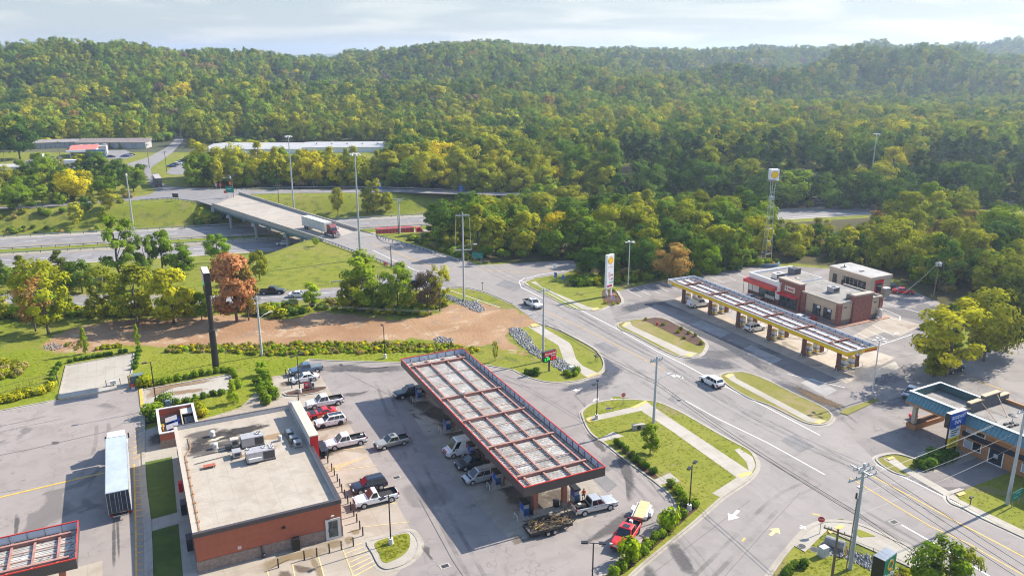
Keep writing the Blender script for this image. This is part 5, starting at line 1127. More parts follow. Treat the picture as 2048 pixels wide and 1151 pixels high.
t, L = bx_at((-20,352), (55,350), 12, 3.8, 'roadside_shop', 'low white shop behind the trees at the left edge', 'building', (WHTP, ROOFW), 'flat'); MB().box((4,-.06,.5),(L-4,-.005,2.6)).build('window_band', GLASSB, t)
t, L = bx_at((62,346), (88,345), 8, 3.4, 'kiosk', 'small shop with a green fascia behind the left copse', 'building', (OFFW, M('green_roof', (.05,.25,.14), .6)), 'flat'); MB().box((1,-.06,.3),(L-1,-.005,2.4)).build('window_band', GLASSB, t)
# paved yards beyond the freeway
sheet('parking_lot', PW([(40,326),(60,318),(150,320),(210,318),(240,330),(250,340),(240,352),(0,356),(-60,352),(0,335)]), .05, ASPF, world=True)
sheet('parking_lot', PW([(190,302),(250,300),(262,305),(270,312),(250,318),(215,318)]), .055, ASPF, world=True)
sheet('parking_lot', PW([(340,338),(372,318),(398,309),(412,312),(420,345),(352,350),(330,346)]), .05, ASPF, world=True)
# ---------------------------------------------------------------- bridge
def bridge():
    la, lb, rb, ra = G(424,411), G(646,483), G(716,462), G(479,388)
    t = thing('bridge', 'concrete road bridge on grey piers carrying the road over the freeway', 'bridge', (0,0,0))
    q = lambda p, z: (p[0], p[1], z); Z = .10
    MB().prism([la[:2], lb[:2], rb[:2], ra[:2]], -.45, Z).build('deck', COND, t)
    def wallseg(a, b, th, z0, z1, off=0):
        d = Vector((b[0]-a[0], b[1]-a[1])).normalized(); n = Vector((-d.y, d.x)); A, B = Vector(a[:2])+n*off, Vector(b[:2])+n*off
        return [tuple(A-n*th/2), tuple(B-n*th/2), tuple(B+n*th/2), tuple(A+n*th/2)]
    for a, b, o in ((la, lb, .1), (ra, rb, -.1)):
        p = MB().prism(wallseg(a, b, .36, 0, 0, o), -.5, .95).build('parapet', M('parapet_concrete', (.36,.34,.31), .9, 0, .15, .8), t)
        MB().prism(wallseg(a, b, .42, 0, 0, o), .95, 1.05).build('rail_cap', CONK, p)
    for f in (.04,.28,.52,.76,.96):
        a, b = Vector(lp(la, ra, f)), Vector(lp(lb, rb, f)); MB().prism(wallseg(a, b, .5, 0, 0), -1.6, -.46).build('girder', M('bridge_steel', (.12,.20,.22), .6, .3, .15, .5), t)
    for f in (.17,.42,.70):
        a, b = Vector(lp(la, lb, f)), Vector(lp(ra, rb, f)); a, b = a+(b-a)*-.02, b
        c = MB().prism(wallseg(a, b, 1.3, 0, 0), -2.7, -1.62).build('pier_cap', M('pier_concrete', (.34,.35,.36), .9, 0, .12, .5), t)
        for g in (.08,.5,.92):
            p = a+(b-a)*g; MB().cyl((p.x,p.y,-7.2),.55,4.6,14).build('pier_column', MATS['pier_concrete'], c)
    for s, e in ((la, ra), (lb, rb)): MB().prism(wallseg(s, e, 1.2, 0, 0), -3.6, -.46).build('abutment', M('pier_concrete', (.34,.35,.36)), t)
bridge()
def guardrail(pts, label, z=None, post=2.0, name='guardrail'):
    P = [Vector(p) for p in catmull([(x, y, (height(x, y) if z is None else z)) for x, y in pts], 5)]
    t = thing(name, label, 'guardrail', P[0]); o = P[0]; P = [p-o for p in P]
    mb = MB(); prof = ((.0,.48),(.06,.56),(0,.63),(.06,.70),(0,.78))
    for a, b in zip(P, P[1:]):
        d = (b-a).normalized(); n = Vector((d.y,-d.x,0))
        for (x0,z0),(x1,z1) in zip(prof, prof[1:]):
            for s in (0, -.02): mb.add([a+n*(x0+s)+Vector((0,0,z0)), b+n*(x0+s)+Vector((0,0,z0)), b+n*(x1+s)+Vector((0,0,z1)), a+n*(x1+s)+Vector((0,0,z1))], [(0,1,2,3)])
    mb.build('rail', GALV, t); acc = 0; ps = []
    for a, b in zip(P, P[1:]):
        l = (b-a).length
        while acc < l: p = a+(b-a)*(acc/l); ps.append(p.copy()); acc += post
        acc -= l
    p0 = MB().box((-.08,-.08,-.3),(.08,.08,.76)).build('post', M('rail_post', (.12,.10,.085), .8, 0, .2, 2), t, loc=ps[0])
    for p in ps[1:]: q = p0.copy(); C.objects.link(q); q.location = p
guardrail(PW([(646,482),(700,502),(760,524),(790,537)]), 'steel guardrail along the left side of the bridge approach')
guardrail(PW([(716,462),(760,476),(830,495),(880,511),(922,525)]), 'steel guardrail along the right side of the bridge approach, by the wood')
guardrail(PW([(473,381),(600,377),(700,376),(850,380),(1040,388)]), 'long guardrail along the far slip road under the yellowing trees')
guardrail(PW([(282,402),(332,399),(365,402),(422,413)]), 'curved guardrail round the far end of the bridge, left side')
guardrail(PW([(450,393),(480,400),(508,410)])[:2]+PW([(485,393)]), 'short guardrail at the far right end of the bridge') if 0 else None
guardrail(PW([(0,421),(60,417),(90,415)]), 'guardrail on the far left slip road behind the copse')
guardrail(PW([(664,568),(700,565),(760,556)]), 'short guardrail on the near slip road behind the roadside trees')
guardrail([hwy(t, 21) for t in range(-90, 330, 15)], 'long guardrail on the far side of the freeway', -7, 4.3)
guardrail([hwy(t, 0) for t in range(-120, 300, 15)], 'guardrail in the middle of the freeway', -7, 4.3)
guardrail([hwy(t, -7) for t in range(-90, 60, 15)], 'guardrail beside the near carriageway median', -7, 4)
# ================================================================ vehicles
def paint(name, col, metal=.25, rough=.35):
    return M('paint_'+name, col, rough, metal, .04, .8, coat=.6)
TYRE = M('tyre', (.018,.018,.019), .85, 0, .15, 6); RIM = M('alloy_rim', (.45,.45,.46), .35, .7, .05, 3); RIMB = M('black_rim', (.03,.03,.032), .4, .5, .05, 3)
AUTOG = M('car_glass', (.010,.014,.018), .06, 0, 0, spec=.9); HEADL = M('headlamp', (.62,.64,.66), .15, .1, 0); TAILL = M('tail_lamp', (.35,.01,.012), .25, 0, 0); LINER = M('bed_liner', (.022,.022,.024), .8, 0, .3, 4); CHROM = M('chrome', (.55,.55,.56), .2, .9, 0); TRIM = M('black_trim', (.025,.025,.027), .6, 0, 0)
KIND = dict(
 sedan=dict(L=4.85,W=1.82,ws=(-1.45,1.40),r=.33,top=[(-2.42,.70),(-2.30,.93),(-1.75,1.02),(-1.2,.98),(.8,.96),(1.9,.84),(2.28,.72),(2.42,.55)],gh=(-1.85,-.95,.25,1.05,1.46),sill=.22),
 coupe=dict(L=4.75,W=1.90,ws=(-1.38,1.36),r=.35,top=[(-2.37,.66),(-2.25,.92),(-1.8,1.0),(-1.2,.96),(.5,.94),(1.9,.83),(2.25,.70),(2.37,.5)],gh=(-1.75,-.85,-.05,.72,1.36),sill=.2),
 suv=dict(L=4.75,W=1.90,ws=(-1.42,1.40),r=.37,top=[(-2.37,.80),(-2.30,1.06),(-1.2,1.06),(.9,1.06),(1.95,.96),(2.28,.82),(2.37,.6)],gh=(-2.28,-1.95,.30,1.10,1.70),sill=.27),
 minivan=dict(L=4.95,W=1.92,ws=(-1.45,1.52),r=.34,top=[(-2.47,.75),(-2.42,1.0),(-1.2,1.0),(1.2,1.0),(2.1,.86),(2.4,.70),(2.47,.5)],gh=(-2.40,-2.15,.55,1.55,1.74),sill=.22),
 van=dict(L=5.6,W=2.02,ws=(-1.75,1.75),r=.36,top=[(-2.8,1.0),(-2.76,1.25),(1.6,1.25),(2.45,1.1),(2.72,.9),(2.8,.6)],gh=(-2.76,-2.70,1.15,2.05,2.55),sill=.3),
 crew=dict(L=5.95,W=2.03,ws=(-1.85,1.82),r=.41,top=[(-2.97,1.02),(-2.92,1.12),(-.92,1.12),(-.9,1.14),(1.25,1.14),(2.6,1.06),(2.88,.95),(2.97,.6)],gh=(-.88,-.70,.55,1.35,1.92),sill=.42,bed=(-2.86,-.96)),
 ext=dict(L=6.1,W=2.05,ws=(-1.95,1.92),r=.41,top=[(-3.05,1.06),(-3.0,1.16),(-.62,1.16),(-.6,1.16),(1.35,1.16),(2.7,1.08),(2.98,.96),(3.05,.6)],gh=(-.58,-.42,.7,1.45,1.95),sill=.44,bed=(-2.94,-.68)),
 regular=dict(L=5.75,W=2.02,ws=(-1.80,1.82),r=.40,top=[(-2.87,1.04),(-2.82,1.14),(-.25,1.14),(-.23,1.14),(1.2,1.14),(2.5,1.06),(2.8,.94),(2.87,.6)],gh=(-.20,-.05,.5,1.25,1.90),sill=.42,bed=(-2.76,-.32)),
 small=dict(L=5.2,W=1.78,ws=(-1.58,1.55),r=.36,top=[(-2.6,.96),(-2.55,1.04),(-.98,1.04),(-.96,1.05),(1.0,1.05),(2.2,.96),(2.5,.86),(2.6,.55)],gh=(-.94,-.78,.3,1.05,1.68),sill=.38,bed=(-2.5,-1.04)),
)
def interp(tab, x):
    if x <= tab[0][0]: return tab[0][1]
    for (a, va), (b, vb) in zip(tab, tab[1:]):
        if x <= b: return va+(vb-va)*(x-a)/(b-a+1e-9)
    return tab[-1][1]
WHEELS = {}
def vehicle(kind, loc, head, col, label, cat, group=None, rim=RIM, roof=None, sunroof=False, tonneau=None, name=None, stripe=None, detail=True, racks=False, bedload=None, dual=False, cap=None):
    k = KIND[kind]; L, W = k['L'], k['W']; r = k['r']
    nm = name or {'sedan':'sedan','coupe':'coupe','suv':'sport_utility','minivan':'minivan','van':'cargo_van'}.get(kind, 'pickup_truck')
    t = thing(nm, label, cat, loc, head, group)
    xs = sorted(set([round(-L/2+L*i/34, 3) for i in range(35)] + [x for x, z in k['top']] + [round(w+r*1.18*math.cos(a*PI/8), 3) for w in k['ws'] for a in range(9)] + ([k['bed'][0]-.01, k['bed'][0]+.01, k['bed'][1]-.01, k['bed'][1]+.01] if 'bed' in k else [])))
    mb = MB(); N = 13; secs = []
    for x in xs:
        e = max(0, (abs(x)-(L/2-.75))/.75); w = W/2*(1-.16*e*e); zt = interp(k['top'], x); zb = k['sill'] + (.10*e)
        for wx in k['ws']:
            d = abs(x-wx)
            if d < r*1.18: zb = max(zb, min(zt-.22, math.sqrt((r*1.18)**2-d*d)+r*.92))
        z1 = max(zb+.02, .55); z2 = max(z1+.02, zt-.20)
        bed = 'bed' in k and k['bed'][0] < x < k['bed'][1]
        zf = .78 if bed else zt+.004
        ins = .85 if bed else .80
        half = [(w*.95,zb),(w,z1),(w*.995,z2),(w*.97,zt-.06),(w*.90,zt),(w*ins,zf if bed else zt+.012),(0,zf if bed else zt+.03)]
        secs.append((x, half, bed))
    vs = []; 
    for x, h, b in secs: vs += [(x,y,z) for y,z in h] + [(x,-y,z) for y,z in h[-2::-1]]
    mb.v = vs
    for i in range(len(secs)-1):
        bd = secs[i][2] or secs[i+1][2]
        for j in range(N-1):
            mb.f.append((i*N+j, (i+1)*N+j, (i+1)*N+j+1, i*N+j+1)); mb.m.append(1 if bd and j in (4,5,6,7) else 0)
    mb.f += [tuple(range(N)), tuple(range((len(secs)-1)*N+N-1, (len(secs)-1)*N-1, -1))]; mb.m += [0, 0]
    mb.f = [f[::-1] for f in mb.f]
    body = mb.build('body', [col, LINER], t, smooth_deg=38)
    u = MB().box((-L/2+.12,-W/2+.22,.24),(L/2-.12,W/2-.22,.75)); 
    for wx in k['ws']: u.box((wx-r*1.1,-W/2+.12,.4),(wx+r*1.1,W/2-.12,.95 if 'bed' not in k else .77))
    u.build('underbody', TRIM, t)
    # cabin
    b0, b1, f1, f0, zr = k['gh']; zb = min(interp(k['top'], b0), interp(k['top'], f0))-.02 if kind != 'van' else 1.22
    wb, wr = W/2*.95, W/2*(.76 if kind not in ('van',) else .86)
    V = [(b0,-wb,zb),(f0,-wb,zb),(f0,wb,zb),(b0,wb,zb),(b1,-wr,zr-.03),(f1,-wr,zr-.03),(f1,wr,zr-.03),(b1,wr,zr-.03),(b1+.08,-wr*.7,zr+.01),(f1-.1,-wr*.7,zr+.01),(f1-.1,wr*.7,zr+.01),(b1+.08,wr*.7,zr+.01)]
    cb = MB().add(V, [(0,1,5,4),(2,3,7,6),(1,2,6,5),(3,0,4,7),(4,5,9,8),(6,7,11,10),(5,6,10,9),(7,4,8,11)], 0); cb.add(V, [(8,9,10,11)], 1 if roof else 0)
    cb.build('cabin', [col, roof or col], t, bevel=.04)
    def pane(name, quad, a0, a1, c0, c1, par=t):
        P = [Vector(V[i]) for i in quad]; n = (P[1]-P[0]).cross(P[3]-P[0]).normalized()
        f = lambda s, q: (P[0]+(P[1]-P[0])*s)*(1-q) + (P[3]+(P[2]-P[3])*s)*q + n*.016
        return MB().add([f(a0,c0),f(a1,c0),f(a1,c1),f(a0,c1)], [(0,1,2,3)]).build(name, AUTOG, par)
    pane('windshield', (1,2,6,5), .05, .95, .08, .93); pane('rear_window', (3,0,4,7), .08, .92, .2 if 'bed' in k else .25, .9)
    spl = {'sedan':[(.13,.50),(.53,.88)],'coupe':[(.16,.58),(.62,.84)],'suv':[(.04,.27),(.30,.56),(.59,.90)],'minivan':[(.05,.32),(.35,.62),(.65,.90)],'van':[(.80,.95)],'crew':[(.08,.46),(.50,.88)],'ext':[(.06,.36),(.41,.88)],'regular':[(.10,.85)],'small':[(.08,.42),(.46,.88)]}[kind]
    for a, b in spl:
        pane('side_window', (0,1,5,4), a, b, .14, .88); pane('side_window', (2,3,7,6), 1-b, 1-a, .14, .88)
    # wheels
    key = (r, rim.name, dual)
    if key not in WHEELS:
        m1 = MB(); w = .26; m1.tube([(0,-w/2,0),(0,-w/2+.03,0),(0,w/2-.03,0),(0,w/2,0)], [r*.9,r,r,r*.9], 20); ty = m1
        m2 = MB(); m2.tube([(0,-w/2-.012,0),(0,w/2+.012,0)], r*.66, 16)
        for s in (-1,1):
            for q in range(5):
                a = 2*PI*q/5; m2.tube([(0,s*(w/2+.022),0),(r*.6*math.cos(a),s*(w/2+.018),r*.6*math.sin(a))], .04, 4)
        WHEELS[key] = (ty, m2, [None, None])
    ty, rm, cache = WHEELS[key]
    for wx in k['ws']:
        for s in (-1, 1):
            y = s*(W/2-.14 + (.05 if dual and wx < 0 else 0))
            if cache[0] is None:
                wo = ty.build('wheel', TYRE, t, smooth_deg=50); ro = rm.build('rim', rim, wo); cache[0], cache[1] = wo.data, ro.data
            else:
                wo = bpy.data.objects.new('wheel', cache[0]); C.objects.link(wo); wo.parent = t; ro = bpy.data.objects.new('rim', cache[1]); C.objects.link(ro); ro.parent = wo
            wo.location = (wx, y, r)
    zf, zr2 = interp(k['top'], L/2-.1), interp(k['top'], -L/2+.02)
    hw = W/2*.82
    for s in (-1, 1):
        MB().box((L/2-.14,s*hw-.17,zf-.14),(L/2+.005,s*hw+.17,zf+.04)).build('headlight', HEADL, t)
        MB().box((-L/2-.012,s*hw-.11,zr2-.20),(-L/2+.1,s*hw+.16,zr2+.10)).build('tail_light', TAILL, t)
        MB().box((f0-.38,s*(W/2+.10)-.10,zb+.02),(f0-.18,s*(W/2+.10)+.10,zb+.2)).build('mirror', col if kind != 'van' else TRIM, t)
        for q in ((f0-.75,) if kind in ('coupe','regular','van') else (f0-.75, f0-1.7)): MB().box((q-.1,s*(W/2*.995)-.015,zb-.14),(q+.1,s*(W/2*.995)+.022,zb-.10)).build('door_handle', TRIM, t)
    MB().box((L/2-.06,-hw*.68,zf-.26),(L/2+.012,hw*.68,zf-.04)).build('grille', TRIM if kind not in ('ext','crew') else CHROM, t)
    MB().box((L/2-.16,-W/2*.86,.36),(L/2+.03,W/2*.86,.55)).build('bumper', TRIM if kind not in ('ext','regular') else CHROM, t); MB().box((-L/2-.05,-W/2*.86,.40),(-L/2+.15,W/2*.86,.58)).build('bumper', TRIM if 'bed' not in k else CHROM, t)
    MB().box((-L/2-.045,-.26,.62),(-L/2+.03,.26,.76)).build('number_plate', OFFW, t)
    if 'bed' in k: MB().box((k['bed'][0]-.05,-W/2*.80,.7),(k['bed'][0]-.012,W/2*.80,interp(k['top'],k['bed'][0])+.01)).build('tailgate', col, t)
    if sunroof: MB().box((b1+(f1-b1)*.35,-wr*.55,zr+.014),(f1-.12,wr*.55,zr+.03)).build('sunroof', AUTOG, t)
    if tonneau: MB().box((k['bed'][0],-W/2*.88,1.1),(k['bed'][1]+.05,W/2*.88,1.19)).build('bed_cover', tonneau, t)
    if racks:
        for s in (-1, 1): MB().tube([(b1+.2,s*wr*.8,zr+.02),(b1+.2,s*wr*.8,zr+.08),(f1-.15,s*wr*.8,zr+.08),(f1-.15,s*wr*.8,zr+.02)], .025, 5).build('roof_rail', TRIM, t)
    if stripe: 
        for s in (-1, 1): MB().box((-1.0,s*(W/2+.004)-.006,.42),(.95,s*(W/2+.004)+.006,.52)).build('side_stripe', stripe, t)
    if bedload:
        for q, m_ in enumerate(bedload): MB().cbox((k['bed'][0]+.4+q*.5, (-.3,.25,.0,.35)[q % 4], .78+.2),(.4,.4,.4)).build('cargo_box', m_, t)
    if cap: MB().box((k['bed'][0],-W/2*.9,1.12),(k['bed'][1],W/2*.9,1.78),top=.94).build('bed_cap', cap, t, bevel=.05)
    return t
WHT = paint('white', (.78,.78,.77), 0, .3); SILV = paint('silver', (.50,.51,.52), .5); GOLD = paint('champagne', (.42,.39,.34), .5); REDC = paint('red', (.60,.012,.015), .1); REDB = paint('bright_red', (.68,.018,.018), .1); NAVY = paint('navy', (.025,.035,.06), .4); SLATE = paint('slate_blue', (.10,.16,.23), .4); BLK = paint('black', (.012,.013,.016), .3); DGRY = paint('dark_grey', (.05,.055,.065), .4); GREY = paint('grey', (.20,.22,.24), .5); MAROON = paint('maroon', (.13,.012,.018), .2); BLUC = paint('blue', (.04,.10,.25), .3); ORAN = paint('orange_brown', (.42,.15,.06), .3); BLKR = paint('black_roof', (.02,.021,.024), .2)
def at(px, z=.03): 
    p = G(px[0], px[1], z); return (p[0], p[1], z)
ST = A0 + PI          # nose to the shop
vehicle('crew', at((612,745)), ST, SLATE, 'slate-blue crew-cab pickup with a closed bed, farthest in the row nose to the store', 'pickup', tonneau=M('slate_cover', (.13,.16,.18), .6, 0, .1, 2))
vehicle('sedan', at((610,761)), ST, WHT, 'white sedan parked between the slate-blue pickup and the air pump island', 'car')
vehicle('ext', at((650,810)), ST, WHT, 'white dual-wheel pickup with grey bed sides, beside the red coupe', 'pickup', dual=True, tonneau=None)
vehicle('coupe', at((644,831)), ST, REDC, 'red sports coupe with a yellow-green side stripe outside the store', 'car', rim=RIMB, stripe=M('lime_stripe', (.45,.5,.05), .4))
vehicle('suv', at((661,848)), ST, WHT, 'white sport utility with a black roof, next to the red coupe', 'car', rim=RIMB, roof=BLKR)
vehicle('ext', at((692,890)), ST, WHT, 'white work pickup with tool-box bed sides, parked by the red sign wall', 'pickup', bedload=[OFFW, LINER])
vehicle('small', at((784,890)), A0+PI+R(4), GOLD, 'champagne small pickup driving across the forecourt half in canopy shadow', 'pickup', sunroof=True)
vehicle('suv', at((738,977)), ST, NAVY, 'dark navy sport utility parked beside the regular-cab white pickup', 'car', racks=True)
vehicle('regular', at((752,1003)), ST, WHT, 'white regular-cab pickup with a black bed, nearest parked by the posts', 'pickup')
vehicle('crew', at((822,791)), ST, BLK, 'black pickup refuelling at the far end of the dark-edged canopy', 'pickup')
v_ = vehicle('van', at((925,905)), ST, WHT, 'white high-roof cargo van with a red bonnet graphic, under the dark-edged canopy', 'van')
MB().add([(2.38,-.62,1.135),(2.74,-.55,.95),(2.74,.55,.95),(2.38,.62,1.135)], [(0,1,2,3)]).build('red_graphic', REDB, v_); MB().box((-1.2,.985,1.3),(-.2,1.02,1.9)).build('red_logo', REDB, v_)
vehicle('suv', at((944,932)), ST, DGRY, 'dark grey sport utility with roof bars between the white van and the minivan', 'car', racks=True, sunroof=True)
vehicle('minivan', at((961,958)), ST, SILV, 'silver minivan at the pump near the end of the dark-edged canopy', 'minivan', racks=True)
vehicle('crew', at((1188,1018)), R(22), SILV, 'silver crew-cab pickup towing the flatbed trailer of branches', 'pickup', dual=True, bedload=[LINER, OFFW, M('carton', (.35,.24,.13), .8)])
vehicle('crew', at((1252,1078)), R(242), REDB, 'bright red pickup with a dark sunroof towing the lumber trailer', 'pickup', rim=RIMB, sunroof=True, bedload=[OFFW])
vehicle('crew', at((1066,612)), R(-57), WHT, 'white pickup driving along the road by the gravel entrance', 'pickup', rim=RIMB, sunroof=True)
vehicle('suv', at((1423,768)), R(117), WHT, 'white sport utility driving in the turning lane past the grass islands', 'car', rim=RIMB)
vehicle('crew', at((1398,612)), A0-R(4), WHT, 'white pickup with a bed cap under the far end of the yellow-edged canopy', 'pickup', cap=WHT)
vehicle('suv', at((1510,660)), A0, WHT, 'white sport utility between the pumps of the yellow-edged canopy', 'car')
vehicle('sedan', at((1502,599)), R(0)+A0, SILV, 'pale sedan in front of the white wing of the shop', 'car'); vehicle('sedan', at((1522,606)), A0, ORAN, 'orange-brown car parked before the white wing of the shop', 'car'); vehicle('sedan', at((1602,640)), A0, WHT, 'white car parked at the entrance of the shop behind the canopy', 'car')
vehicle('sedan', at((1822,789)), R(228), SILV, 'silver car standing in tree shade by the motel drive', 'car'); vehicle('minivan', at((2004,826)), R(-28), WHT, 'white car parked behind the motel roof', 'car')
vehicle('sedan', at((1788,578)), R(-20), BLK, 'dark car in the shade behind the annex', 'car'); vehicle('sedan', at((1806,586)), R(-15), REDC, 'red car in the shade at the wood edge behind the annex', 'car')
vehicle('suv', at((1905,742)), R(30), BLK, 'dark car under the yellow-green tree by the motel lot', 'car')
vehicle('crew', W(545,587), R(184-180+3), BLK, 'black pickup driving on the near slip road', 'pickup'); vehicle('sedan', hwy(23,-17.5)+(-6.9,), HA+PI, WHT, 'white car on the freeway in the shade of the bridge', 'car')
vehicle('suv', W(835,572), R(10), BLK, 'dark car on the slip road behind the bare bush', 'car'); vehicle('suv', W(758,583), R(5), WHT, 'white car on the slip road hidden behind a roadside tree', 'car'); vehicle('sedan', W(598,593), R(5), WHT, 'white car on the slip road behind a small bush', 'car')
# far parked cars
for i, (px, col, kd) in enumerate([((37,327), BLK, 'suv'),((70,318), WHT, 'suv'),((76,324), GREY, 'sedan'),((86,317), WHT, 'van'),((89,324), MAROON, 'sedan'),((97,325), WHT, 'sedan'),((105,318), NAVY, 'sedan'),((110,324), BLK, 'suv'),((118,318), GREY, 'sedan')]):
    cn = {'paint_white':'white','paint_black':'black','paint_grey':'grey','paint_maroon':'maroon','paint_navy':'navy'}[col.name]
    vehicle(kd, W(*px), R(80+i*7), col, f'small far {cn} car, {ordn(i)} from the left in the lot left of the diner', 'car', 'cars in the far lot by the diner')
for i, px in enumerate([(344,334),(349,331),(355,329),(360,327),(365,324),(370,322),(375,320),(380,317),(386,315)]):
    col = [BLUC,NAVY,WHT,GREY,BLK,NAVY,SILV,BLK,GREY][i]; cn = ['blue','navy','white','grey','black','navy','silver','black','grey'][i]
    vehicle('sedan', W(*px), R(15), col, f'{cn} far car, {ordn(i)} from the near end of the row beside the hill road', 'car', 'row of cars beside the hill road')
for i, (px, col, cn) in enumerate([((160,338), WHT, 'white'),((172,338), BLK, 'black'),((222,315), NAVY, 'navy'),((251,314), BLUC, 'blue'),((257,312), SILV, 'silver'),((261,311), BLK, 'black')]):
    vehicle('sedan', W(*px), R(20), col, f'far {cn} car, {ordn(i)} from the left before and right of the diner', 'car', 'cars between the diner and the hill road')
# trailers and big trucks
def wheelset(t, x, r, ys, m=RIM):
    for y in ys:
        w = MB().tube([(0,-.14,0),(0,-.1,0),(0,.1,0),(0,.14,0)], [r*.9,r,r,r*.9], 18).build('wheel', TYRE, t, loc=(x,y,r), smooth_deg=50); MB().tube([(0,-.15,0),(0,.15,0)], r*.55, 12).build('rim', m, w)
def semi_trailer(loc, head, label, side, L=16.1, roofm=None, nose=False, rear=None, ribs=True):
    t = thing('semi_trailer', label, 'trailer', loc, head); w = 1.3
    MB().box((-L/2,-w,1.15),(L/2,w,4.05)).build('box', side, t)
    mb = MB()
    for s in (-1, 1):
        if ribs:
            for k in range(int(L/1.2)): mb.box((-L/2+.5+k*1.2,s*(w+.012)-.012,1.25),(-L/2+.56+k*1.2,s*(w+.012)+.012,3.95))
        mb.box((-L/2,s*(w+.015)-.02,1.1),(L/2,s*(w+.015)+.02,1.25)); mb.box((-L/2,s*(w+.015)-.02,3.92),(L/2,s*(w+.015)+.02,4.07))
    mb.build('side_ribs', GALV if ribs else side, t)
    MB().box((-L/2+.02,-w+.02,4.05),(L/2-.02,w-.02,4.09)).build('roof', roofm or side, t)
    d = MB().box((-L/2-.06,-w+.05,1.2),(-L/2-.005,w-.05,4.0)).build('rear_doors', rear or side, t); mb = MB()
    for y in (-.9,-.35,.35,.9): mb.tube([(-L/2-.09,y,1.25),(-L/2-.09,y,3.95)], .03, 6)
    mb.box((-L/2-.075,-.02,1.2),(-L/2-.061,.02,4.0)); mb.build('lock_bars', GALV, d)
    MB().box((-L/2+.1,-.9,.55),(-L/2+.25,.9,.7)).build('rear_bumper', GALV, t)
    for s in (-1,1): MB().box((-L/2-.05,s*1.0-.2,.85),(-L/2+.05,s*1.0+.2,1.0)).build('tail_light', TAILL, t)
    for x in (-L/2+1.6,-L/2+2.85): wheelset(t, x, .5, (-1.1,-.82,.82,1.1))
    MB().box((-L/2+.8,-.9,.75),(-L/2+4,.9,1.15)).build('bogie', TRIM, t); mb = MB(); [mb.box((L/2-2.9,s*.8-.08,.1),(L/2-2.7,s*.8+.08,1.15)) for s in (-1,1)]; mb.build('landing_gear', TRIM, t)
    if nose: MB().box((L/2+.01,-.9,2.6),(L/2+.6,.9,3.9)).build('cooling_unit', BLACK, t, bevel=.15)
    return t
def tractor(loc, head, col, label):
    t = thing('semi_truck', label, 'truck', loc, head)
    MB().box((-3.4,-.45,.65),(3.0,.45,1.0)).build('chassis', TRIM, t)
    MB().add([(-1.6,-1.22,.95),(1.0,-1.22,.95),(1.0,1.22,.95),(-1.6,1.22,.95),(-1.6,-1.2,3.75),(-.2,-1.15,3.95),(-.2,1.15,3.95),(-1.6,1.2,3.75),(.55,-1.1,3.0),(.55,1.1,3.0),(.95,-1.15,2.05),(.95,1.15,2.05)], [(0,1,10,8,5,4),(3,7,6,9,11,2),(4,5,6,7),(5,8,9,6),(8,10,11,9),(10,1,2,11),(0,4,7,3),(0,3,2,1)]).build('cab', col, t, bevel=.05)
    MB().add([(.58,-1.0,2.92),(.58,1.0,2.92),(.975,1.03,2.12),(.975,-1.03,2.12)], [(0,3,2,1)]).build('windshield', AUTOG, t)
    for s in (-1,1): MB().add([(-.15,s*1.225,2.15),(.62,s*1.19,2.15),(.45,s*1.14,2.85),(-.15,s*1.2,2.85)], [(0,1,2,3) if s < 0 else (3,2,1,0)]).build('side_window', AUTOG, t, loc=(0,s*.012,0))
    MB().add([(.95,-1.0,.9),(2.95,-.85,.8),(2.95,.85,.8),(.95,1.0,.9),(.95,-.95,2.05),(2.8,-.7,1.72),(2.8,.7,1.72),(.95,.95,2.05)], [(0,1,5,4),(1,2,6,5),(2,3,7,6),(4,5,6,7),(0,3,2,1)]).build('bonnet', col, t, bevel=.08)
    MB().box((2.86,-.6,.85),(3.0,.6,1.65)).build('grille', CHROM, t); MB().box((2.9,-1.2,.45),(3.12,1.2,.8)).build('bumper', CHROM, t)
    for s in (-1,1):
        MB().box((2.6,s*.95-.2,.95),(2.92,s*.95+.2,1.3)).build('headlight', HEADL, t); MB().box((1.3,s*1.12-.14,.95),(2.5,s*1.12+.14,1.2)).build('mudguard', col, t); MB().box((.7,s*1.5-.1,2.1),(.85,s*1.5+.1,2.9)).build('mirror', TRIM, t); MB().tube([(-1.2,s*.98,.55),(.6,s*.98,.55)], .3, 12).build('fuel_tank', CHROM, t)
    wheelset(t, 1.95, .5, (-1.08,1.08)); wheelset(t, -1.7, .5, (-1.1,-.8,.8,1.1)); wheelset(t, -3.0, .5, (-1.1,-.8,.8,1.1))
def rig(loc, head, dist, col, tl, tr, **kw):
    semi_trailer(loc, head, tl, **kw); d = (math.cos(head), math.sin(head)); tractor((loc[0]+d[0]*dist, loc[1]+d[1]*dist, loc[2]), head, col, tr)
TRW = M('trailer_white', (.68,.68,.67), .5, .1, .1, .8); TRR = M('trailer_roof', (.50,.55,.62), .4, .35, .1, .6)
a = S(-5.6, 107.9, .02); rig(a, A0+PI/2, 10.6, WHT, 'pale-roofed semi-trailer parked in the truck lane, dark rear doors to the viewer', 'semi truck ahead of the parked pale-roofed trailer', side=TRW, roofm=TRR, rear=M('dark_door', (.03,.045,.07), .5, .2, .3, 2), nose=True)
b0_, b1_ = G(612,464,.12), G(668,476,.12); hd = math.atan2(b1_[1]-b0_[1], b1_[0]-b0_[0]); hd = R(-48)
rig(G(634,462,.12), hd, 10.3, MAROON, 'dirty white semi-trailer crossing the bridge', 'maroon semi truck leading the trailer over the bridge', side=M('dirty_white', (.58,.57,.54), .6, .1, .14, .7), L=15.2)
p = W(316,371); rig((p[0],p[1],.08), R(118), 10.0, MAROON, 'dark curtain-sided semi-trailer beyond the bridge', 'semi truck in front of the dark curtain-sided trailer', side=M('curtain_side', (.10,.09,.10), .7, 0, .3, .6), L=14.6, roofm=M('curtain_roof', (.36,.33,.32), .7))
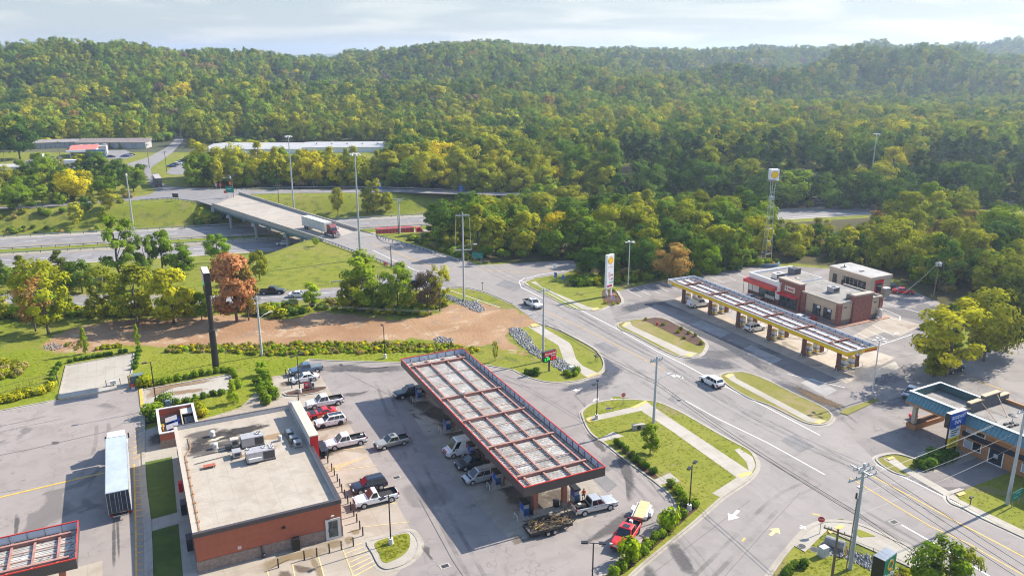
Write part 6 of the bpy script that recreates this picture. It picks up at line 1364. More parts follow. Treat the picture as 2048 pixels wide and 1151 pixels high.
rig(hwy(96, 8)+(-6.9,), HA+PI, 10.4, WHT, 'white semi-trailer on the far freeway lanes behind the wood edge', 'white semi truck on the far freeway lanes', side=TRW)
rig(hwy(61,-19)+(-6.9,), HA, 9, REDC, 'red semi-trailer on the near freeway lanes', 'red semi truck on the near freeway lanes', side=M('trailer_red', (.38,.03,.035), .5, .1, .1, .8), L=13)
p = W(160,336); rig((p[0],p[1],.05), R(3), 10.2, NAVY, 'far white semi-trailer parked before the diner', 'dark semi truck parked before the diner', side=TRW, L=14.5)
def flatbed():
    p = at((1098,1058)); h = R(24); t = thing('utility_trailer', 'rusty black flatbed trailer stacked with cut branches', 'trailer', p, h)
    MB().box((-3.0,-1.05,.62),(2.7,1.05,.78)).build('deck', M('worn_deck', (.075,.065,.055), .9, 0, .35, 2), t)
    mb = MB(); mb.box((-3.0,-1.1,.5),(2.7,-1.03,.86)); mb.box((-3.0,1.03,.5),(2.7,1.1,.86)); mb.box((-3.08,-1.1,.5),(-3,1.1,.7)); mb.tube([(2.7,-.7,.6),(3.9,0,.6)], .06, 6); mb.tube([(2.7,.7,.6),(3.9,0,.6)], .06, 6); mb.build('frame', BLACK, t)
    mb = MB(); [mb.tube([(2.66,y,.7),(2.66,y,1.75)], .04, 6) for y in (-1,-.35,.35,1)]; mb.tube([(2.66,-1,1.75),(2.66,1,1.75)], .05, 6); mb.tube([(2.66,-1,1.3),(2.66,1,1.3)], .04, 6); mb.build('headboard', BLACK, t)
    for x in (-.75,.15): wheelset(t, x, .38, (-1.22,1.22))
    mb = MB(); [mb.box((-1.25,s*1.22-.16,.80),(.65,s*1.22+.16,.84)) for s in (-1,1)]; mb.build('mudguards', BLACK, t)
    q = random.Random(5); br = thing('branch_pile', 'pile of brown cut branches and scrap on the flatbed trailer', 'branches', (p[0], p[1], p[2]+.8), h); 
    for m_, n in ((M('bark', (.13,.085,.05), .95, 0, .4, 3), 46), (M('pale_wood', (.36,.23,.08), .9, 0, .3, 3), 26)):
        mb = MB()
        for i in range(n):
            x, y, z = q.uniform(-2.6,2.2), q.uniform(-.8,.8), q.uniform(.03,.45); a = q.uniform(-.9,.9); l = q.uniform(.4,1.2)
            mb.tube([(x,y,z),(x+l*.5*math.cos(a),y+l*.5*math.sin(a),z+q.uniform(-.02,.25)),(x+l*math.cos(a),y+l*math.sin(a),z+q.uniform(-.02,.3))], [.06,.05,.03], 5)
        mb.build('branches', m_, br)
    MB().box((-1.6,-.6,0),(-.2,.5,.16)).build('mat', LINER, br)
flatbed()
def lumber():
    p = at((1283,1030)); h = R(248); t = thing('utility_trailer', 'small white trailer under a load of fresh lumber, behind the red pickup', 'trailer', p, h)
    MB().box((-1.9,-.95,.55),(1.7,.95,.68)).build('deck', M('trailer_grey', (.5,.5,.5), .6, .2, .1, 2), t); mb = MB(); mb.tube([(1.7,-.6,.55),(2.8,0,.5)], .05, 6); mb.tube([(1.7,.6,.55),(2.8,0,.5)], .05, 6); mb.build('drawbar', DARKB, t)
    for s in (-1,1): MB().box((-.75,s*1.16-.18,.35),(.45,s*1.16+.18,.86),top=.86).build('mudguard', WHTP, t)
    wheelset(t, -.15, .36, (-1.16,1.16))
    st = thing('lumber_stack', 'stack of pale fresh boards lying on the small white trailer', 'lumber', (p[0], p[1], p[2]+.68), h)
    mb = MB(); wm = M('fresh_pine', (.60,.42,.22), .8, 0, .12, 2)
    for k in range(5):
        for j in range(5): mb.box((-2.0+k*.02+j*.79,-.6,.06*k),(-2.0+k*.02+j*.79+.775,.6,.06*k+.055))
    mb.build('boards', wm, st); mb = MB(); [mb.box((-2.0+j*.79+.775,-.6,.0),(-2.0+j*.79+.785,.6,.285)) for j in range(4)]; mb.build('gaps', M('wood_gap', (.30,.19,.09), .9), st)
lumber()
# red handcart by the motel
p = at((1826,836)); t = thing('red_tub', 'red plastic tub standing on the motel drive', 'tub', p, R(20)); MB().box((-.55,-.4,.2),(.55,.4,.75),top=1.15).build('tub', REDB, t, bevel=.06); mb = MB(); [mb.tube([(x,y,0),(x,y,.22)], .05, 6) for x in (-.4,.4) for y in (-.28,.28)]; mb.build('feet', BLACK, t)
# the man in red by the pump
def person():
    p = at((1167,1000)); o = thing('person', 'person in a red top and dark trousers standing at the pump behind the silver pickup', 'person', p, R(200))
    V = [(0,0,.95),(0,0,1.15),(0,.01,1.38),(0,.02,1.50),(0,.04,1.60),(0,.05,1.70), (-.10,0,.90),(-.12,.03,.50),(-.12,0,.10),(-.12,.15,.04), (.10,0,.90),(.13,.02,.50),(.13,-.02,.10),(.13,.13,.04), (-.20,.01,1.40),(-.26,.0,1.12),(-.22,.20,.98),(-.21,.28,.97), (.20,.01,1.40),(.27,-.02,1.12),(.25,.10,.90),(.25,.14,.84)]
    E = [(0,1),(1,2),(2,3),(3,4),(4,5),(0,6),(6,7),(7,8),(8,9),(0,10),(10,11),(11,12),(12,13),(2,14),(14,15),(15,16),(16,17),(2,18),(18,19),(19,20),(20,21)]
    rad = [.15,.14,.16,.06,.095,.09,.10,.07,.05,.045,.10,.07,.05,.045,.075,.05,.04,.035,.075,.05,.04,.035]
    me = bpy.data.meshes.new('body'); me.from_pydata(V, E, []); b = bpy.data.objects.new('body', me); C.objects.link(b); b.parent = o
    m = b.modifiers.new('skin', 'SKIN'); 
    for i, s in enumerate(me.skin_vertices[0].data): s.radius = (rad[i], rad[i]*(.75 if i in (0,1,2) else 1)); s.use_root = (i == 0)
    b.modifiers.new('sub', 'SUBSURF').levels = 2; b.modifiers['sub'].render_levels = 2
    mt = bpy.data.materials.new('figure'); mt.use_nodes = True; nt = mt.node_tree; bs = nt.nodes['Principled BSDF']; tc = nn(nt, 'ShaderNodeTexCoord'); sx = nn(nt, 'ShaderNodeSeparateXYZ'); nt.links.new(tc.outputs['Object'], sx.inputs[0]); cr = nn(nt, 'ShaderNodeValToRGB'); cr.color_ramp.interpolation = 'CONSTANT'
    mr = nn(nt, 'ShaderNodeMapRange'); mr.inputs[2].default_value = 2.0; nt.links.new(sx.outputs[2], mr.inputs[0]); nt.links.new(mr.outputs[0], cr.inputs[0]); els = cr.color_ramp.elements; els[0].position = 0; els[0].color = (.03,.03,.03,1); els[1].position = .06; els[1].color = (.035,.04,.07,1)
    e = els.new(.49); e.color = (.50,.03,.02,1); e = els.new(.755); e.color = (.45,.26,.18,1); nt.links.new(cr.outputs[0], bs.inputs['Base Color']); me.materials.append(mt)
    h = MB(); h.ball((0,.035,1.72),(.10,.115,.10),12,8); h.build('hair', M('dark_hair', (.04,.025,.015), .8), o, smooth_deg=60)
    f = MB(); f.ball((0,.15,1.66),(.018,.025,.022),6,4); f.build('nose', M('skin', (.45,.26,.18), .6), o)
    for s in (-1, 1):
        h = MB()
        for k in range(4): h.tube([(s*.23-.03+k*.018,.28 if s < 0 else .14,.96 if s < 0 else .83),(s*.23-.03+k*.018,.34 if s < 0 else .16,.95 if s < 0 else .76)], [.011,.008], 5)
        h.tube([(s*.19,.26 if s < 0 else .13,.97 if s < 0 else .84),(s*.165,.31 if s < 0 else .16,.98 if s < 0 else .80)], [.012,.009], 5); h.build('fingers', MATS['skin'], o)
person()
# ================================================================ lamps, poles, wires, signs, posts
def lampost(base, top, heads, label, white=False, z=.02, tall=None):
    x, y, _ = G(base[0], base[1], 0); h = tall or pole_h(base, top, 0)
    t = thing('lamp_post', label, 'lamp post', (x, y, z), A0)
    col = OFFW if white else BLACK
    if white: MB().cyl((0,0,0),.3,.5,12).build('base', CONW, t)
    else: MB().cyl((0,0,0),.32,.85,14,r2=.29).build('base', M('lamp_base', (.55,.53,.49), .8, 0, .08, 3), t)
    MB().tube([(0,0,.4),(0,0,h)], [.09,.07] if not white else [.13,.09], 10).build('pole', col, t)
    for a in heads:
        d = (math.cos(a), math.sin(a)); mb = MB()
        mb.tube([(0,0,h-.05),(d[0]*.7,d[1]*.7,h)], .045, 6); mb.build('arm', col, t)
        hd = MB().cbox((0,0,0),(.75,.42,.14)).build('lamp_head', col, t, loc=(d[0]*.95,d[1]*.95,h+.02), rotz=a); MB().cbox((0,0,-.08),(.6,.32,.02)).build('lens', LAMPW, hd)
    return t
lampost((782,1088),(774,990),[R(200)], 'black lamp post on a white base in the small grass island by the store')
lampost((1378,1020),(1381,930),[R(30),R(210)], 'two-headed black lamp post on the corner lawn above the red pickup')
lampost((1184,1175),(1186,1085),[R(150),R(-30)], 'two-headed black lamp post at the bottom edge, left of the planted verge')
lampost((1193,838),(1192,765),[R(60),R(200)], 'black lamp post at the lot entrance by the stop sign')
lampost((770,716),(767,653),[R(90)], 'black lamp post on the grass beyond the far kerb of the lot')
lampost((600,786),(592,710),[R(20),R(200)], 'two-headed black lamp post on the air pump island')
lampost((314,818),(297,724),[R(180)], 'tall black lamp post by the brick bin enclosure')
lampost((1256,572),(1261,484),[R(0),R(70),R(180),R(-60)], 'tall white lamp post behind the price sign at the lot edge', True)
lampost((1743,796),(1757,680),[R(0),R(60),R(160),R(-80)], 'tall white lamp post with a cluster of heads near the canopy end', True)
def mast(base, top, label, head=True, z=None):
    b = W(*base); h = pole_h(base, top); t = thing('high_mast_light', label, 'mast', b)
    MB().tube([(0,0,0),(0,0,h)], [.36,.17], 12).build('mast', M('mast_steel', (.40,.44,.47), .5, .5, .08, .5), t)
    if head:
        mb = MB(); mb.cyl((0,0,h-.2),.75,.25,16); mb.build('ring', OFFW, t); mb = MB()
        for k in range(6): a = k*PI/3; mb.tube([(.5*math.cos(a),.5*math.sin(a),h),(1.15*math.cos(a),1.15*math.sin(a),h-.1)], .07, 5); mb.cyl((1.25*math.cos(a),1.25*math.sin(a),h-.45),.38,.5,10,r2=.2)
        mb.build('lamps', OFFW, t)
    else: MB().cbox((0,0,h-.4),(.5,.5,.9)).build('lamp_head', OFFW, t)
mast((588,420),(577,272), 'very tall light mast left of the bridge end, on the far grass'); mast((721,519),(707,307), 'very tall light mast in front of the maroon truck on the bridge'); mast((268,463),(254,347), 'pale leaning-looking mast beside the freeway at left', False); mast((1736,405),(1751,267), 'very tall light mast over the wood at right')
def insul(mb, x, y, z): mb.cyl((x,y,z),.06,.28,8)
def upole(base, top, label, arms, lampdir=None, wood=False, extra=None, h=None, rot=None, transformer=False):
    b = W(*base); h = h or pole_h(base, top); a = A0 if rot is None else rot
    t = thing('utility_pole', label, 'utility pole', b, a); mat = WOODP if wood else PGREY
    MB().tube([(0,0,0),(0,0,h)], [.24 if not wood else .17,.15 if not wood else .11], 12).build('pole', mat, t)
    for z, l, off in arms:
        mb = MB(); mb.box((-l,off-.07,z-.08),(l,off+.07,z+.08)); c = mb.build('cross_arm', mat if wood else M('arm_grey', (.50,.51,.53), .6, .1, .08, 1), t)
        mb = MB(); [insul(mb, x, off, z+.08) for x in (-l*.93,-l*.45,l*.45,l*.93)]; mb.build('insulators', M('insulator', (.34,.36,.38), .4), c)
    if lampdir is not None:
        d = (math.cos(lampdir), math.sin(lampdir)); z = h*.62 if not wood else h*.82
        m_ = MB(); m_.tube([(0,0,z),(d[0]*1.3,d[1]*1.3,z+.55),(d[0]*2.6,d[1]*2.6,z+.7)], .05, 6); br = m_.build('lamp_arm', GALV, t); MB().cbox((d[0]*2.9,d[1]*2.9,z+.68),(.8,.34,.16)).build('lamp_head', OFFW, br)
    if transformer:
        for k, (x, y) in enumerate(((-.5,0),(.45,.15),(0,-.5))[:transformer]): MB().cyl((x,y,h*.86),.3,.85,12).build('transformer', M('can_grey', (.50,.52,.54), .4, .2, .05, 2), t)
    return t, b, h
U1 = upole((928,600),(923,425), 'tall pale utility pole at the road junction with two cross arms', [(20.3,1.6,.0),(12.2,2.0,0)], R(-20), rot=R(10))
MB().tube([(-1.9,.05,12.2),(-1.5,.05,20.3)], .03, 5).build('riser_cable', OFFW, U1[0]); MB().tube([(1.9,.05,12.2),(1.5,.05,20.3)], .03, 5).build('riser_cable', OFFW, U1[0])
U2 = upole((1086,722),(1087,573), 'pale utility pole behind the small red price sign', [(13.9,1.3,0)], R(180), h=14.5)
U3 = upole((1307,847),(1316,712), 'pale utility pole on the corner lawn beside the small round tree', [(10.8,1.1,.0),(10.5,1.1,.25)], R(10), h=11.4)
U4 = upole((1700,1137),(1729,926), 'pale utility pole with crossed arms by the ditch at lower right', [(12.6,1.2,.35),(12.6,1.2,-.35),(11.6,2.2,0)], R(40))
MB().box((-.6,-1.3,12.55),(-.45,1.3,12.7)).build('cross_arm', MATS['arm_grey'], U4[0]); MB().tube([(-.9,-.2,0),(-.5,-.1,9.2)], .07, 8).build('brace_pole', M('rust_pole', (.25,.2,.18), .6, .3, .2, 3), U4[0]); MB().cbox((-.6,0,9.5),(.15,.15,.7)).build('fuse', BLACK, U4[0])
U5 = upole((2014,1008),(2048,800), 'pale utility pole by the green road sign at the right edge', [(13.2,1.6,0)], None, h=14)
U6 = upole((1662,1168),(1673,1055), 'short old wooden pole with a crooked cross arm beside the ditch', [(6.6,1.5,.0)], wood=True, h=7.0, rot=R(-38))
U7 = upole((524,711),(515,592), 'pale utility pole behind the weedy strip left of the lot', [(11.5,.8,0)], R(30))
U8 = upole((1866,599),(1873,520), 'wooden utility pole with three transformer cans at the right wood', [(8.9,1.2,0)], wood=True, transformer=3)
U9 = upole((800,467),(800,398), 'white utility pole near the freeway right of the bridge', [(11.3,1.7,0),(10.6,1.2,0)]); U10 = upole((559,418),(558,365), 'thin brown utility pole on the far grass slope', [(9.2,1.6,0)], wood=True); U11 = upole((467,395),(463,350), 'wooden pole with a lamp at the far end of the bridge', [(8.8,1.3,0)], R(180), wood=True, transformer=1); U12 = upole((783,534),(777,490), 'dark wooden lamp pole at the left side of the bridge approach', [], R(0), wood=True); U12b = upole((797,467),(796,432), 'short dark pole beside the white pole near the freeway', [], wood=True)
for px, tp, lb in (((299,336),(296,287), 'far wooden pole where the hill road meets the lot'),((365,300),(358,255),'far wooden pole beside the hill road under the trees'),((12,335),(2,300),'far wooden pole at the left edge beyond the copse'),((122,325),(114,282),'far wooden pole before the long grey shed'),((334,345),(330,302),'far wooden pole between the hill road and the row of cars')):
    upole(px, tp, lb, [(max(3,pole_h(px,tp)-.6),1.1,0)], wood=True)
def wires(ends, label, r=.018, mat=None, sag=.03, kind=None):
    t0 = ends[0][0]; t = thing('power_line', label, 'cables', t0)
    for a, b in ends:
        A, B = Vector(a), Vector(b); l = (B-A).length; pts = []
        for i in range(13):
            s = i/12; p = A+(B-A)*s; p.z -= l*sag*4*s*(1-s); pts.append(p - Vector(t0))
        MB().tube(pts, r, 4, cap=False).build('cable', mat or M('wire_grey', (.30,.30,.31), .5, .3, 0), t)
def tip(P, x, z, y=0):
    t, b, h = P; a = t.rotation_euler.z; return (b[0]+x*math.cos(a)-y*math.sin(a), b[1]+x*math.sin(a)+y*math.cos(a), b[2]+z)
WB = M('wire_black', (.02,.02,.022), .6, 0, 0)
nxt = lambda x, z: (55+x, 40, z)
wires([(tip(U1,x,12.4),tip(U2,x*.7,14.1)) for x in (-1.9,0,1.9)], 'pale wires from the junction pole to the pole behind the red price sign', .022)
wires([(tip(U2,x,14.1),tip(U3,x*.85,11.0)) for x in (-1.2,0,1.2)], 'wires from the red price sign to the corner lawn pole', .018)
wires([(tip(U3,x,11.0),tip(U4,x,12.8)) for x in (-1.0,0,1.0)], 'upper wires from the corner lawn pole to the ditch pole', .018)
wires([(tip(U2,.1,8.2),tip(U3,.1,7.2)),(tip(U2,.1,7.6),tip(U3,.1,6.7))], 'black lower cables over the verge, red price sign to corner lawn', .03, WB, .012)
wires([(tip(U3,.1,7.2),tip(U4,.1,7.2)),(tip(U3,.1,6.7),tip(U4,.1,6.8))], 'black lower cables along the road, corner lawn to ditch pole', .035, WB, .012)
wires([(tip(U4,x,12.8),nxt(x,11)) for x in (-1.1,0,1.1)]+[(tip(U4,.1,7.2),nxt(0,7)),(tip(U4,.1,6.8),nxt(.3,6.6))], 'cables leaving the ditch pole towards the bottom edge', .026, WB, .012)
wires([(tip(U4,2.0,11.7),tip(U5,-1.5,13.3)),(tip(U4,-2.0,11.7),tip(U5,1.5,13.3)),(tip(U4,.1,9.6),tip(U5,.1,10.6)),(tip(U4,.1,7.0),tip(U5,.1,8.6))], 'four pale wires crossing the road to the right-edge pole', .015, M('wire_pale', (.50,.48,.45), .5, .2, 0), .012)
wires([(tip(U7,x,11.7),tip(U2,x,11.0)) for x in (-.6,.6)], 'faint wires over the dirt strip from the weedy-strip pole', .012, M('wire_pale', (.50,.48,.45)))
wires([(tip(U8,x,8.8),(75.6+x*.3,156.5,5.2)) for x in (-.6,)], 'service wire from the transformer pole to the shop roof', .012, M('wire_grey', (.30,.30,.31)))
# --- signs
def signpost(name, px, label, cat, w, h, z0, mat, rot, posts=2, txt=None, tcol=None, shape=None, z=None, size=None):
    b = W(*px); t = thing(name, label, cat, b, rot)
    mb = MB(); 
    for x in ((-w*.33,w*.33) if posts == 2 else (0,)): mb.box((x-.04,.02,0),(x+.04,.09,z0+h*.9))
    mb.build('posts' if posts == 2 else 'post', GALV, t)
    if shape == 'oct':
        p = [(w/2*math.cos(PI/8+k*PI/4)/math.cos(PI/8), w/2*math.sin(PI/8+k*PI/4)/math.cos(PI/8)) for k in range(8)]
        f = lambda s, y: [(x*s, y, z0+h/2+zz*s) for x, zz in p]
        MB().add(f(1,0)+f(1,-.02), [tuple(range(8)), tuple(range(15,7,-1))]+[(i,(i+1)%8,8+(i+1)%8,8+i) for i in range(8)]).build('sign_rim', WHTP, t); MB().add(f(.92,-.024), [tuple(range(7,-1,-1))]).build('sign_plate', REDP, t)
        mkfont('STOP', .26, .002, 'lettering', WHTP, t, (0,-.03,z0+h/2), (R(90),0,0))
    else:
        MB().box((-w/2,-.03,z0),(w/2,.02,z0+h)).build('sign_plate', mat, t)
        if txt: mkfont(txt, size or h*.3, .002, 'lettering', tcol or WHTP, t, (0,-.036,z0+h/2), (R(90),0,0))
    return t
signpost('stop_sign', (1246,811), 'red stop sign at the forecourt exit beside the black lamp post', 'stop sign', .75,.75,1.6,None, R(10), 1, shape='oct')
signpost('stop_sign', (1639,1068), 'red stop sign on the corner of the side street, lower right', 'stop sign', .8,.8,1.7,None, R(-20), 1, shape='oct')
t = signpost('road_sign', (2030,1012), 'green direction sign beside the right-edge utility pole', 'road sign', 2.5,1.25,1.1, GREENS, R(32), 2)
sb = MB(); [sb.box((x0,-.036,z0),(x1,-.032,z0+.14)) for x0,x1,z0 in ((-.9,-.8,1.8),(-.6,.7,1.95),(-1,.2,1.4),(.5,.8,1.5))]; sb.build('lettering', M('sign_pale_blue', (.25,.5,.55), .5), t)
t = signpost('road_sign', (955,530), 'green direction sign at the wood edge by the road junction', 'road sign', 3.0,1.6,2.0, GREENS, R(-14), 2)
t = signpost('road_sign', (461,396), 'green direction sign at the far end of the bridge', 'road sign', 3.2,2.4,2.2, GREENS, R(5), 2); MB().box((-1.0,-.04,3.6),(.6,-.034,3.9)).build('lettering', M('sign_pale_blue', (.25,.5,.55)), t)
signpost('road_sign', (452,394), 'small red sign left of the far green sign', 'road sign', 1.3,1.1,1.6, REDT, R(5), 1); signpost('road_sign', (463,395), 'orange sign above the far green sign', 'road sign', .9,1.2,5.2, ORNG, R(5), 1)
signpost('road_sign', (442,384), 'red and white sign on the far grass beyond the bridge', 'road sign', .9,1.2,2.6, REDT, R(5), 1); signpost('road_sign', (433,382), 'small grey sign on the far grass beyond the bridge', 'road sign', .8,1.0,2.2, HVAC, R(5), 1)
signpost('road_sign', (760,384), 'blue sign on the far slip road, left one', 'road sign', 1.5,3.0,1.2, M('sign_blue', (.05,.16,.45), .4), R(0), 2); signpost('road_sign', (922,390), 'blue sign on the far slip road, by the wood', 'road sign', 1.5,3.0,1.2, MATS['sign_blue'], R(0), 2)
signpost('road_sign', (1111,563), 'tall narrow blue sign at the slip road corner, left one', 'road sign', .7,1.3,1.2, MATS['sign_blue'], R(10), 1); signpost('road_sign', (1126,567), 'tall narrow blue sign at the slip road corner, right one', 'road sign', .7,1.2,1.1, MATS['sign_blue'], R(10), 1); signpost('road_sign', (1109,557), 'small white arrow sign at the slip road corner', 'road sign', .8,1.1,2.9, WHTP, R(10), 1)
signpost('road_sign', (771,540), 'small red sign at the slip road end near the guardrail', 'road sign', .8,.8,1.4, REDT, R(20), 1)
t = signpost('parking_sign', (657,1072), 'blue and white disabled parking sign before the side door of the store', 'parking sign', .5,.75,1.45, WHTP, A0, 1); MB().box((-.14,-.036,1.85),(.14,-.032,2.1)).build('symbol', BLUEP, t)
signpost('road_sign', (352,402), 'dark back of a wide sign at the far end of the bridge', 'road sign', 2.6,1.6,1.4, DARKB, R(-10), 2)
# small price sign
def price_small():
    b = W(1098,742); t = thing('price_sign', 'small red price sign on one post with green and red numerals', 'price sign', b, A0+R(10)); 
    MB().box((-.12,-.1,0),(.12,.1,2.3)).build('post', DARKB, t); MB().box((-1.45,-.28,2.1),(1.45,.28,4.05)).build('cabinet', DARKB, t)
    MB().box((-1.35,-.30,3.2),(1.4,-.283,3.98)).build('name_panel', REDP, t); MB().box((-1.35,-.30,2.15),(-.05,-.283,3.15)).build('price_panel', M('led_black_green', (.005,.03,.01), .4), t); MB().box((.0,-.30,2.15),(1.4,-.283,3.15)).build('price_panel', M('led_black_red', (.16,.004,.008), .4), t)
    mkfont('Zoomerfuel', .52, .004, 'lettering', WHTP, t, (.05,-.31,3.58), (R(90),0,0), bold=.006); mkfont('2.99', .72, .004, 'numerals', LEDG, t, (-.7,-.31,2.55), (R(90),0,0), bold=.015); mkfont('4.09', .72, .004, 'numerals', LEDR, t, (.7,-.31,2.52), (R(90),0,0), bold=.015)
    MB().box((-1.05,-.305,2.98),(-.35,-.301,3.12)).build('lettering', WHTP, t); MB().box((.2,-.305,3.02),(1.2,-.301,3.16)).build('lettering', WHTP, t)
price_small()
def big_sign():
    b = W(433,742); h = 19.2; t = thing('high_pole_sign', 'tall black pole sign with a red, white and green box head', 'pole sign', b, A0)
    MB().tube([(0,0,0),(0,0,8.0)], [.62,.56], 18).build('lower_pole', BLACK, t); MB().tube([(0,0,8.0),(0,0,8.02),(0,0,h-1)], [.56,.44,.42], 18).build('upper_pole', BLACK, t); MB().cyl((0,0,7.95),.64,.15,18).build('collar', DARKB, t)
    MB().box((-.55,-2.4,h-4.1),(.55,2.4,h)).build('head', BLACK, t); MB().box((-.52,-2.38,h),(.52,2.38,h+.04)).build('head_top', WHTP, t)
    for s in (-1, 1):
        f = MB().box((s*.56-.02,-2.35,h-1.4),(s*.56+.02,2.35,h-.05)).build('red_panel', REDT, t); MB().box((s*.585-.01,-1.9,h-1.25),(s*.585+.01,2.0,h-.45)).build('white_lettering', WHTP, f)
        MB().box((s*.56-.02,-2.35,h-2.2),(s*.56+.02,2.35,h-1.45)).build('white_panel', WHTP, t); MB().box((s*.56-.02,-.4,h-3.1),(s*.56+.02,2.35,h-2.25)).build('green_panel', M('green_led_panel', (.02,.30,.08), .4), t); mkfont('2.99', .9, .004, 'numerals', LEDG, t, (s*.6,1.0,h-2.7), (R(90),0,R(90)*s)); MB().box((s*.56-.02,-2.35,h-3.1),(s*.56+.02,-.45,h-2.25)).build('brown_panel', M('dark_red_panel', (.25,.03,.03), .5), t)
big_sign()
def price_tall():
    b = W(1217,592); t = thing('price_sign', 'tall white price sign with a yellow scallop emblem by the mulch bed', 'price sign', b, A0+R(14)); w = 1.15
    MB().box((-w,-.35,2.2),(w,.35,10.3)).build('cabinet', WHTP, t); mb = MB(); [mb.box((x-.12,-.2,0),(x+.12,.2,2.2)) for x in (-.8,.8)]; mb.build('legs', WHTP, t); MB().ball((-1.0,-.3,.6),(.3,.3,.6)).build('wrapped_foot', OFFW, t)
    pecten(MB(), .78).build('emblem', [YELLP, REDT], t, loc=(0,-.37,8.9))
    mkfont('food mart', .42, .004, 'lettering', ORNG, t, (-.05,-.36,7.35), (R(90),0,0)); RD = M('price_red', (.45,.02,.06), .5); GR = M('price_green', (.02,.30,.12), .5)
    mkfont('Self', .5, .004, 'lettering', RD, t, (-.4,-.36,5.9), (R(90),0,0)); mkfont('2.99', .9, .004, 'numerals', RD, t, (.1,-.36,5.2), (R(90),0,0), bold=.02); mkfont('3.49', .7, .004, 'numerals', RD, t, (.3,-.36,4.3), (R(90),0,0), bold=.015); mkfont('4.09', .7, .004, 'numerals', GR, t, (.3,-.36,3.5), (R(90),0,0), bold=.015); MB().box((-.95,-.37,2.45),(.75,-.355,2.95)).build('red_band', RD, t)
    b = W(1225,602); s = thing('banner_sign', 'small red and blue poster sign under the tall price sign', 'sign', b, A0+R(14)); MB().box((-.55,-.03,.5),(.55,.03,1.7)).build('board', WHTP, s); MB().box((-.45,-.045,1.15),(.45,-.032,1.6)).build('red_field', RD, s); MB().box((-.45,-.045,.6),(.45,-.032,1.05)).build('blue_field', MATS['sign_blue'], s); mb = MB(); [mb.box((x-.03,.04,0),(x+.03,.1,1.6)) for x in (-.4,.4)]; mb.build('legs', GALV, s)
price_tall()
def tower():
    b = S(156.2, 160.6); t = thing('sign_tower', 'tall three-legged lattice tower carrying a white sign box with a yellow scallop', 'sign tower', b, A0); H = 23.2
    legs = [Vector((1.65*math.cos(a),1.65*math.sin(a),0)) for a in (R(100),R(220),R(340))]; tops = [Vector((.55*math.cos(a),.55*math.sin(a),H-3)) for a in (R(100),R(220),R(340))]
    f = lambda k, z: legs[k] + (tops[k]-legs[k])*(z/(H-3))
    for k in range(3): MB().tube([legs[k], tops[k], (tops[k].x*1.6, tops[k].y*1.6, H)], .09, 8).build('leg', GALV, t)
    mb = MB()
    for z in (3.2,6.8,10.2,13.2,16,18.4,20): 
        for k in range(3): mb.tube([f(k,z), f((k+1)%3,z)], .045, 6)
    mb.build('braces', GALV, t); mb = MB(); mb.box((-.55,-.55,17.9),(.55,.55,18.9)); mb.build('upper_box', GALV, t); MB().cbox((0,0,H),(3.2,2.2,.16)).build('platform', M('tower_platform', (.34,.30,.25), .7, 0, .2, 2), t)
    hd = MB().box((-1.2,-.8,H+.3),(1.2,.8,H+3.0)).build('head', WHTP, t, rotz=R(-22)); pecten(MB(), .88).build('emblem', [YELLP, REDT], hd, loc=(0,-.82,H+1.6)); MB().box((1.21,-.65,H+.4),(1.23,.65,H+2.9)).build('head_side', DARKB, hd)
    pl = thing('round_planter', 'round blue planter wall with yellow flowers around the tower foot', 'planter', b, 0); n = 28; mb = MB(); R1, R2 = 3.7, 3.35
    for i in range(n):
        a, c = 2*PI*i/n, 2*PI*(i+1)/n; q = lambda r, a, z: (r*math.cos(a), r*math.sin(a), z)
        mb.add([q(R1,a,0),q(R1,c,0),q(R1,c,.9),q(R1,a,.9),q(R2,c,.9),q(R2,a,.9),q(R2,c,.3),q(R2,a,.3)], [(0,1,2,3),(3,2,4,5),(5,4,6,7)])
    mb.build('wall', M('planter_blue', (.10,.17,.24), .7, 0, .15, 1), pl); MB().flat([q(R2+.02,2*PI*i/n,.7) for i in range(n)], .7).build('soil', MULCH, pl)
    qr = random.Random(3); mb = MB(); [mb.ball((r*math.cos(a), r*math.sin(a), .8), .22, 6, 4) for r, a in [(qr.uniform(.4,3.1), qr.uniform(0,6.28)) for _ in range(40)]]; mb.build('flowers', M('yellow_flowers', (.45,.33,.03), .8, 0, .4, 3), pl)
tower()
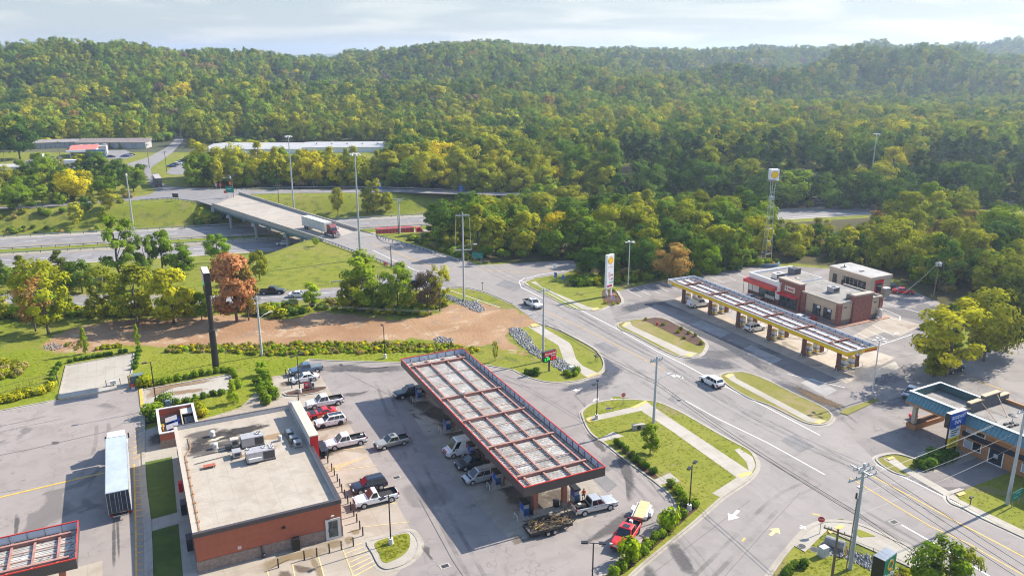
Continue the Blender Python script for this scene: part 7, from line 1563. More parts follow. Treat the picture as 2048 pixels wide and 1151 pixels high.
def motel_sign():
    b = W(1900,908); h = pole_h((1900,908),(1908,822)); t = thing('motel_sign', 'blue, white and yellow motel board on dark posts beside the drive', 'sign', b, R(28)); w = 1.9
    mb = MB(); [mb.box((x-.14,.0,0),(x+.14,.28,h)) for x in (-1.05,1.05)]; mb.build('posts', BLACK, t); f = h/7.2
    MB().box((-w,-.3,4.9*f),(w,.45,h)).build('cabinet', BLACK, t); MB().box((-w+.02,-.28,h),(w-.02,.43,h+.03)).build('cabinet_top', M('worn_white_top', (.55,.50,.46), .7, 0, .3, 2), t); MB().box((-w+.1,-.32,4.98*f),(w-.05,-.302,h-.06)).build('blue_panel', BLUEP, t)
    mkfont('RODEWAY', .78*f, .004, 'lettering', WHTP, t, (.05,-.33,h-.75*f), (R(90),0,0), bold=.012, xs=.82); mkfont('INN', .85*f, .004, 'lettering', WHTP, t, (0,-.33,h-1.6*f), (R(90),0,0), bold=.012)
    MB().box((-1.2,-.1,3.05*f),(1.25,-.02,4.75*f)).build('letter_board', WHTP, t); MB().box((-1.2,-.105,4.4*f),(.2,-.101,4.75*f)).build('blue_strip', MATS['sign_blue'], t); mb = MB(); [mb.box((-.8,-.11,z*f),(.9-.3*i,-.102,(z+.2)*f)) for i, z in enumerate((4.0,3.65,3.25))]; mb.build('lettering', M('sign_ink', (.08,.09,.11), .6), t)
    MB().box((-1.2,-.1,1.3*f),(1.25,-.02,2.95*f)).build('yellow_panel', M('board_yellow', (.75,.56,.01), .5), t); mkfont('HOTEL', .5*f, .004, 'lettering', BLACK, t, (0,-.11,2.5*f), (R(90),0,0)); mb = MB(); [mb.box((-.9,-.11,z*f),(.8,-.102,(z+.16)*f)) for z in (2.0,1.6)]; mb.build('lettering', BLACK, t)
motel_sign()
def inn_sign():
    b = W(1757,1196); t = thing('inn_sign', 'teal and black inn sign box with a gold letter, at the bottom right', 'sign', b, R(38)); h = pole_h((1757,1196),(1762,1107)); w, d = 1.25, .62
    MB().box((-w,-d,.4),(w,d,h)).build('cabinet', M('sign_black', (.012,.014,.016), .4), t); MB().box((-w+.01,-d+.01,h),(w-.01,d-.01,h+.03)).build('cabinet_top', M('sign_top', (.22,.25,.30), .4, .2, .15, 1), t); MB().box((-w+.05,-d-.03,.5),(w-.04,-d-.002,h-.05)).build('face', GREENS, t); MB().box((-w-.2,-d-.2,0),(w+.2,d+.2,.4)).build('plinth', CONW, t)
    mkfont('Q', 1.75, .01, 'emblem_letter', M('gold', (.62,.36,.06), .35), t, (.1,-d-.045,h-1.05), (R(90),0,0), bold=.03); mkfont('Quality', .82, .006, 'lettering', WHTP, t, (0,-d-.045,h-2.2), (R(90),0,0), bold=.01); mkfont('INN', .5, .006, 'lettering', WHTP, t, (0,-d-.045,h-2.75), (R(90),0,0))
inn_sign()
# --- bollards along the store
BOL = []
fb = [(656,925),(664,941),(669,950),(675,962),(680,972),(684,983),(690,994),(696,1006),(702,1019),(708,1031),(714,1043),(720,1057),(726,1070)]; sb2 = [(707,1091),(683,1098),(659,1104),(634,1112),(609,1118),(557,1134)]; tb = [(572,750),(577,762),(584,776),(597,800)]
proto = None
for i, px in enumerate(fb+sb2+tb):
    p = at(px, .03)
    lb = f'black guard post along the store front, {ordn(i)} from the red sign wall' if i < len(fb) else (f'black guard post along the side wall, {ordn(i-len(fb))} from the store corner' if i < len(fb)+len(sb2) else f'black guard post at the air pump stalls, {ordn(i-len(fb)-len(sb2))} from the far end')
    if proto is None:
        proto = thing('bollard', lb, 'bollard', p, A0, 'black guard posts round the store'); MB().cyl((0,0,0),.085,1.15,10).build('post', BLACK, proto); MB().ball((0,0,1.15),(.085,.085,.06),10,4).build('cap', DARKB, proto); MB().cyl((0,0,.85),.089,.08,10).build('band', M('band_brown', (.16,.09,.05), .6), proto)
    else: dup(proto, p, A0, lb)
# air pump island at the top of the apron
u, v = UV((612,783)); t = thing('pump_island', 'mulched island with the air and vacuum machines by the store', 'kerbed island', S(u, v, .02), A0+R(-3)); MB().prism(blob(0,0,3.6,1.5,8,0,20,.12),0,.15).build('kerb', CONW, t); MB().prism(blob(0,0,3.3,1.25,8,0,20,.12),.15,.17).build('mulch', MULCH, t)
for px, lb, mt, s in (((613,775), 'red and black air hose machine on the mulched island', REDP, (.8,.6,1.0)), ((622,773), 'tall grey vacuum machine on the mulched island', HVAC, (.6,.5,1.9)), ((626,777), 'grey air pump cabinet right of the vacuum machine', HVAC, (.5,.5,1.3))):
    u, v = UV(px, .2); t = thing('air_machine', lb, 'machine', S(u, v, .19), A0); MB().box((-s[0]/2,-s[1]/2,.1),(s[0]/2,s[1]/2,s[2])).build('cabinet', mt, t, bevel=.04); MB().box((-s[0]/2-.05,-s[1]/2-.05,0),(s[0]/2+.05,s[1]/2+.05,.1)).build('base', DARKB, t); MB().box((-s[0]*.3,-s[1]/2-.03,s[2]*.5),(s[0]*.3,-s[1]/2-.002,s[2]*.85)).build('panel', OFFW if mt is REDP else DARKB, t)
# store rack of black rails
u, v = UV((645,905)); t = thing('display_rack', 'black empty display rack before the red sign wall', 'rack', S(u, v, .03), A0); mb = MB()
for y in (-1.8,0,1.8):
    for x in (-.5,.5): mb.box((x-.04,y-.04,0),(x+.04,y+.04,1.1))
for z in (.35,.75,1.1): mb.box((-.5,-1.8,z-.02),(.5,1.8,z+.02))
mb.build('frame', BLACK, t)
# small street things
def box_thing(name, px, size, mat, label, cat, rot=A0, top=.96, z=.02, parts=True):
    b = at(px, z); t = thing(name, label, cat, b, rot); MB().box((-size[0]/2,-size[1]/2,.06),(size[0]/2,size[1]/2,size[2]),top=top).build('housing', mat, t); MB().box((-size[0]/2-.06,-size[1]/2-.06,0),(size[0]/2+.06,size[1]/2+.06,.06)).build('base', CONW, t); MB().box((-size[0]*.3,-size[1]/2-.012,size[2]*.3),(size[0]*.3,-size[1]/2,size[2]*.8)).build('cover', mat, t); return t
box_thing('utility_box', (1646,1110), (1.0,.8,1.2), M('pale_box', (.45,.47,.50), .6, 0, .06, 2), 'pale utility box on the lawn by the side-street ditch', 'box')
box_thing('utility_box', (1143,742), (.9,.8,1.0), M('pale_box', (.45,.47,.50)), 'pale utility box among the shrubs at the end of the rock channel', 'box'); box_thing('utility_box', (585,810), (1.2,.8,.7), HVAC, 'low grey box beside the store roof corner and round shrubs', 'box')
for px, lb in (((1192,722), 'twin dark mailbox on the lawn tip by the road'), ((1940,1009), 'single dark mailbox on the right verge')):
    b = at(px, .04); t = thing('mailbox', lb, 'mailbox', b, R(-60)); mb = MB(); [mb.box((x-.05,-.05,0),(x+.05,.05,1.0)) for x in ((-.3,.3) if 'twin' in lb else (0,))]; mb.build('post', M('post_brown', (.13,.10,.08), .9), t)
    for x in ((-.3,.3) if 'twin' in lb else (0,)): MB().tube([(x,-.3,1.12),(x,.3,1.12)], .15, 10).build('box', DARKB, t)
b = at((1314,650), .13); t = thing('fire_hydrant', 'red fire hydrant on the mulch of the far grass island', 'hydrant', b); MB().cyl((0,0,0),.16,.6,10).build('barrel', REDP, t); MB().ball((0,0,.62),(.17,.17,.14),10,5).build('bonnet', REDP, t); MB().tube([(-.24,0,.42),(.24,0,.42)], .07, 8).build('outlets', REDP, t)
b = at((965,580), .05); t = thing('area_light', 'small black solar light post on the verge by the junction pole', 'lamp', b); MB().tube([(0,0,0),(0,0,1.8)], .05, 6).build('post', DARKB, t); MB().cbox((0,0,1.9),(.5,.35,.12)).build('head', BLACK, t)
b = at((1277,858), .10); t = thing('culvert_headwall', 'pale concrete culvert headwall on the corner lawn', 'culvert', b, R(10)); MB().box((-1.0,-.2,0),(1.0,.4,.85)).build('headwall', CONW, t); MB().tube([(0,-.22,.4),(0,-.205,.4)], .36, 16).build('pipe_mouth', BLACK, t)
b = at((1668,1092), .03); t = thing('culvert_pipe', 'dark open culvert pipe end among the ditch stones', 'culvert', b, R(-40)); MB().tube([(-1.0,0,.45),(1.2,0,.55)], .62, 18).build('pipe', M('pipe_concrete', (.22,.22,.22), .8, 0, .2, 2), t); MB().tube([(-1.02,0,.45),(-1.005,0,.45)], .5, 18).build('pipe_mouth', BLACK, t)
b = at((1690,1112), .03); t = thing('marker_post', 'yellow marker post at the edge of the ditch', 'post', b); MB().cyl((0,0,0),.09,1.3,8).build('post', SAFEY, t); MB().cyl((0,0,1.3),.1,.12,8).build('cap', M('post_brown', (.13,.10,.08)), t)
for px, r, lb in (((1604,1091), .42, 'round manhole cover in the side-street pavement'), ((1629,1098), .5, 'round green manhole ring on the lawn by the side street'), ((1217,816), .45, 'dark round manhole cover in the grass tip by the stop sign')):
    t = thing('manhole', lb, 'manhole', at(px, .14 if px[0] != 1629 else .04)); MB().cyl((0,0,0),r,.03,20).build('cover', DARKB, t); MB().cyl((0,0,0),r*1.15,.02,20).build('rim', CONK, t)
for px, lb in (((890,1131), 'square drain grate in the forecourt near the bottom'), ((793,954), 'square drain grate in the forecourt by the parked cars'), ((1358,800), 'drain grate in the road gutter by the corner lawn'), ((1788,1043), 'drain grate in the road lane at lower right')):
    t = thing('drain_grate', lb, 'drain', at(px, .028), A0); MB().box((-.6,-.45,0),(.6,.45,.012)).build('frame', CONW, t); MB().box((-.42,-.3,.012),(.42,.3,.018)).build('grate', DARKB, t)
def fence(pts, h, label, posts=2.4, mesh=True, name='metal_fence', mat=None, rails=(.12,1.0), bars=.14):
    P = [Vector(G(*p)) for p in pts]; t = thing(name, label, 'fence', P[0]); o = P[0]; P = [p-o for p in P]; n = 0
    mb = MB(); 
    for a, b in zip(P, P[1:]):
        for r in rails: mb.tube([a+Vector((0,0,r*h)), b+Vector((0,0,r*h))], .025, 5)
        l = (b-a).length; k = int(l/bars)
        for i in range(k): p = a+(b-a)*(i/k); mb.box((p.x-.008,p.y-.008,.12*h),(p.x+.008,p.y+.008,h))
    mb.build('panel', mat or DARKB, t)
    for a, b in zip(P, P[1:]):
        k = max(1, int((b-a).length/posts))
        for i in range(k+1): p = a+(b-a)*(i/k); MB().tube([(0,0,0),(0,0,h+.05)], .035, 6).build('post', mat or DARKB, t, loc=p)
fence([(1655,1068),(1690,1090),(1745,1112),(1812,1142)], 1.1, 'low metal railing between the ditch stones and the pavement', mat=M('rail_grey', (.28,.29,.30), .5, .4, .1, 3))
fence([(-60,800),(0,787),(60,772),(114,760),(118,770)], 1.3, 'dark wire fence on the grass above the yellow-green shrubs', bars=.5)
# ================================================================ plants
def leaf_mat(name, col, trans=.30, hue=.0, vary=.22):
    m = bpy.data.materials.new(name); m.use_nodes = True; nt = m.node_tree; nt.nodes.clear(); L = nt.links.new
    out = nn(nt, 'ShaderNodeOutputMaterial'); df = nn(nt, 'ShaderNodeBsdfDiffuse'); tr = nn(nt, 'ShaderNodeBsdfTranslucent'); mx = nn(nt, 'ShaderNodeMixShader'); mx.inputs[0].default_value = trans
    at_ = nn(nt, 'ShaderNodeAttribute'); at_.attribute_name = 'tint'; oi = nn(nt, 'ShaderNodeObjectInfo')
    hs = nn(nt, 'ShaderNodeHueSaturation'); hs.inputs['Color'].default_value = col + (1,)
    def mr(src, a, b):
        r = nn(nt, 'ShaderNodeMapRange'); r.inputs[3].default_value = a; r.inputs[4].default_value = b; L(src, r.inputs[0]); return r.outputs[0]
    L(mr(oi.outputs['Random'], .488, .518), hs.inputs['Hue'])
    a = mr(oi.outputs['Random'], 1+vary, 1-vary); b = mr(at_.outputs['Fac'], .62, 1.45); mu = nn(nt, 'ShaderNodeMath'); mu.operation = 'MULTIPLY'; L(a, mu.inputs[0]); L(b, mu.inputs[1]); L(mu.outputs[0], hs.inputs['Value'])
    L(hs.outputs[0], df.inputs[0]); L(hs.outputs[0], tr.inputs[0]); L(df.outputs[0], mx.inputs[1]); L(tr.outputs[0], mx.inputs[2]); L(mx.outputs[0], out.inputs[0])
    return m
LV = {k: leaf_mat('leaves_'+k, c) for k, c in dict(deep=(.100,.170,.020), mid=(.185,.265,.018), olive=(.265,.275,.020), ygreen=(.345,.350,.018), yellow=(.55,.47,.012), rust=(.36,.23,.055), pine=(.075,.122,.026), red=(.43,.20,.08), lime=(.26,.37,.014), straw=(.32,.26,.09), brown=(.20,.14,.09), cedar=(.10,.128,.024)).items()}
BARK = M('tree_bark', (.12,.095,.075), .95, 0, .3, 4); BARKP = M('pale_bark', (.26,.23,.2), .9, 0, .3, 4)
def clumps(kind, q):
    """clump centres and radii in a unit-high tree"""
    out = []
    if kind == 'round':
        for i in range(34):
            a = q.uniform(0, 6.28); zz = q.uniform(.22, .95); e = math.sqrt(max(0, 1-((zz-.58)/.42)**2)); r = .40*e*q.uniform(.55, 1); out.append((r*math.cos(a), r*math.sin(a), zz, q.uniform(.09,.15)))
    elif kind == 'oval':
        for i in range(30):
            a = q.uniform(0, 6.28); zz = q.uniform(.16, .97); e = math.sqrt(max(0, 1-((zz-.55)/.46)**2)); r = .27*e*q.uniform(.5, 1); out.append((r*math.cos(a), r*math.sin(a), zz, q.uniform(.07,.125)))
    elif kind == 'tall':
        for i in range(28):
            a = q.uniform(0, 6.28); zz = q.uniform(.12, .97); e = max(.12, min(1, (1.02-zz)*2.3))*min(1,zz*4); r = .19*e*q.uniform(.5, 1); out.append((r*math.cos(a), r*math.sin(a), zz, q.uniform(.06,.105)))
    elif kind == 'cone':
        for i in range(36):
            a = q.uniform(0, 6.28); zz = .05+.93*q.random()**1.3; r = .27*(1-zz)**.75*q.uniform(.55, 1); out.append((r*math.cos(a), r*math.sin(a), zz, .05+.07*(1-zz)))
    elif kind == 'pine':
        for i in range(20):
            a = q.uniform(0, 6.28); zz = q.uniform(.48, .97); r = .20*min(1,(1.05-zz)*2.6)*q.uniform(.35, 1); out.append((r*math.cos(a), r*math.sin(a), zz, q.uniform(.05,.085)))
        for i in range(5):
            a = q.uniform(0, 6.28); out.append((.13*math.cos(a), .13*math.sin(a), q.uniform(.3,.5), .05))
    elif kind == 'sparse':
        for i in range(30):
            a = q.uniform(0, 6.28); zz = q.uniform(.2, .98); e = math.sqrt(max(0, 1-((zz-.6)/.43)**2)); r = .30*e*q.uniform(.6, 1.05); out.append((r*math.cos(a), r*math.sin(a), zz, q.uniform(.06,.11)))
    return out
def crown_mesh(name, kind, seed, per=55, leaf=.05, shrub=False):
    q = random.Random(seed); cl = clumps(kind, q) if not shrub else [(q.uniform(-.28,.28), q.uniform(-.28,.28), q.uniform(.25,.7), q.uniform(.22,.34)) for _ in range(9)]
    vs, fs, tint = [], [], []
    for cx, cy, cz, r in cl:
        ct = q.uniform(-.28, .28)
        for _ in range(per):
            d = Vector((q.gauss(0,1), q.gauss(0,1), q.gauss(.25,1))).normalized(); rr = r*(q.random()**.35)
            p = Vector((cx, cy, cz)) + Vector((d.x*rr*1.15, d.y*rr*1.15, d.z*rr*.85))
            if p.z < .015: continue
            n = (d*.8 + Vector((cx, cy, (cz-.48)*.75))*2.6 + Vector((q.gauss(0,.28), q.gauss(0,.28), q.gauss(.15,.28)))).normalized()
            s = leaf*q.uniform(.55, 1.25); a = n.orthogonal().normalized(); b = n.cross(a); th = q.uniform(0, 6.28); a, b = a*math.cos(th)+b*math.sin(th), b*math.cos(th)-a*math.sin(th)
            k = len(vs); vs += [p-a*s*.6, p+b*s*.38-a*s*.05, p+a*s*.62, p-b*s*.38+a*s*.05]; fs.append((k,k+1,k+2,k+3)); tint.append(min(1, max(0, .5+ct+q.gauss(0,.13))))
    me = bpy.data.meshes.new(name); me.from_pydata(vs, [], fs); at_ = me.attributes.new('tint', 'FLOAT', 'FACE'); at_.data.foreach_set('value', tint)
    me.materials.append(LV['mid']); return me, cl
def trunk_mesh(cl, seed, r=.016, top=.8, limbs=9):
    q = random.Random(seed); mb = MB(); mb.tube([(0,0,-.02),(q.gauss(0,.006),q.gauss(0,.006),.3),(q.gauss(0,.012),q.gauss(0,.012),top)], [r*1.25,r*.9,r*.25], 7)
    for c in q.sample(cl, min(limbs, len(cl))):
        z0 = max(.12, c[2]*.55-.02); mb.tube([(0,0,z0),(c[0]*.5,c[1]*.5,z0+(c[2]-z0)*.6),(c[0],c[1],c[2])], [r*.5,r*.32,r*.1], 5)
    me = bpy.data.meshes.new('trunk'); me.from_pydata(mb.v, [], mb.f); me.materials.append(BARK); return me
TK = {}
for kind, n, lf, per in (('round',4,.047,125),('oval',4,.046,125),('tall',3,.042,100),('cone',3,.040,100),('pine',3,.038,90),('sparse',3,.037,100)):
    TK[kind] = []
    for i in range(n):
        me, cl = crown_mesh('crown', kind, hash((kind, i)) % 9999 if 0 else (ord(kind[0])*131+ord(kind[1])*17+i*7), per, lf); TK[kind].append((me, trunk_mesh(cl, i, .016 if kind != 'pine' else .012, .9 if kind in ('cone','pine','tall') else .72, 10 if kind == 'sparse' else 7)))
tr_ = random.Random(11)
KN = {'round':'deciduous_tree','oval':'deciduous_tree','tall':'deciduous_tree','cone':'cedar_tree','pine':'pine_tree','sparse':'deciduous_tree'}
def tree(pos, h, kind, leaf, label, group=None, wx=1.0, name=None, bark=None, cat='tree'):
    me, tm = tr_.choice(TK[kind]); t = thing(name or KN[kind], label, cat, pos, tr_.uniform(0, 6.28), group)
    c = bpy.data.objects.new('crown', me); C.objects.link(c); c.parent = t; c.scale = (h*wx, h*wx, h); c.material_slots[0].link = 'OBJECT'; c.material_slots[0].material = LV[leaf]
    b = bpy.data.objects.new('trunk', tm); C.objects.link(b); b.parent = t; b.scale = (h*max(.8,wx), h*max(.8,wx), h)
    if bark: b.material_slots[0].link = 'OBJECT'; b.material_slots[0].material = bark
    return t
WID = dict(round=.92, oval=.66, tall=.48, cone=.60, pine=.46, sparse=.68)
def tree_px(base, top, wpx, kind, leaf, label, **kw):
    b = W(*base); h = pole_h(base, top) if pole_h(base, top) < 40 else 15
    dep = b[1]*cP + (CH-b[2])*sP; w = wpx*dep/F
    return tree(b, h, kind, leaf, label, wx=w/(h*WID[kind]), **kw)
for a in [
 ((97,668),(97,518),104,'sparse','ygreen','yellow-green tree with thin crown, left of the tank pad across the dirt'),
 ((72,662),(66,545),70,'sparse','rust','rust-tinged thin tree at the far left roadside'),
 ((45,562),(48,509),46,'cone','cedar','dark cedar at the left, between slip road and freeway'),((122,560),(116,499),62,'cone','cedar','larger dark cedar right of the first one beside the slip road'),((4,562),(2,515),34,'cone','cedar','dark cedar cut by the left edge'),((165,585),(160,520),70,'round','deep','dark bushy tree behind the bare tree on the slip road'),
 ((212,630),(206,535),66,'sparse','olive','half-bare olive tree with pale dead limbs'),((240,556),(232,432),78,'sparse','mid','tall loose green tree standing out before the freeway'),((275,648),(270,532),92,'oval','olive','dense olive tree left of the yellow-green one on the roadside'),((348,648),(345,527),90,'oval','ygreen','bright yellow-green tree left of the tall pole sign'),
 ((292,548),(300,470),42,'oval','deep','dark narrow tree before the freeway, left of the round-headed one'),((325,540),(333,454),52,'oval','mid','green round-headed tree before the freeway'),((368,548),(372,488),56,'oval','mid','leafy green tree right of the round-headed one'),((436,524),(435,468),56,'round','lime','bright green round tree before the freeway lanes'),
 ((474,642),(474,494),100,'oval','red','red autumn maple behind the tall pole sign'),((498,640),(500,530),50,'oval','rust','orange and green tree touching the red maple'),((520,562),(520,500),46,'round','olive','olive tree on the grass bank right of the red maple'),((404,640),(405,585),40,'oval','mid','small green tree behind the tall pole sign'),
 ((726,622),(720,505),94,'oval','mid','broad green tree left of the other at the dirt edge'),((700,622),(695,560),52,'oval','olive','low olive tree leaning on the broad green one'),((795,622),(797,526),76,'round','mid','round green tree at the dirt edge, middle of the group'),((856,622),(850,542),62,'round','brown','brown bare-looking bush tree at the dirt edge'),((880,622),(888,531),46,'sparse','ygreen','thin yellow tree at the right end of the dirt-edge group'),
 ((624,612),(621,566),40,'oval','lime','small lime tree by the slip road'),((676,429),(676,374),32,'round','olive','small round tree on the far grass beyond the bridge'),((748,427),(750,359),40,'oval','olive','taller tree of the clump on the far grass'),((735,427),(733,375),34,'oval','olive','dark lower tree of the clump on the far grass'),((772,424),(775,381),34,'oval','ygreen','yellow-tinged small tree right of the far clump'),
 ((1300,908),(1300,848),42,'oval','mid','small round green tree on the corner lawn'),((467,806),(467,754),27,'cone','lime','lime conifer at the end of the lower concrete pad'),((390,800),(391,786),18,'cone','lime','small lime conifer behind the bin enclosure'),((523,750),(523,722),26,'oval','lime','lime small tree by the hedge of round shrubs'),
 ((1892,752),(1905,605),150,'sparse','ygreen','large yellow-green tree by the motel lot'),((1865,754),(1860,684),64,'oval','olive','small olive tree in front of the large yellow-green one'),((1967,722),(1960,578),128,'round','olive','broad dark olive tree right of the yellow-green one'),((2012,702),(2025,545),130,'round','cedar','broad dark tree at the right edge above the motel lot'),
 ((1868,1210),(1872,1078),128,'round','mid','loose green tree in the bottom right foreground'),((1915,1215),(1915,1100),70,'sparse','olive','thin olive tree joined to the foreground tree'),
 ((171,707),(168,655),17,'tall','mid','slim young tree above the tank pad, left one'),((277,702),(275,649),15,'tall','mid','slim young tree above the tank pad, right one'),((990,722),(990,682),14,'sparse','olive','nearly bare sapling behind the large canopy'),
 ((1340,562),(1335,487),82,'round','rust','rust-topped spreading tree by the stalls of the yellow station'),((1410,548),(1418,479),64,'round','lime','bright green dome tree by the stalls of the yellow station'),((1478,537),(1475,463),62,'oval','mid','green tree left of the lattice tower'),((1180,552),(1184,494),76,'round','deep','dark bushy tree behind the tall price sign, left'),((1220,556),(1230,490),60,'round','deep','dark green tree directly behind the tall price sign'),((1280,556),(1282,476),66,'round','deep','dark green tree right of the white lamp post'),
 ((415,445),(412,425),46,'round','ygreen','yellow bush tree at the far bridge abutment'),((505,398),(503,372),20,'oval','olive','small tree on the grass by the far end of the bridge') if 0 else ((632,492),(634,475),14,'round','lime','tiny lime bush tree at the near bridge abutment'),
 ((1782,360),(1780,292),56,'round','yellow','bright yellow tree beyond the freeway beside the light mast'),((22,255),(20,0+232),0,'round','deep','x') if 0 else ((40,318),(38,232),84,'round','deep','large dark rounded tree at the left, at the foot of the hill'),
 ((205,296),(208,284),8,'cone','cedar','clipped dark evergreen before the storage building, left'),((221,298),(221,284),9,'cone','cedar','clipped dark evergreen before the storage building, middle'),((240,298),(240,284),9,'cone','cedar','clipped dark evergreen before the storage building, right')]:
    base, top, w, kind, leaf, lb = a
    bk = BARKP if 'dead limbs' in lb else None
    tree_px(base, top, w, kind, leaf, lb, bark=bk)
# woods: trees scattered over the ground they stand on, nearest rows as single trees
def scatter(poly, n, dmin, seed, tries=6000):
    q = random.Random(seed); xs = [p[0] for p in poly]; ys = [p[1] for p in poly]; out = []
    for _ in range(tries):
        x, y = q.uniform(min(xs), max(xs)), q.uniform(min(ys), max(ys))
        if not pin(x, y, poly): continue
        if any((x-a)**2+(y-b)**2 < dmin*dmin for a, b in out): continue
        out.append((x, y))
        if len(out) >= n: break
    return out
STOOD = []
def wood(poly, n, dmin, seed, mixk, mixc, hs, phrase, group):
    pts = scatter(poly, n, dmin, seed); q = random.Random(seed+1); STOOD.extend(pts); pts.sort(key=lambda p: (p[0]/max(60, p[1])))
    cnt = {}
    for i, (x, y) in enumerate(pts):
        k = q.choices([m for m, w in mixk], [w for m, w in mixk])[0]; c = q.choices([m for m, w in mixc], [w for m, w in mixc])[0]
        if callable(hs): h = hs(x, y, q)
        else: h = q.uniform(*hs)
        if k == 'pine': h *= 1.15; c = 'pine'
        if k == 'cone': c = 'cedar'; h *= .7
        ad = {'deep':'dark green','mid':'green','olive':'olive','ygreen':'yellow-green','yellow':'yellow','rust':'rust-brown','pine':'dark','lime':'lime green','cedar':'dark','straw':'straw-brown','brown':'brown'}[c]
        kd = {'round':'round tree','oval':'oval tree','tall':'slender tree','pine':'pine','cone':'cedar','sparse':'thin tree'}[k]; key = (ad, kd); cnt[key] = cnt.get(key, 0) + 1
        tree((x, y, height(x, y)-.1), h, k, c, f'{ordn(cnt[key]-1)} {ad} {kd} from the left {phrase}', group, wx=q.uniform(.9, 1.25))
W1 = P2([(845,472),(925,418),(1010,398),(1240,398),(1480,425),(1530,475),(1535,520),(1400,545),(1330,548),(1140,518),(960,512),(900,498)])
wood(W1, 84, 8.0, 21, [('round',5),('oval',5),('tall',2)], [('deep',3),('mid',6),('olive',4),('ygreen',2.5),('yellow',.4),('rust',.3)], (9.5,15), 'in the wood behind the tall price sign', 'trees in the wood behind the price sign')
W2 = P2([(1545,478),(1700,478),(1790,440),(1880,440),(2060,490),(2240,560),(2160,640),(2050,610),(1900,592),(1800,548),(1700,526),(1560,518)])
wood(W2, 54, 8.5, 31, [('round',6),('oval',4),('cone',.4)], [('deep',1.5),('mid',4),('olive',6),('ygreen',3.5),('rust',.4)], lambda x, y, q: q.uniform(5.5,8) if 196 < y and 1024+F*x/(y*cP+15) < 1760 else q.uniform(9,14), 'in the wood behind the beige annex', 'trees in the wood behind the annex')
W3 = P2([(385,376),(388,352),(600,352),(1040,356),(1215,362),(1215,383),(1040,384),(700,373),(480,373)])
wood(W3, 46, 9.5, 41, [('round',5),('oval',4),('tall',2)], [('mid',2),('olive',2.5),('ygreen',7),('yellow',2.6),('rust',.2)], (12.5,17.5), 'in the yellowing belt beyond the freeway', 'trees of the yellowing belt')
W3b = P2([(1215,384),(1215,360),(1500,358),(2100,362),(2250,372),(2250,405),(1720,388),(1400,382)])
wood(W3b, 36, 10, 51, [('pine',6),('round',3),('oval',2)], [('deep',4),('mid',3),('olive',1.5),('ygreen',.8)], (15,20), 'in the dark belt beyond the freeway', 'trees of the dark belt')
W4 = PW([(-60,450),(-60,370),(60,352),(200,344),(285,372),(272,398),(255,440),(150,452),(60,440)])
wood(W4, 26, 8.5, 61, [('round',6),('oval',3)], [('deep',3),('mid',4),('olive',3),('ygreen',1.5),('yellow',.5)], (8,12.5), 'in the copse by the far bridge end', 'trees of the left copse')
# ---------------------------------------------------------------- scattered cover as single objects
def stuff(name, pts, protos, label=None, cat=None):
    """pts: (x, y, z, rot, scale, width, index) -> one object whose copies are placed by geometry nodes"""
    col = bpy.data.collections.new(name+'_kinds')
    for i, (me, mat) in enumerate(protos):
        m2 = me.copy(); m2.materials.clear(); m2.materials.append(mat); o = bpy.data.objects.new(f'{name}_kind_{i:02d}', m2); col.objects.link(o)
    me = bpy.data.meshes.new(name); me.from_pydata([p[:3] for p in pts], [], [])
    for an, typ, vals in (('spin','FLOAT',[p[3] for p in pts]), ('pick','INT',[p[6] for p in pts])):
        a = me.attributes.new(an, typ, 'POINT'); a.data.foreach_set('value', vals)
    a = me.attributes.new('size', 'FLOAT_VECTOR', 'POINT'); a.data.foreach_set('vector', [c for p in pts for c in (p[4]*p[5], p[4]*p[5], p[4])])
    o = bpy.data.objects.new(name, me); C.objects.link(o); tag(o, kind='stuff')
    if label: tag(o, label, cat)
    ng = bpy.data.node_groups.new(name, 'GeometryNodeTree'); ng.interface.new_socket('Geometry', in_out='INPUT', socket_type='NodeSocketGeometry'); ng.interface.new_socket('Geometry', in_out='OUTPUT', socket_type='NodeSocketGeometry')
    gi = ng.nodes.new('NodeGroupInput'); go = ng.nodes.new('NodeGroupOutput'); ip = ng.nodes.new('GeometryNodeInstanceOnPoints'); ci = ng.nodes.new('GeometryNodeCollectionInfo'); ci.inputs['Collection'].default_value = col; ci.inputs['Separate Children'].default_value = True; ci.inputs['Reset Children'].default_value = True
    def na(n, t):
        x = ng.nodes.new('GeometryNodeInputNamedAttribute'); x.data_type = t; x.inputs['Name'].default_value = n; return x.outputs['Attribute']
    cx = ng.nodes.new('ShaderNodeCombineXYZ'); L = ng.links.new; L(na('spin','FLOAT'), cx.inputs[2]); L(gi.outputs[0], ip.inputs['Points']); L(ci.outputs[0], ip.inputs['Instance']); ip.inputs['Pick Instance'].default_value = True
    L(na('pick','INT'), ip.inputs['Instance Index']); L(cx.outputs[0], ip.inputs['Rotation']); L(na('size','FLOAT_VECTOR'), ip.inputs['Scale']); L(ip.outputs[0], go.inputs[0])
    md = o.modifiers.new('scatter', 'NODES'); md.node_group = ng; return o
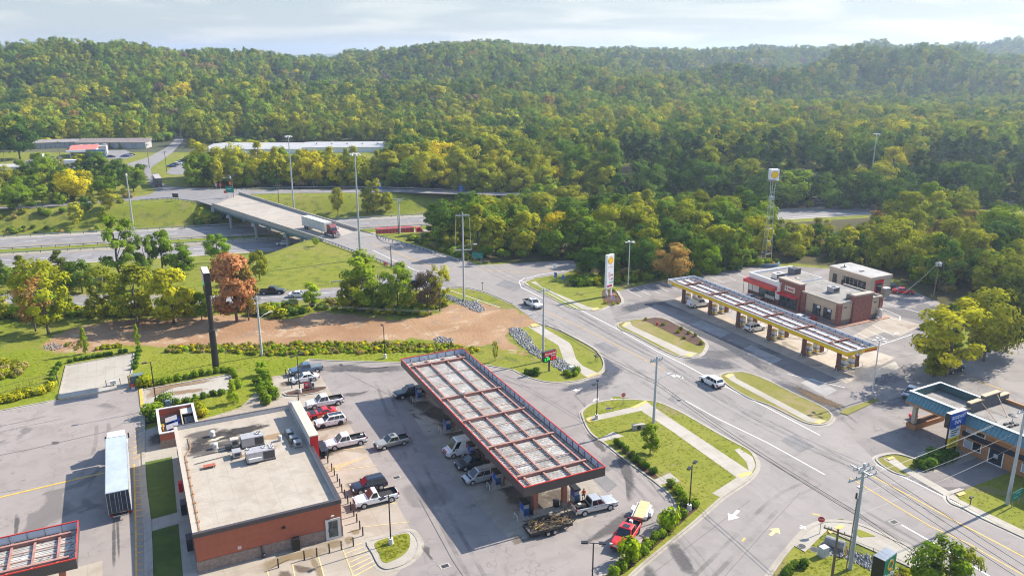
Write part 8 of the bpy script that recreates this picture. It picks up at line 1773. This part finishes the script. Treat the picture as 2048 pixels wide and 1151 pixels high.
# distant forest
FK = []
for i, (k, c) in enumerate([('round','deep'),('round','mid'),('round','olive'),('oval','mid'),('oval','ygreen'),('round','ygreen'),('oval','olive'),('round','rust'),('tall','mid'),('pine','pine'),('round','yellow'),('round','brown'),('round','deep'),('oval','deep')]):
    me, cl = crown_mesh('far_crown', k, 900+i, 34, .068); FK.append((me, LV[c]))
CLEAR = [[(-190,365),(-62,365),(-62,470),(-190,470)], PW([(-40,360),(-40,310),(60,298),(68,291),(292,288),(345,276),(352,262),(372,262),(372,280),(420,300),(430,345),(380,372),(300,372),(285,346),(200,340)]), [(-184,462),(-68,462),(-66,515),(-186,525)], PW([(1630,276),(1700,274),(1700,279),(1630,281)])]
def forest():
    q = random.Random(77); pts = []
    y = 352.0
    while y < 3300:
        sp = 8.2 if y < 520 else (8.8 if y < 800 else (10.5 if y < 1300 else 13.5)); x = -y*.80-30
        while x < y*.80+30:
            px, py = x + q.uniform(-.46,.46)*sp, y + q.uniform(-.46,.46)*sp; x += sp
            if py < 470:
                if px < -150 and py < 560 and px > -400 and py < 462 and px < -185: pass
                qx = 1024 + F*px/(py*cP+15)
                lim = 372 if qx < 1215 else 395
                if py < lim or qx < 395: continue
            if any(pin(px, py, c) for c in CLEAR): continue
            n = .5+.3*math.sin(px*.013+py*.004)+.3*math.sin(py*.017-px*.006+1); qx = 1024 + F*px/(py*cP+15)
            near = smooth(900, 430, py); r = q.random()
            dark = .12+.45*smooth(.3,.9,n)
            if r < dark: k = q.choice((0,12,13,0))
            elif r < .67: k = q.choice((1,3,8,1))
            elif r < .89: k = q.choice((2,6))
            elif r < .975: k = q.choice((4,5))
            elif r < .982: k = 7
            elif r < .988: k = 11
            else: k = q.choice((10,4,9))
            if near > .5 and q.random() < .25: k = q.choice((4,5,2,6,10 if q.random() < .3 else 5))
            if 1200 < qx and py < 440 and q.random() < .5: k = 9
            h = q.uniform(9.5,19)*(1+.22*smooth(1000,2200,py)); pts.append((px, py, height(px, py)-.4, q.uniform(0,6.28), h, q.uniform(.72,1.12)*(1.3 if k == 9 else 1), k))
        y += sp*.93
    for poly, n, hs, ks in ((W1, 170, (7,12), (0,1,3,2,4,1)), (W2, 170, (5,8.5), (1,2,6,4,5,2)), (W3, 90, (9,13), (4,5,2,10,1,4)), (W3b, 150, (10,17), (0,12,9,13,1,9)), (W4, 46, (5,9), (0,1,2,4)),
                            (PW([(0,596),(0,574),(150,578),(250,588),(250,560),(330,560),(330,600),(200,586)]), 9, (4,7), (0,2,1)), (P2([(-120,640),(0,622),(120,624),(330,628),(440,625),(440,634),(330,640),(120,640)]), 16, (3.5,7), (2,4,1,5)), (P2([(670,618),(890,604),(890,616),(680,630)]), 9, (3,5.5), (1,2,0))):
        for x, y in scatter(poly, n, 4.6, n+3, 5000):
            if all((x-a)**2+(y-b)**2 > 10 for a, b in STOOD): pts.append((x, y, height(x, y)-.3, q.uniform(0,6.28), q.uniform(*hs), q.uniform(.8,1.2), q.choice(ks)))
    stuff('forest', pts, FK)
forest()
SH = [crown_mesh('shrub', 'round', 500+i, 70, .17, True)[0] for i in range(4)]
def undergrowth():
    q = random.Random(88); pts = []; protos = [(SH[i % 4], LV[c]) for i, c in enumerate(('deep','mid','olive','deep','mid','straw','ygreen'))]
    for poly, n, hs in ((W1, 420, (2,4.5)), (W2, 330, (2,4.5)), (W3, 260, (2.5,5)), (W3b, 240, (2.5,5)), (W4, 120, (1.5,3)),
                        (PW([(0,640),(0,612),(240,618),(470,620),(620,612),(660,606),(880,600),(905,612),(860,634),(640,620),(560,636),(460,622),(240,634)]), 190, (.8,2.6)),
                        (PW([(1128,582),(1140,572),(1260,566),(1420,548),(1500,535),(1560,528),(1500,528),(1330,545),(1150,560)]), 120, (1.2,2.8)),
                        (PW([(820,480),(850,470),(960,510),(930,520)]), 90, (1.0,2.2)), (PW([(395,452),(400,428),(440,425),(450,440)]), 26, (2,4)),
                        (PW([(0,470),(0,455),(210,455),(210,462)]), 20, (1,2)), (PW([(370,282),(400,284),(470,292),(540,296),(560,290),(430,280)]), 60, (2,5)), (PW([(-30,356),(-30,346),(280,340),(300,352)]), 70, (2,4)),
                        (PW([(70,296),(70,290),(340,284),(342,276),(200,280)]), 130, (3,7)), (PW([(1840,650),(1870,640),(1980,690),(2048,660),(2048,690),(1960,715),(1880,740)]), 46, (.8,1.8)), (PW([(1880,612),(2060,640),(2060,680),(1990,680)]), 60, (1.5,4))):
        for x, y in scatter(poly, n, .8, n, 4000): pts.append((x, y, height(x, y)-.2, q.uniform(0,6.28), q.uniform(*hs), q.uniform(.9,1.5), q.choice((0,1,2,3,4,4,1,2,5,6))))
    stuff('undergrowth', pts, protos)
undergrowth()
def weeds():
    q = random.Random(99); pts = []; protos = [(SH[0], LV['ygreen']),(SH[1], LV['yellow']),(SH[2], LV['olive']),(SH[3], LV['straw']),(SH[1], LV['lime'])]
    for poly, n, hs, ch in ((P2([(330,706),(340,692),(450,690),(640,686),(760,684),(900,690),(960,700),(930,712),(860,704),(760,706),(640,708),(540,712),(460,706)]), 520, (.3,.95), (0,4,1,2,2,3,4,2,2,3)), (P2([(0,760),(0,722),(50,735),(30,755)]), 60, (.6,1.6), (0,2,3)), (P2([(190,700),(200,694),(240,690),(245,695)]), 30, (.3,.8), (0,2)),
                              (P2([(840,478),(870,482),(960,515),(950,520),(870,500)]), 120, (.6,1.4), (3,2,3)), (P2([(1780,1150),(1800,1140),(1840,1160),(1800,1180)]), 20, (.4,1), (0,2,3)), (P2([(120,690),(160,682),(180,690),(150,700)]), 26, (.2,.6), (2,3))):
        for x, y in scatter(poly, n, .5, n, 5000): pts.append((x, y, -.05, q.uniform(0,6.28), q.uniform(*hs), q.uniform(.9,1.5), q.choice(ch)))
    stuff('weeds', pts, protos)
weeds()
# single clipped shrubs
def shrub(px, h, w, leaf, label, group=None, z=.0, name='shrub'):
    b = at(px, z); o = bpy.data.objects.new(name, tr_.choice(SH)); C.objects.link(o); o.location = (b[0], b[1], b[2]-.1*h); o.rotation_euler.z = tr_.uniform(0,6.28); o.scale = (w,w,h*1.15); o.material_slots[0].link = 'OBJECT'; o.material_slots[0].material = LV[leaf]
    return tag(o, label, 'shrub', group)
def row(pts, h, w, leaf, phrase, group, z=0):
    for i, p in enumerate(pts): shrub(p, h*tr_.uniform(.85,1.15), w*tr_.uniform(.9,1.1), leaf, f'{ordn(i)} shrub {phrase}', group, z)
row([(2,806),(20,802),(40,797),(58,792),(80,788),(98,780)], 1.7, 2.0, 'ygreen', 'from the left in the yellow-green row by the truck lot', 'yellow-green shrubs by the truck lot')
row([(104,762),(107,754),(110,747),(113,740),(118,733)], 1.1, 1.3, 'deep', 'from the near end, left side of the tank pad', 'low shrubs left of the tank pad')
row([(141,724),(152,721),(164,719),(176,717),(187,715),(198,713),(210,711),(220,709),(240,706),(252,704)], .9, 1.1, 'deep', 'from the left along the top of the tank pad', 'low shrubs above the tank pad')
row([(277,704),(275,712),(273,720),(271,728),(270,737)], 1.0, 1.2, 'deep', 'from the far end, right side of the tank pad', 'low shrubs right of the tank pad')
row([(311,769),(329,767),(343,762),(357,760),(372,757),(389,754),(405,751),(420,748),(434,745),(448,743)], 1.25, 1.35, 'mid', 'from the left in the clipped row under the pole sign', 'clipped shrubs under the pole sign')
row([(460,744),(467,747),(470,754),(477,768),(476,776)], 1.2, 1.3, 'mid', 'from the top, corner of the lower concrete pad', 'clipped shrubs at the pad corner')
row([(352,806),(373,804),(408,795),(427,791),(443,788)], 1.25, 1.4, 'deep', 'from the left below the lower concrete pad', 'clipped shrubs below the pad')
row([(516,768),(520,777),(523,787),(527,797),(533,808)], 1.7, 1.9, 'mid', 'from the far end, left column of the hedge by the store', 'hedge by the store, left column')
row([(532,757),(536,766),(540,776),(544,786),(549,797)], 1.6, 1.8, 'mid', 'from the far end, right column of the hedge by the store', 'hedge by the store, right column')
shrub((290,772), 2.6, 3.0, 'ygreen', 'large round yellow-green shrub by the electrical cabinet'); shrub((305,830), 2.4, 3.6, 'mid', 'wide green shrub left of the bin enclosure'); shrub((327,806), 2.0, 2.8, 'mid', 'green shrub behind the bin enclosure, by the vent pipes'); shrub((312,842), 1.9, 2.6, 'deep', 'darker green shrub against the bin enclosure wall')
row([(398,815),(401,824),(404,832)], 1.6, 1.8, 'ygreen', 'from the far end, yellow-green trio beside the bin enclosure', 'yellow-green trio by the bin enclosure')
row([(1233,888),(1241,893),(1252,903),(1264,913),(1274,922),(1285,929),(1292,935),(1306,945)], 1.1, 1.2, 'deep', 'from the far end, upper bed of the corner lawn', 'shrubs of the upper corner bed', .12)
row([(1340,972),(1355,984),(1363,995),(1369,1008),(1388,1012),(1365,1033),(1354,1043),(1321,1073),(1309,1083),(1295,1094),(1286,1103),(1274,1114),(1244,1138),(1228,1150)], 1.3, 1.4, 'mid', 'from the top, long bed of the corner lawn', 'shrubs of the long corner bed', .12)
shrub((1334,1056), 3.0, 2.6, 'lime', 'tall loose light-green bush in the long corner bed, upper', z=.12); shrub((1260,1122), 3.2, 2.8, 'lime', 'tall loose light-green bush in the long corner bed, lower', z=.12)
row([(1054,746),(1064,749),(1074,751),(1071,743)], 1.1, 1.4, 'deep', 'from the left in the clump left of the small price sign', 'shrubs left of the small price sign'); row([(1132,748),(1140,754),(1150,751),(1155,744),(1148,741)], 1.1, 1.3, 'mid', 'from the left round the pale utility box', 'shrubs round the pale utility box')
row([(1587,1134),(1608,1134),(1579,1143),(1571,1151)], 1.1, 1.2, 'deep', 'from the right-hand top of the lower right lawn clump', 'shrubs on the lower right lawn'); 
row([(1292,640),(1326,650),(1362,659),(1356,665),(1377,667),(1368,677),(1390,672),(1402,688)], .8, .8, 'olive', 'from the left on the mulch of the far grass island', 'small shrubs on the island mulch', .12)
row([(1210,607),(1226,610),(1236,608),(1230,593),(1226,582)], .8, .9, 'ygreen', 'round the foot of the tall price sign', 'small shrubs at the tall price sign')
row([(1858,930),(1874,924),(1888,918),(1845,934),(1868,915),(1898,912)], 1.4, 2.6, 'deep', 'of the dark hedge under the motel board, in order from the front', 'dark hedge under the motel board')
# heaps of broken stone
def rocks():
    q = random.Random(5); mb = MB()
    for poly, n in ((P2([(1018,656),(1040,655),(1060,672),(1075,698),(1092,704),(1132,722),(1148,738),(1140,744),(1120,740),(1085,720),(1060,706),(1036,686),(1020,668)]), 1200), (P2([(868,590),(900,590),(925,600),(955,603),(972,620),(958,625),(935,616),(905,602)]), 560), (P2([(866,676),(880,672),(910,680),(900,688),(872,685)]), 110),
                    (P2([(1642,1086),(1660,1078),(1690,1098),(1740,1112),(1800,1140),(1830,1165),(1790,1165),(1740,1140),(1700,1120),(1655,1108)]), 1000), (P2([(88,692),(110,686),(130,692),(120,700),(92,700)]), 60)):
        for x, y in scatter(poly, n, .18, n, 9000):
            s = q.uniform(.10,.32); c = Vector((x, y, q.uniform(.0,.14))); vs = [c + Vector((s*q.uniform(.6,1.1)*dx, s*q.uniform(.6,1.1)*dy, s*q.uniform(.5,.9)*dz)) for dx, dy, dz in ((1,.2,0),(-.2,1,.1),(-1,-.2,0),(.2,-1,.1),(0,.1,1),(.1,0,-.8))]
            mb.add(vs, [(0,1,4),(1,2,4),(2,3,4),(3,0,4),(1,0,5),(2,1,5),(3,2,5),(0,3,5)], q.choice((0,1,1)))
    tag(mb.build('broken_stone', [M('pale_stone', (.34,.335,.33), .9, 0, .3, 1.2), M('blue_grey_stone', (.17,.18,.20), .9, 0, .35, 1.2)]), kind='stuff')
rocks()
def tufts():
    q = random.Random(44); vs, fs, tt = [], [], []
    for _ in range(34):
        a, r = q.uniform(0,6.28), q.random()**.5*.5; x, y = r*math.cos(a), r*math.sin(a); h = q.uniform(.4,1); b = q.uniform(0,6.28); w = .05; k = len(vs); lx, ly = q.gauss(0,.2), q.gauss(0,.2)
        vs += [(x-w*math.cos(b),y-w*math.sin(b),0),(x+w*math.cos(b),y+w*math.sin(b),0),(x+lx,y+ly,h)]; fs.append((k,k+1,k+2)); tt.append(q.random())
    me = bpy.data.meshes.new('tuft'); me.from_pydata(vs, [], fs); a_ = me.attributes.new('tint','FLOAT','FACE'); a_.data.foreach_set('value', tt); me.materials.append(LV['mid'])
    pr = [(me, LV['ygreen']),(me, LV['lime']),(me, LV['ygreen']),(me, LV['straw'])]; pts = []
    BI = P2(BIG); W_ = [P2(p) for p in ([(1262,815),(1292,802),(1304,812),(1380,863),(1500,943),(1474,956),(1344,863),(1282,822),(1186,843),(1172,836)],[(1194,880),(1226,864),(1248,873),(1203,884)],[(1306,961),(1340,946),(1360,963),(1318,970)],[(1469,900),(1505,914),(1511,932),(1500,952),(1440,995),(1424,987),(1474,955)])]
    for poly, n, z, no in ((offset(ccw(BI), .5, True), 2300, .1, W_), (P2([(540,748),(640,716),(800,722),(840,700),(560,708),(300,706),(290,760),(450,742)]), 1500, 0, []), (P2([(0,810),(110,790),(125,728),(100,704),(0,706)]), 900, 0, []), (P2([(345,812),(400,792),(480,780),(545,806),(420,840)]), 300, 0, []), (P2([(985,730),(1120,752),(1195,740),(1150,672),(1110,664),(1060,700)]), 420, 0, [P2([(1056,652),(1084,653),(1144,690),(1197,746),(1172,754),(1128,722),(1116,690)])]), (P2([(750,1086),(810,1068),(820,1092),(778,1124),(762,1118)]), 260, .13, []), (P2([(1905,996),(2016,948),(2200,910),(2200,1140)]), 700, .03, []), (P2([(1560,1130),(1600,1098),(1650,1060),(1720,1112),(1760,1150),(1600,1200)]), 420, .03, [])):
        for x, y in scatter(poly, n, .0, n, n*3):
            if any(pin(x, y, w) for w in no): continue
            k = q.choice((0,0,1,2,2,3)); s = q.uniform(.04,.10) if z is not None else q.uniform(.25,.55); pts.append((x, y, height(x, y) if z is None else z, q.uniform(0,6.28), s, q.uniform(2.2,5.0), k))
    stuff('grass', pts, pr)
tufts()
# ---------------------------------------------------------------- the air
def haze():
    mb = MB().box((-5200,-700,-10.5),(5200,6800,112)); m = bpy.data.materials.new('haze_air'); m.use_nodes = True; nt = m.node_tree; nt.nodes.clear()
    out = nn(nt, 'ShaderNodeOutputMaterial'); pv = nn(nt, 'ShaderNodeVolumePrincipled'); pv.inputs['Color'].default_value = (.62,.77,1.0,1); pv.inputs['Density'].default_value = HAZE; pv.inputs['Anisotropy'].default_value = .35; nt.links.new(pv.outputs[0], out.inputs['Volume'])
    tag(mb.build('haze', m), kind='stuff')
HAZE = .00019
haze()
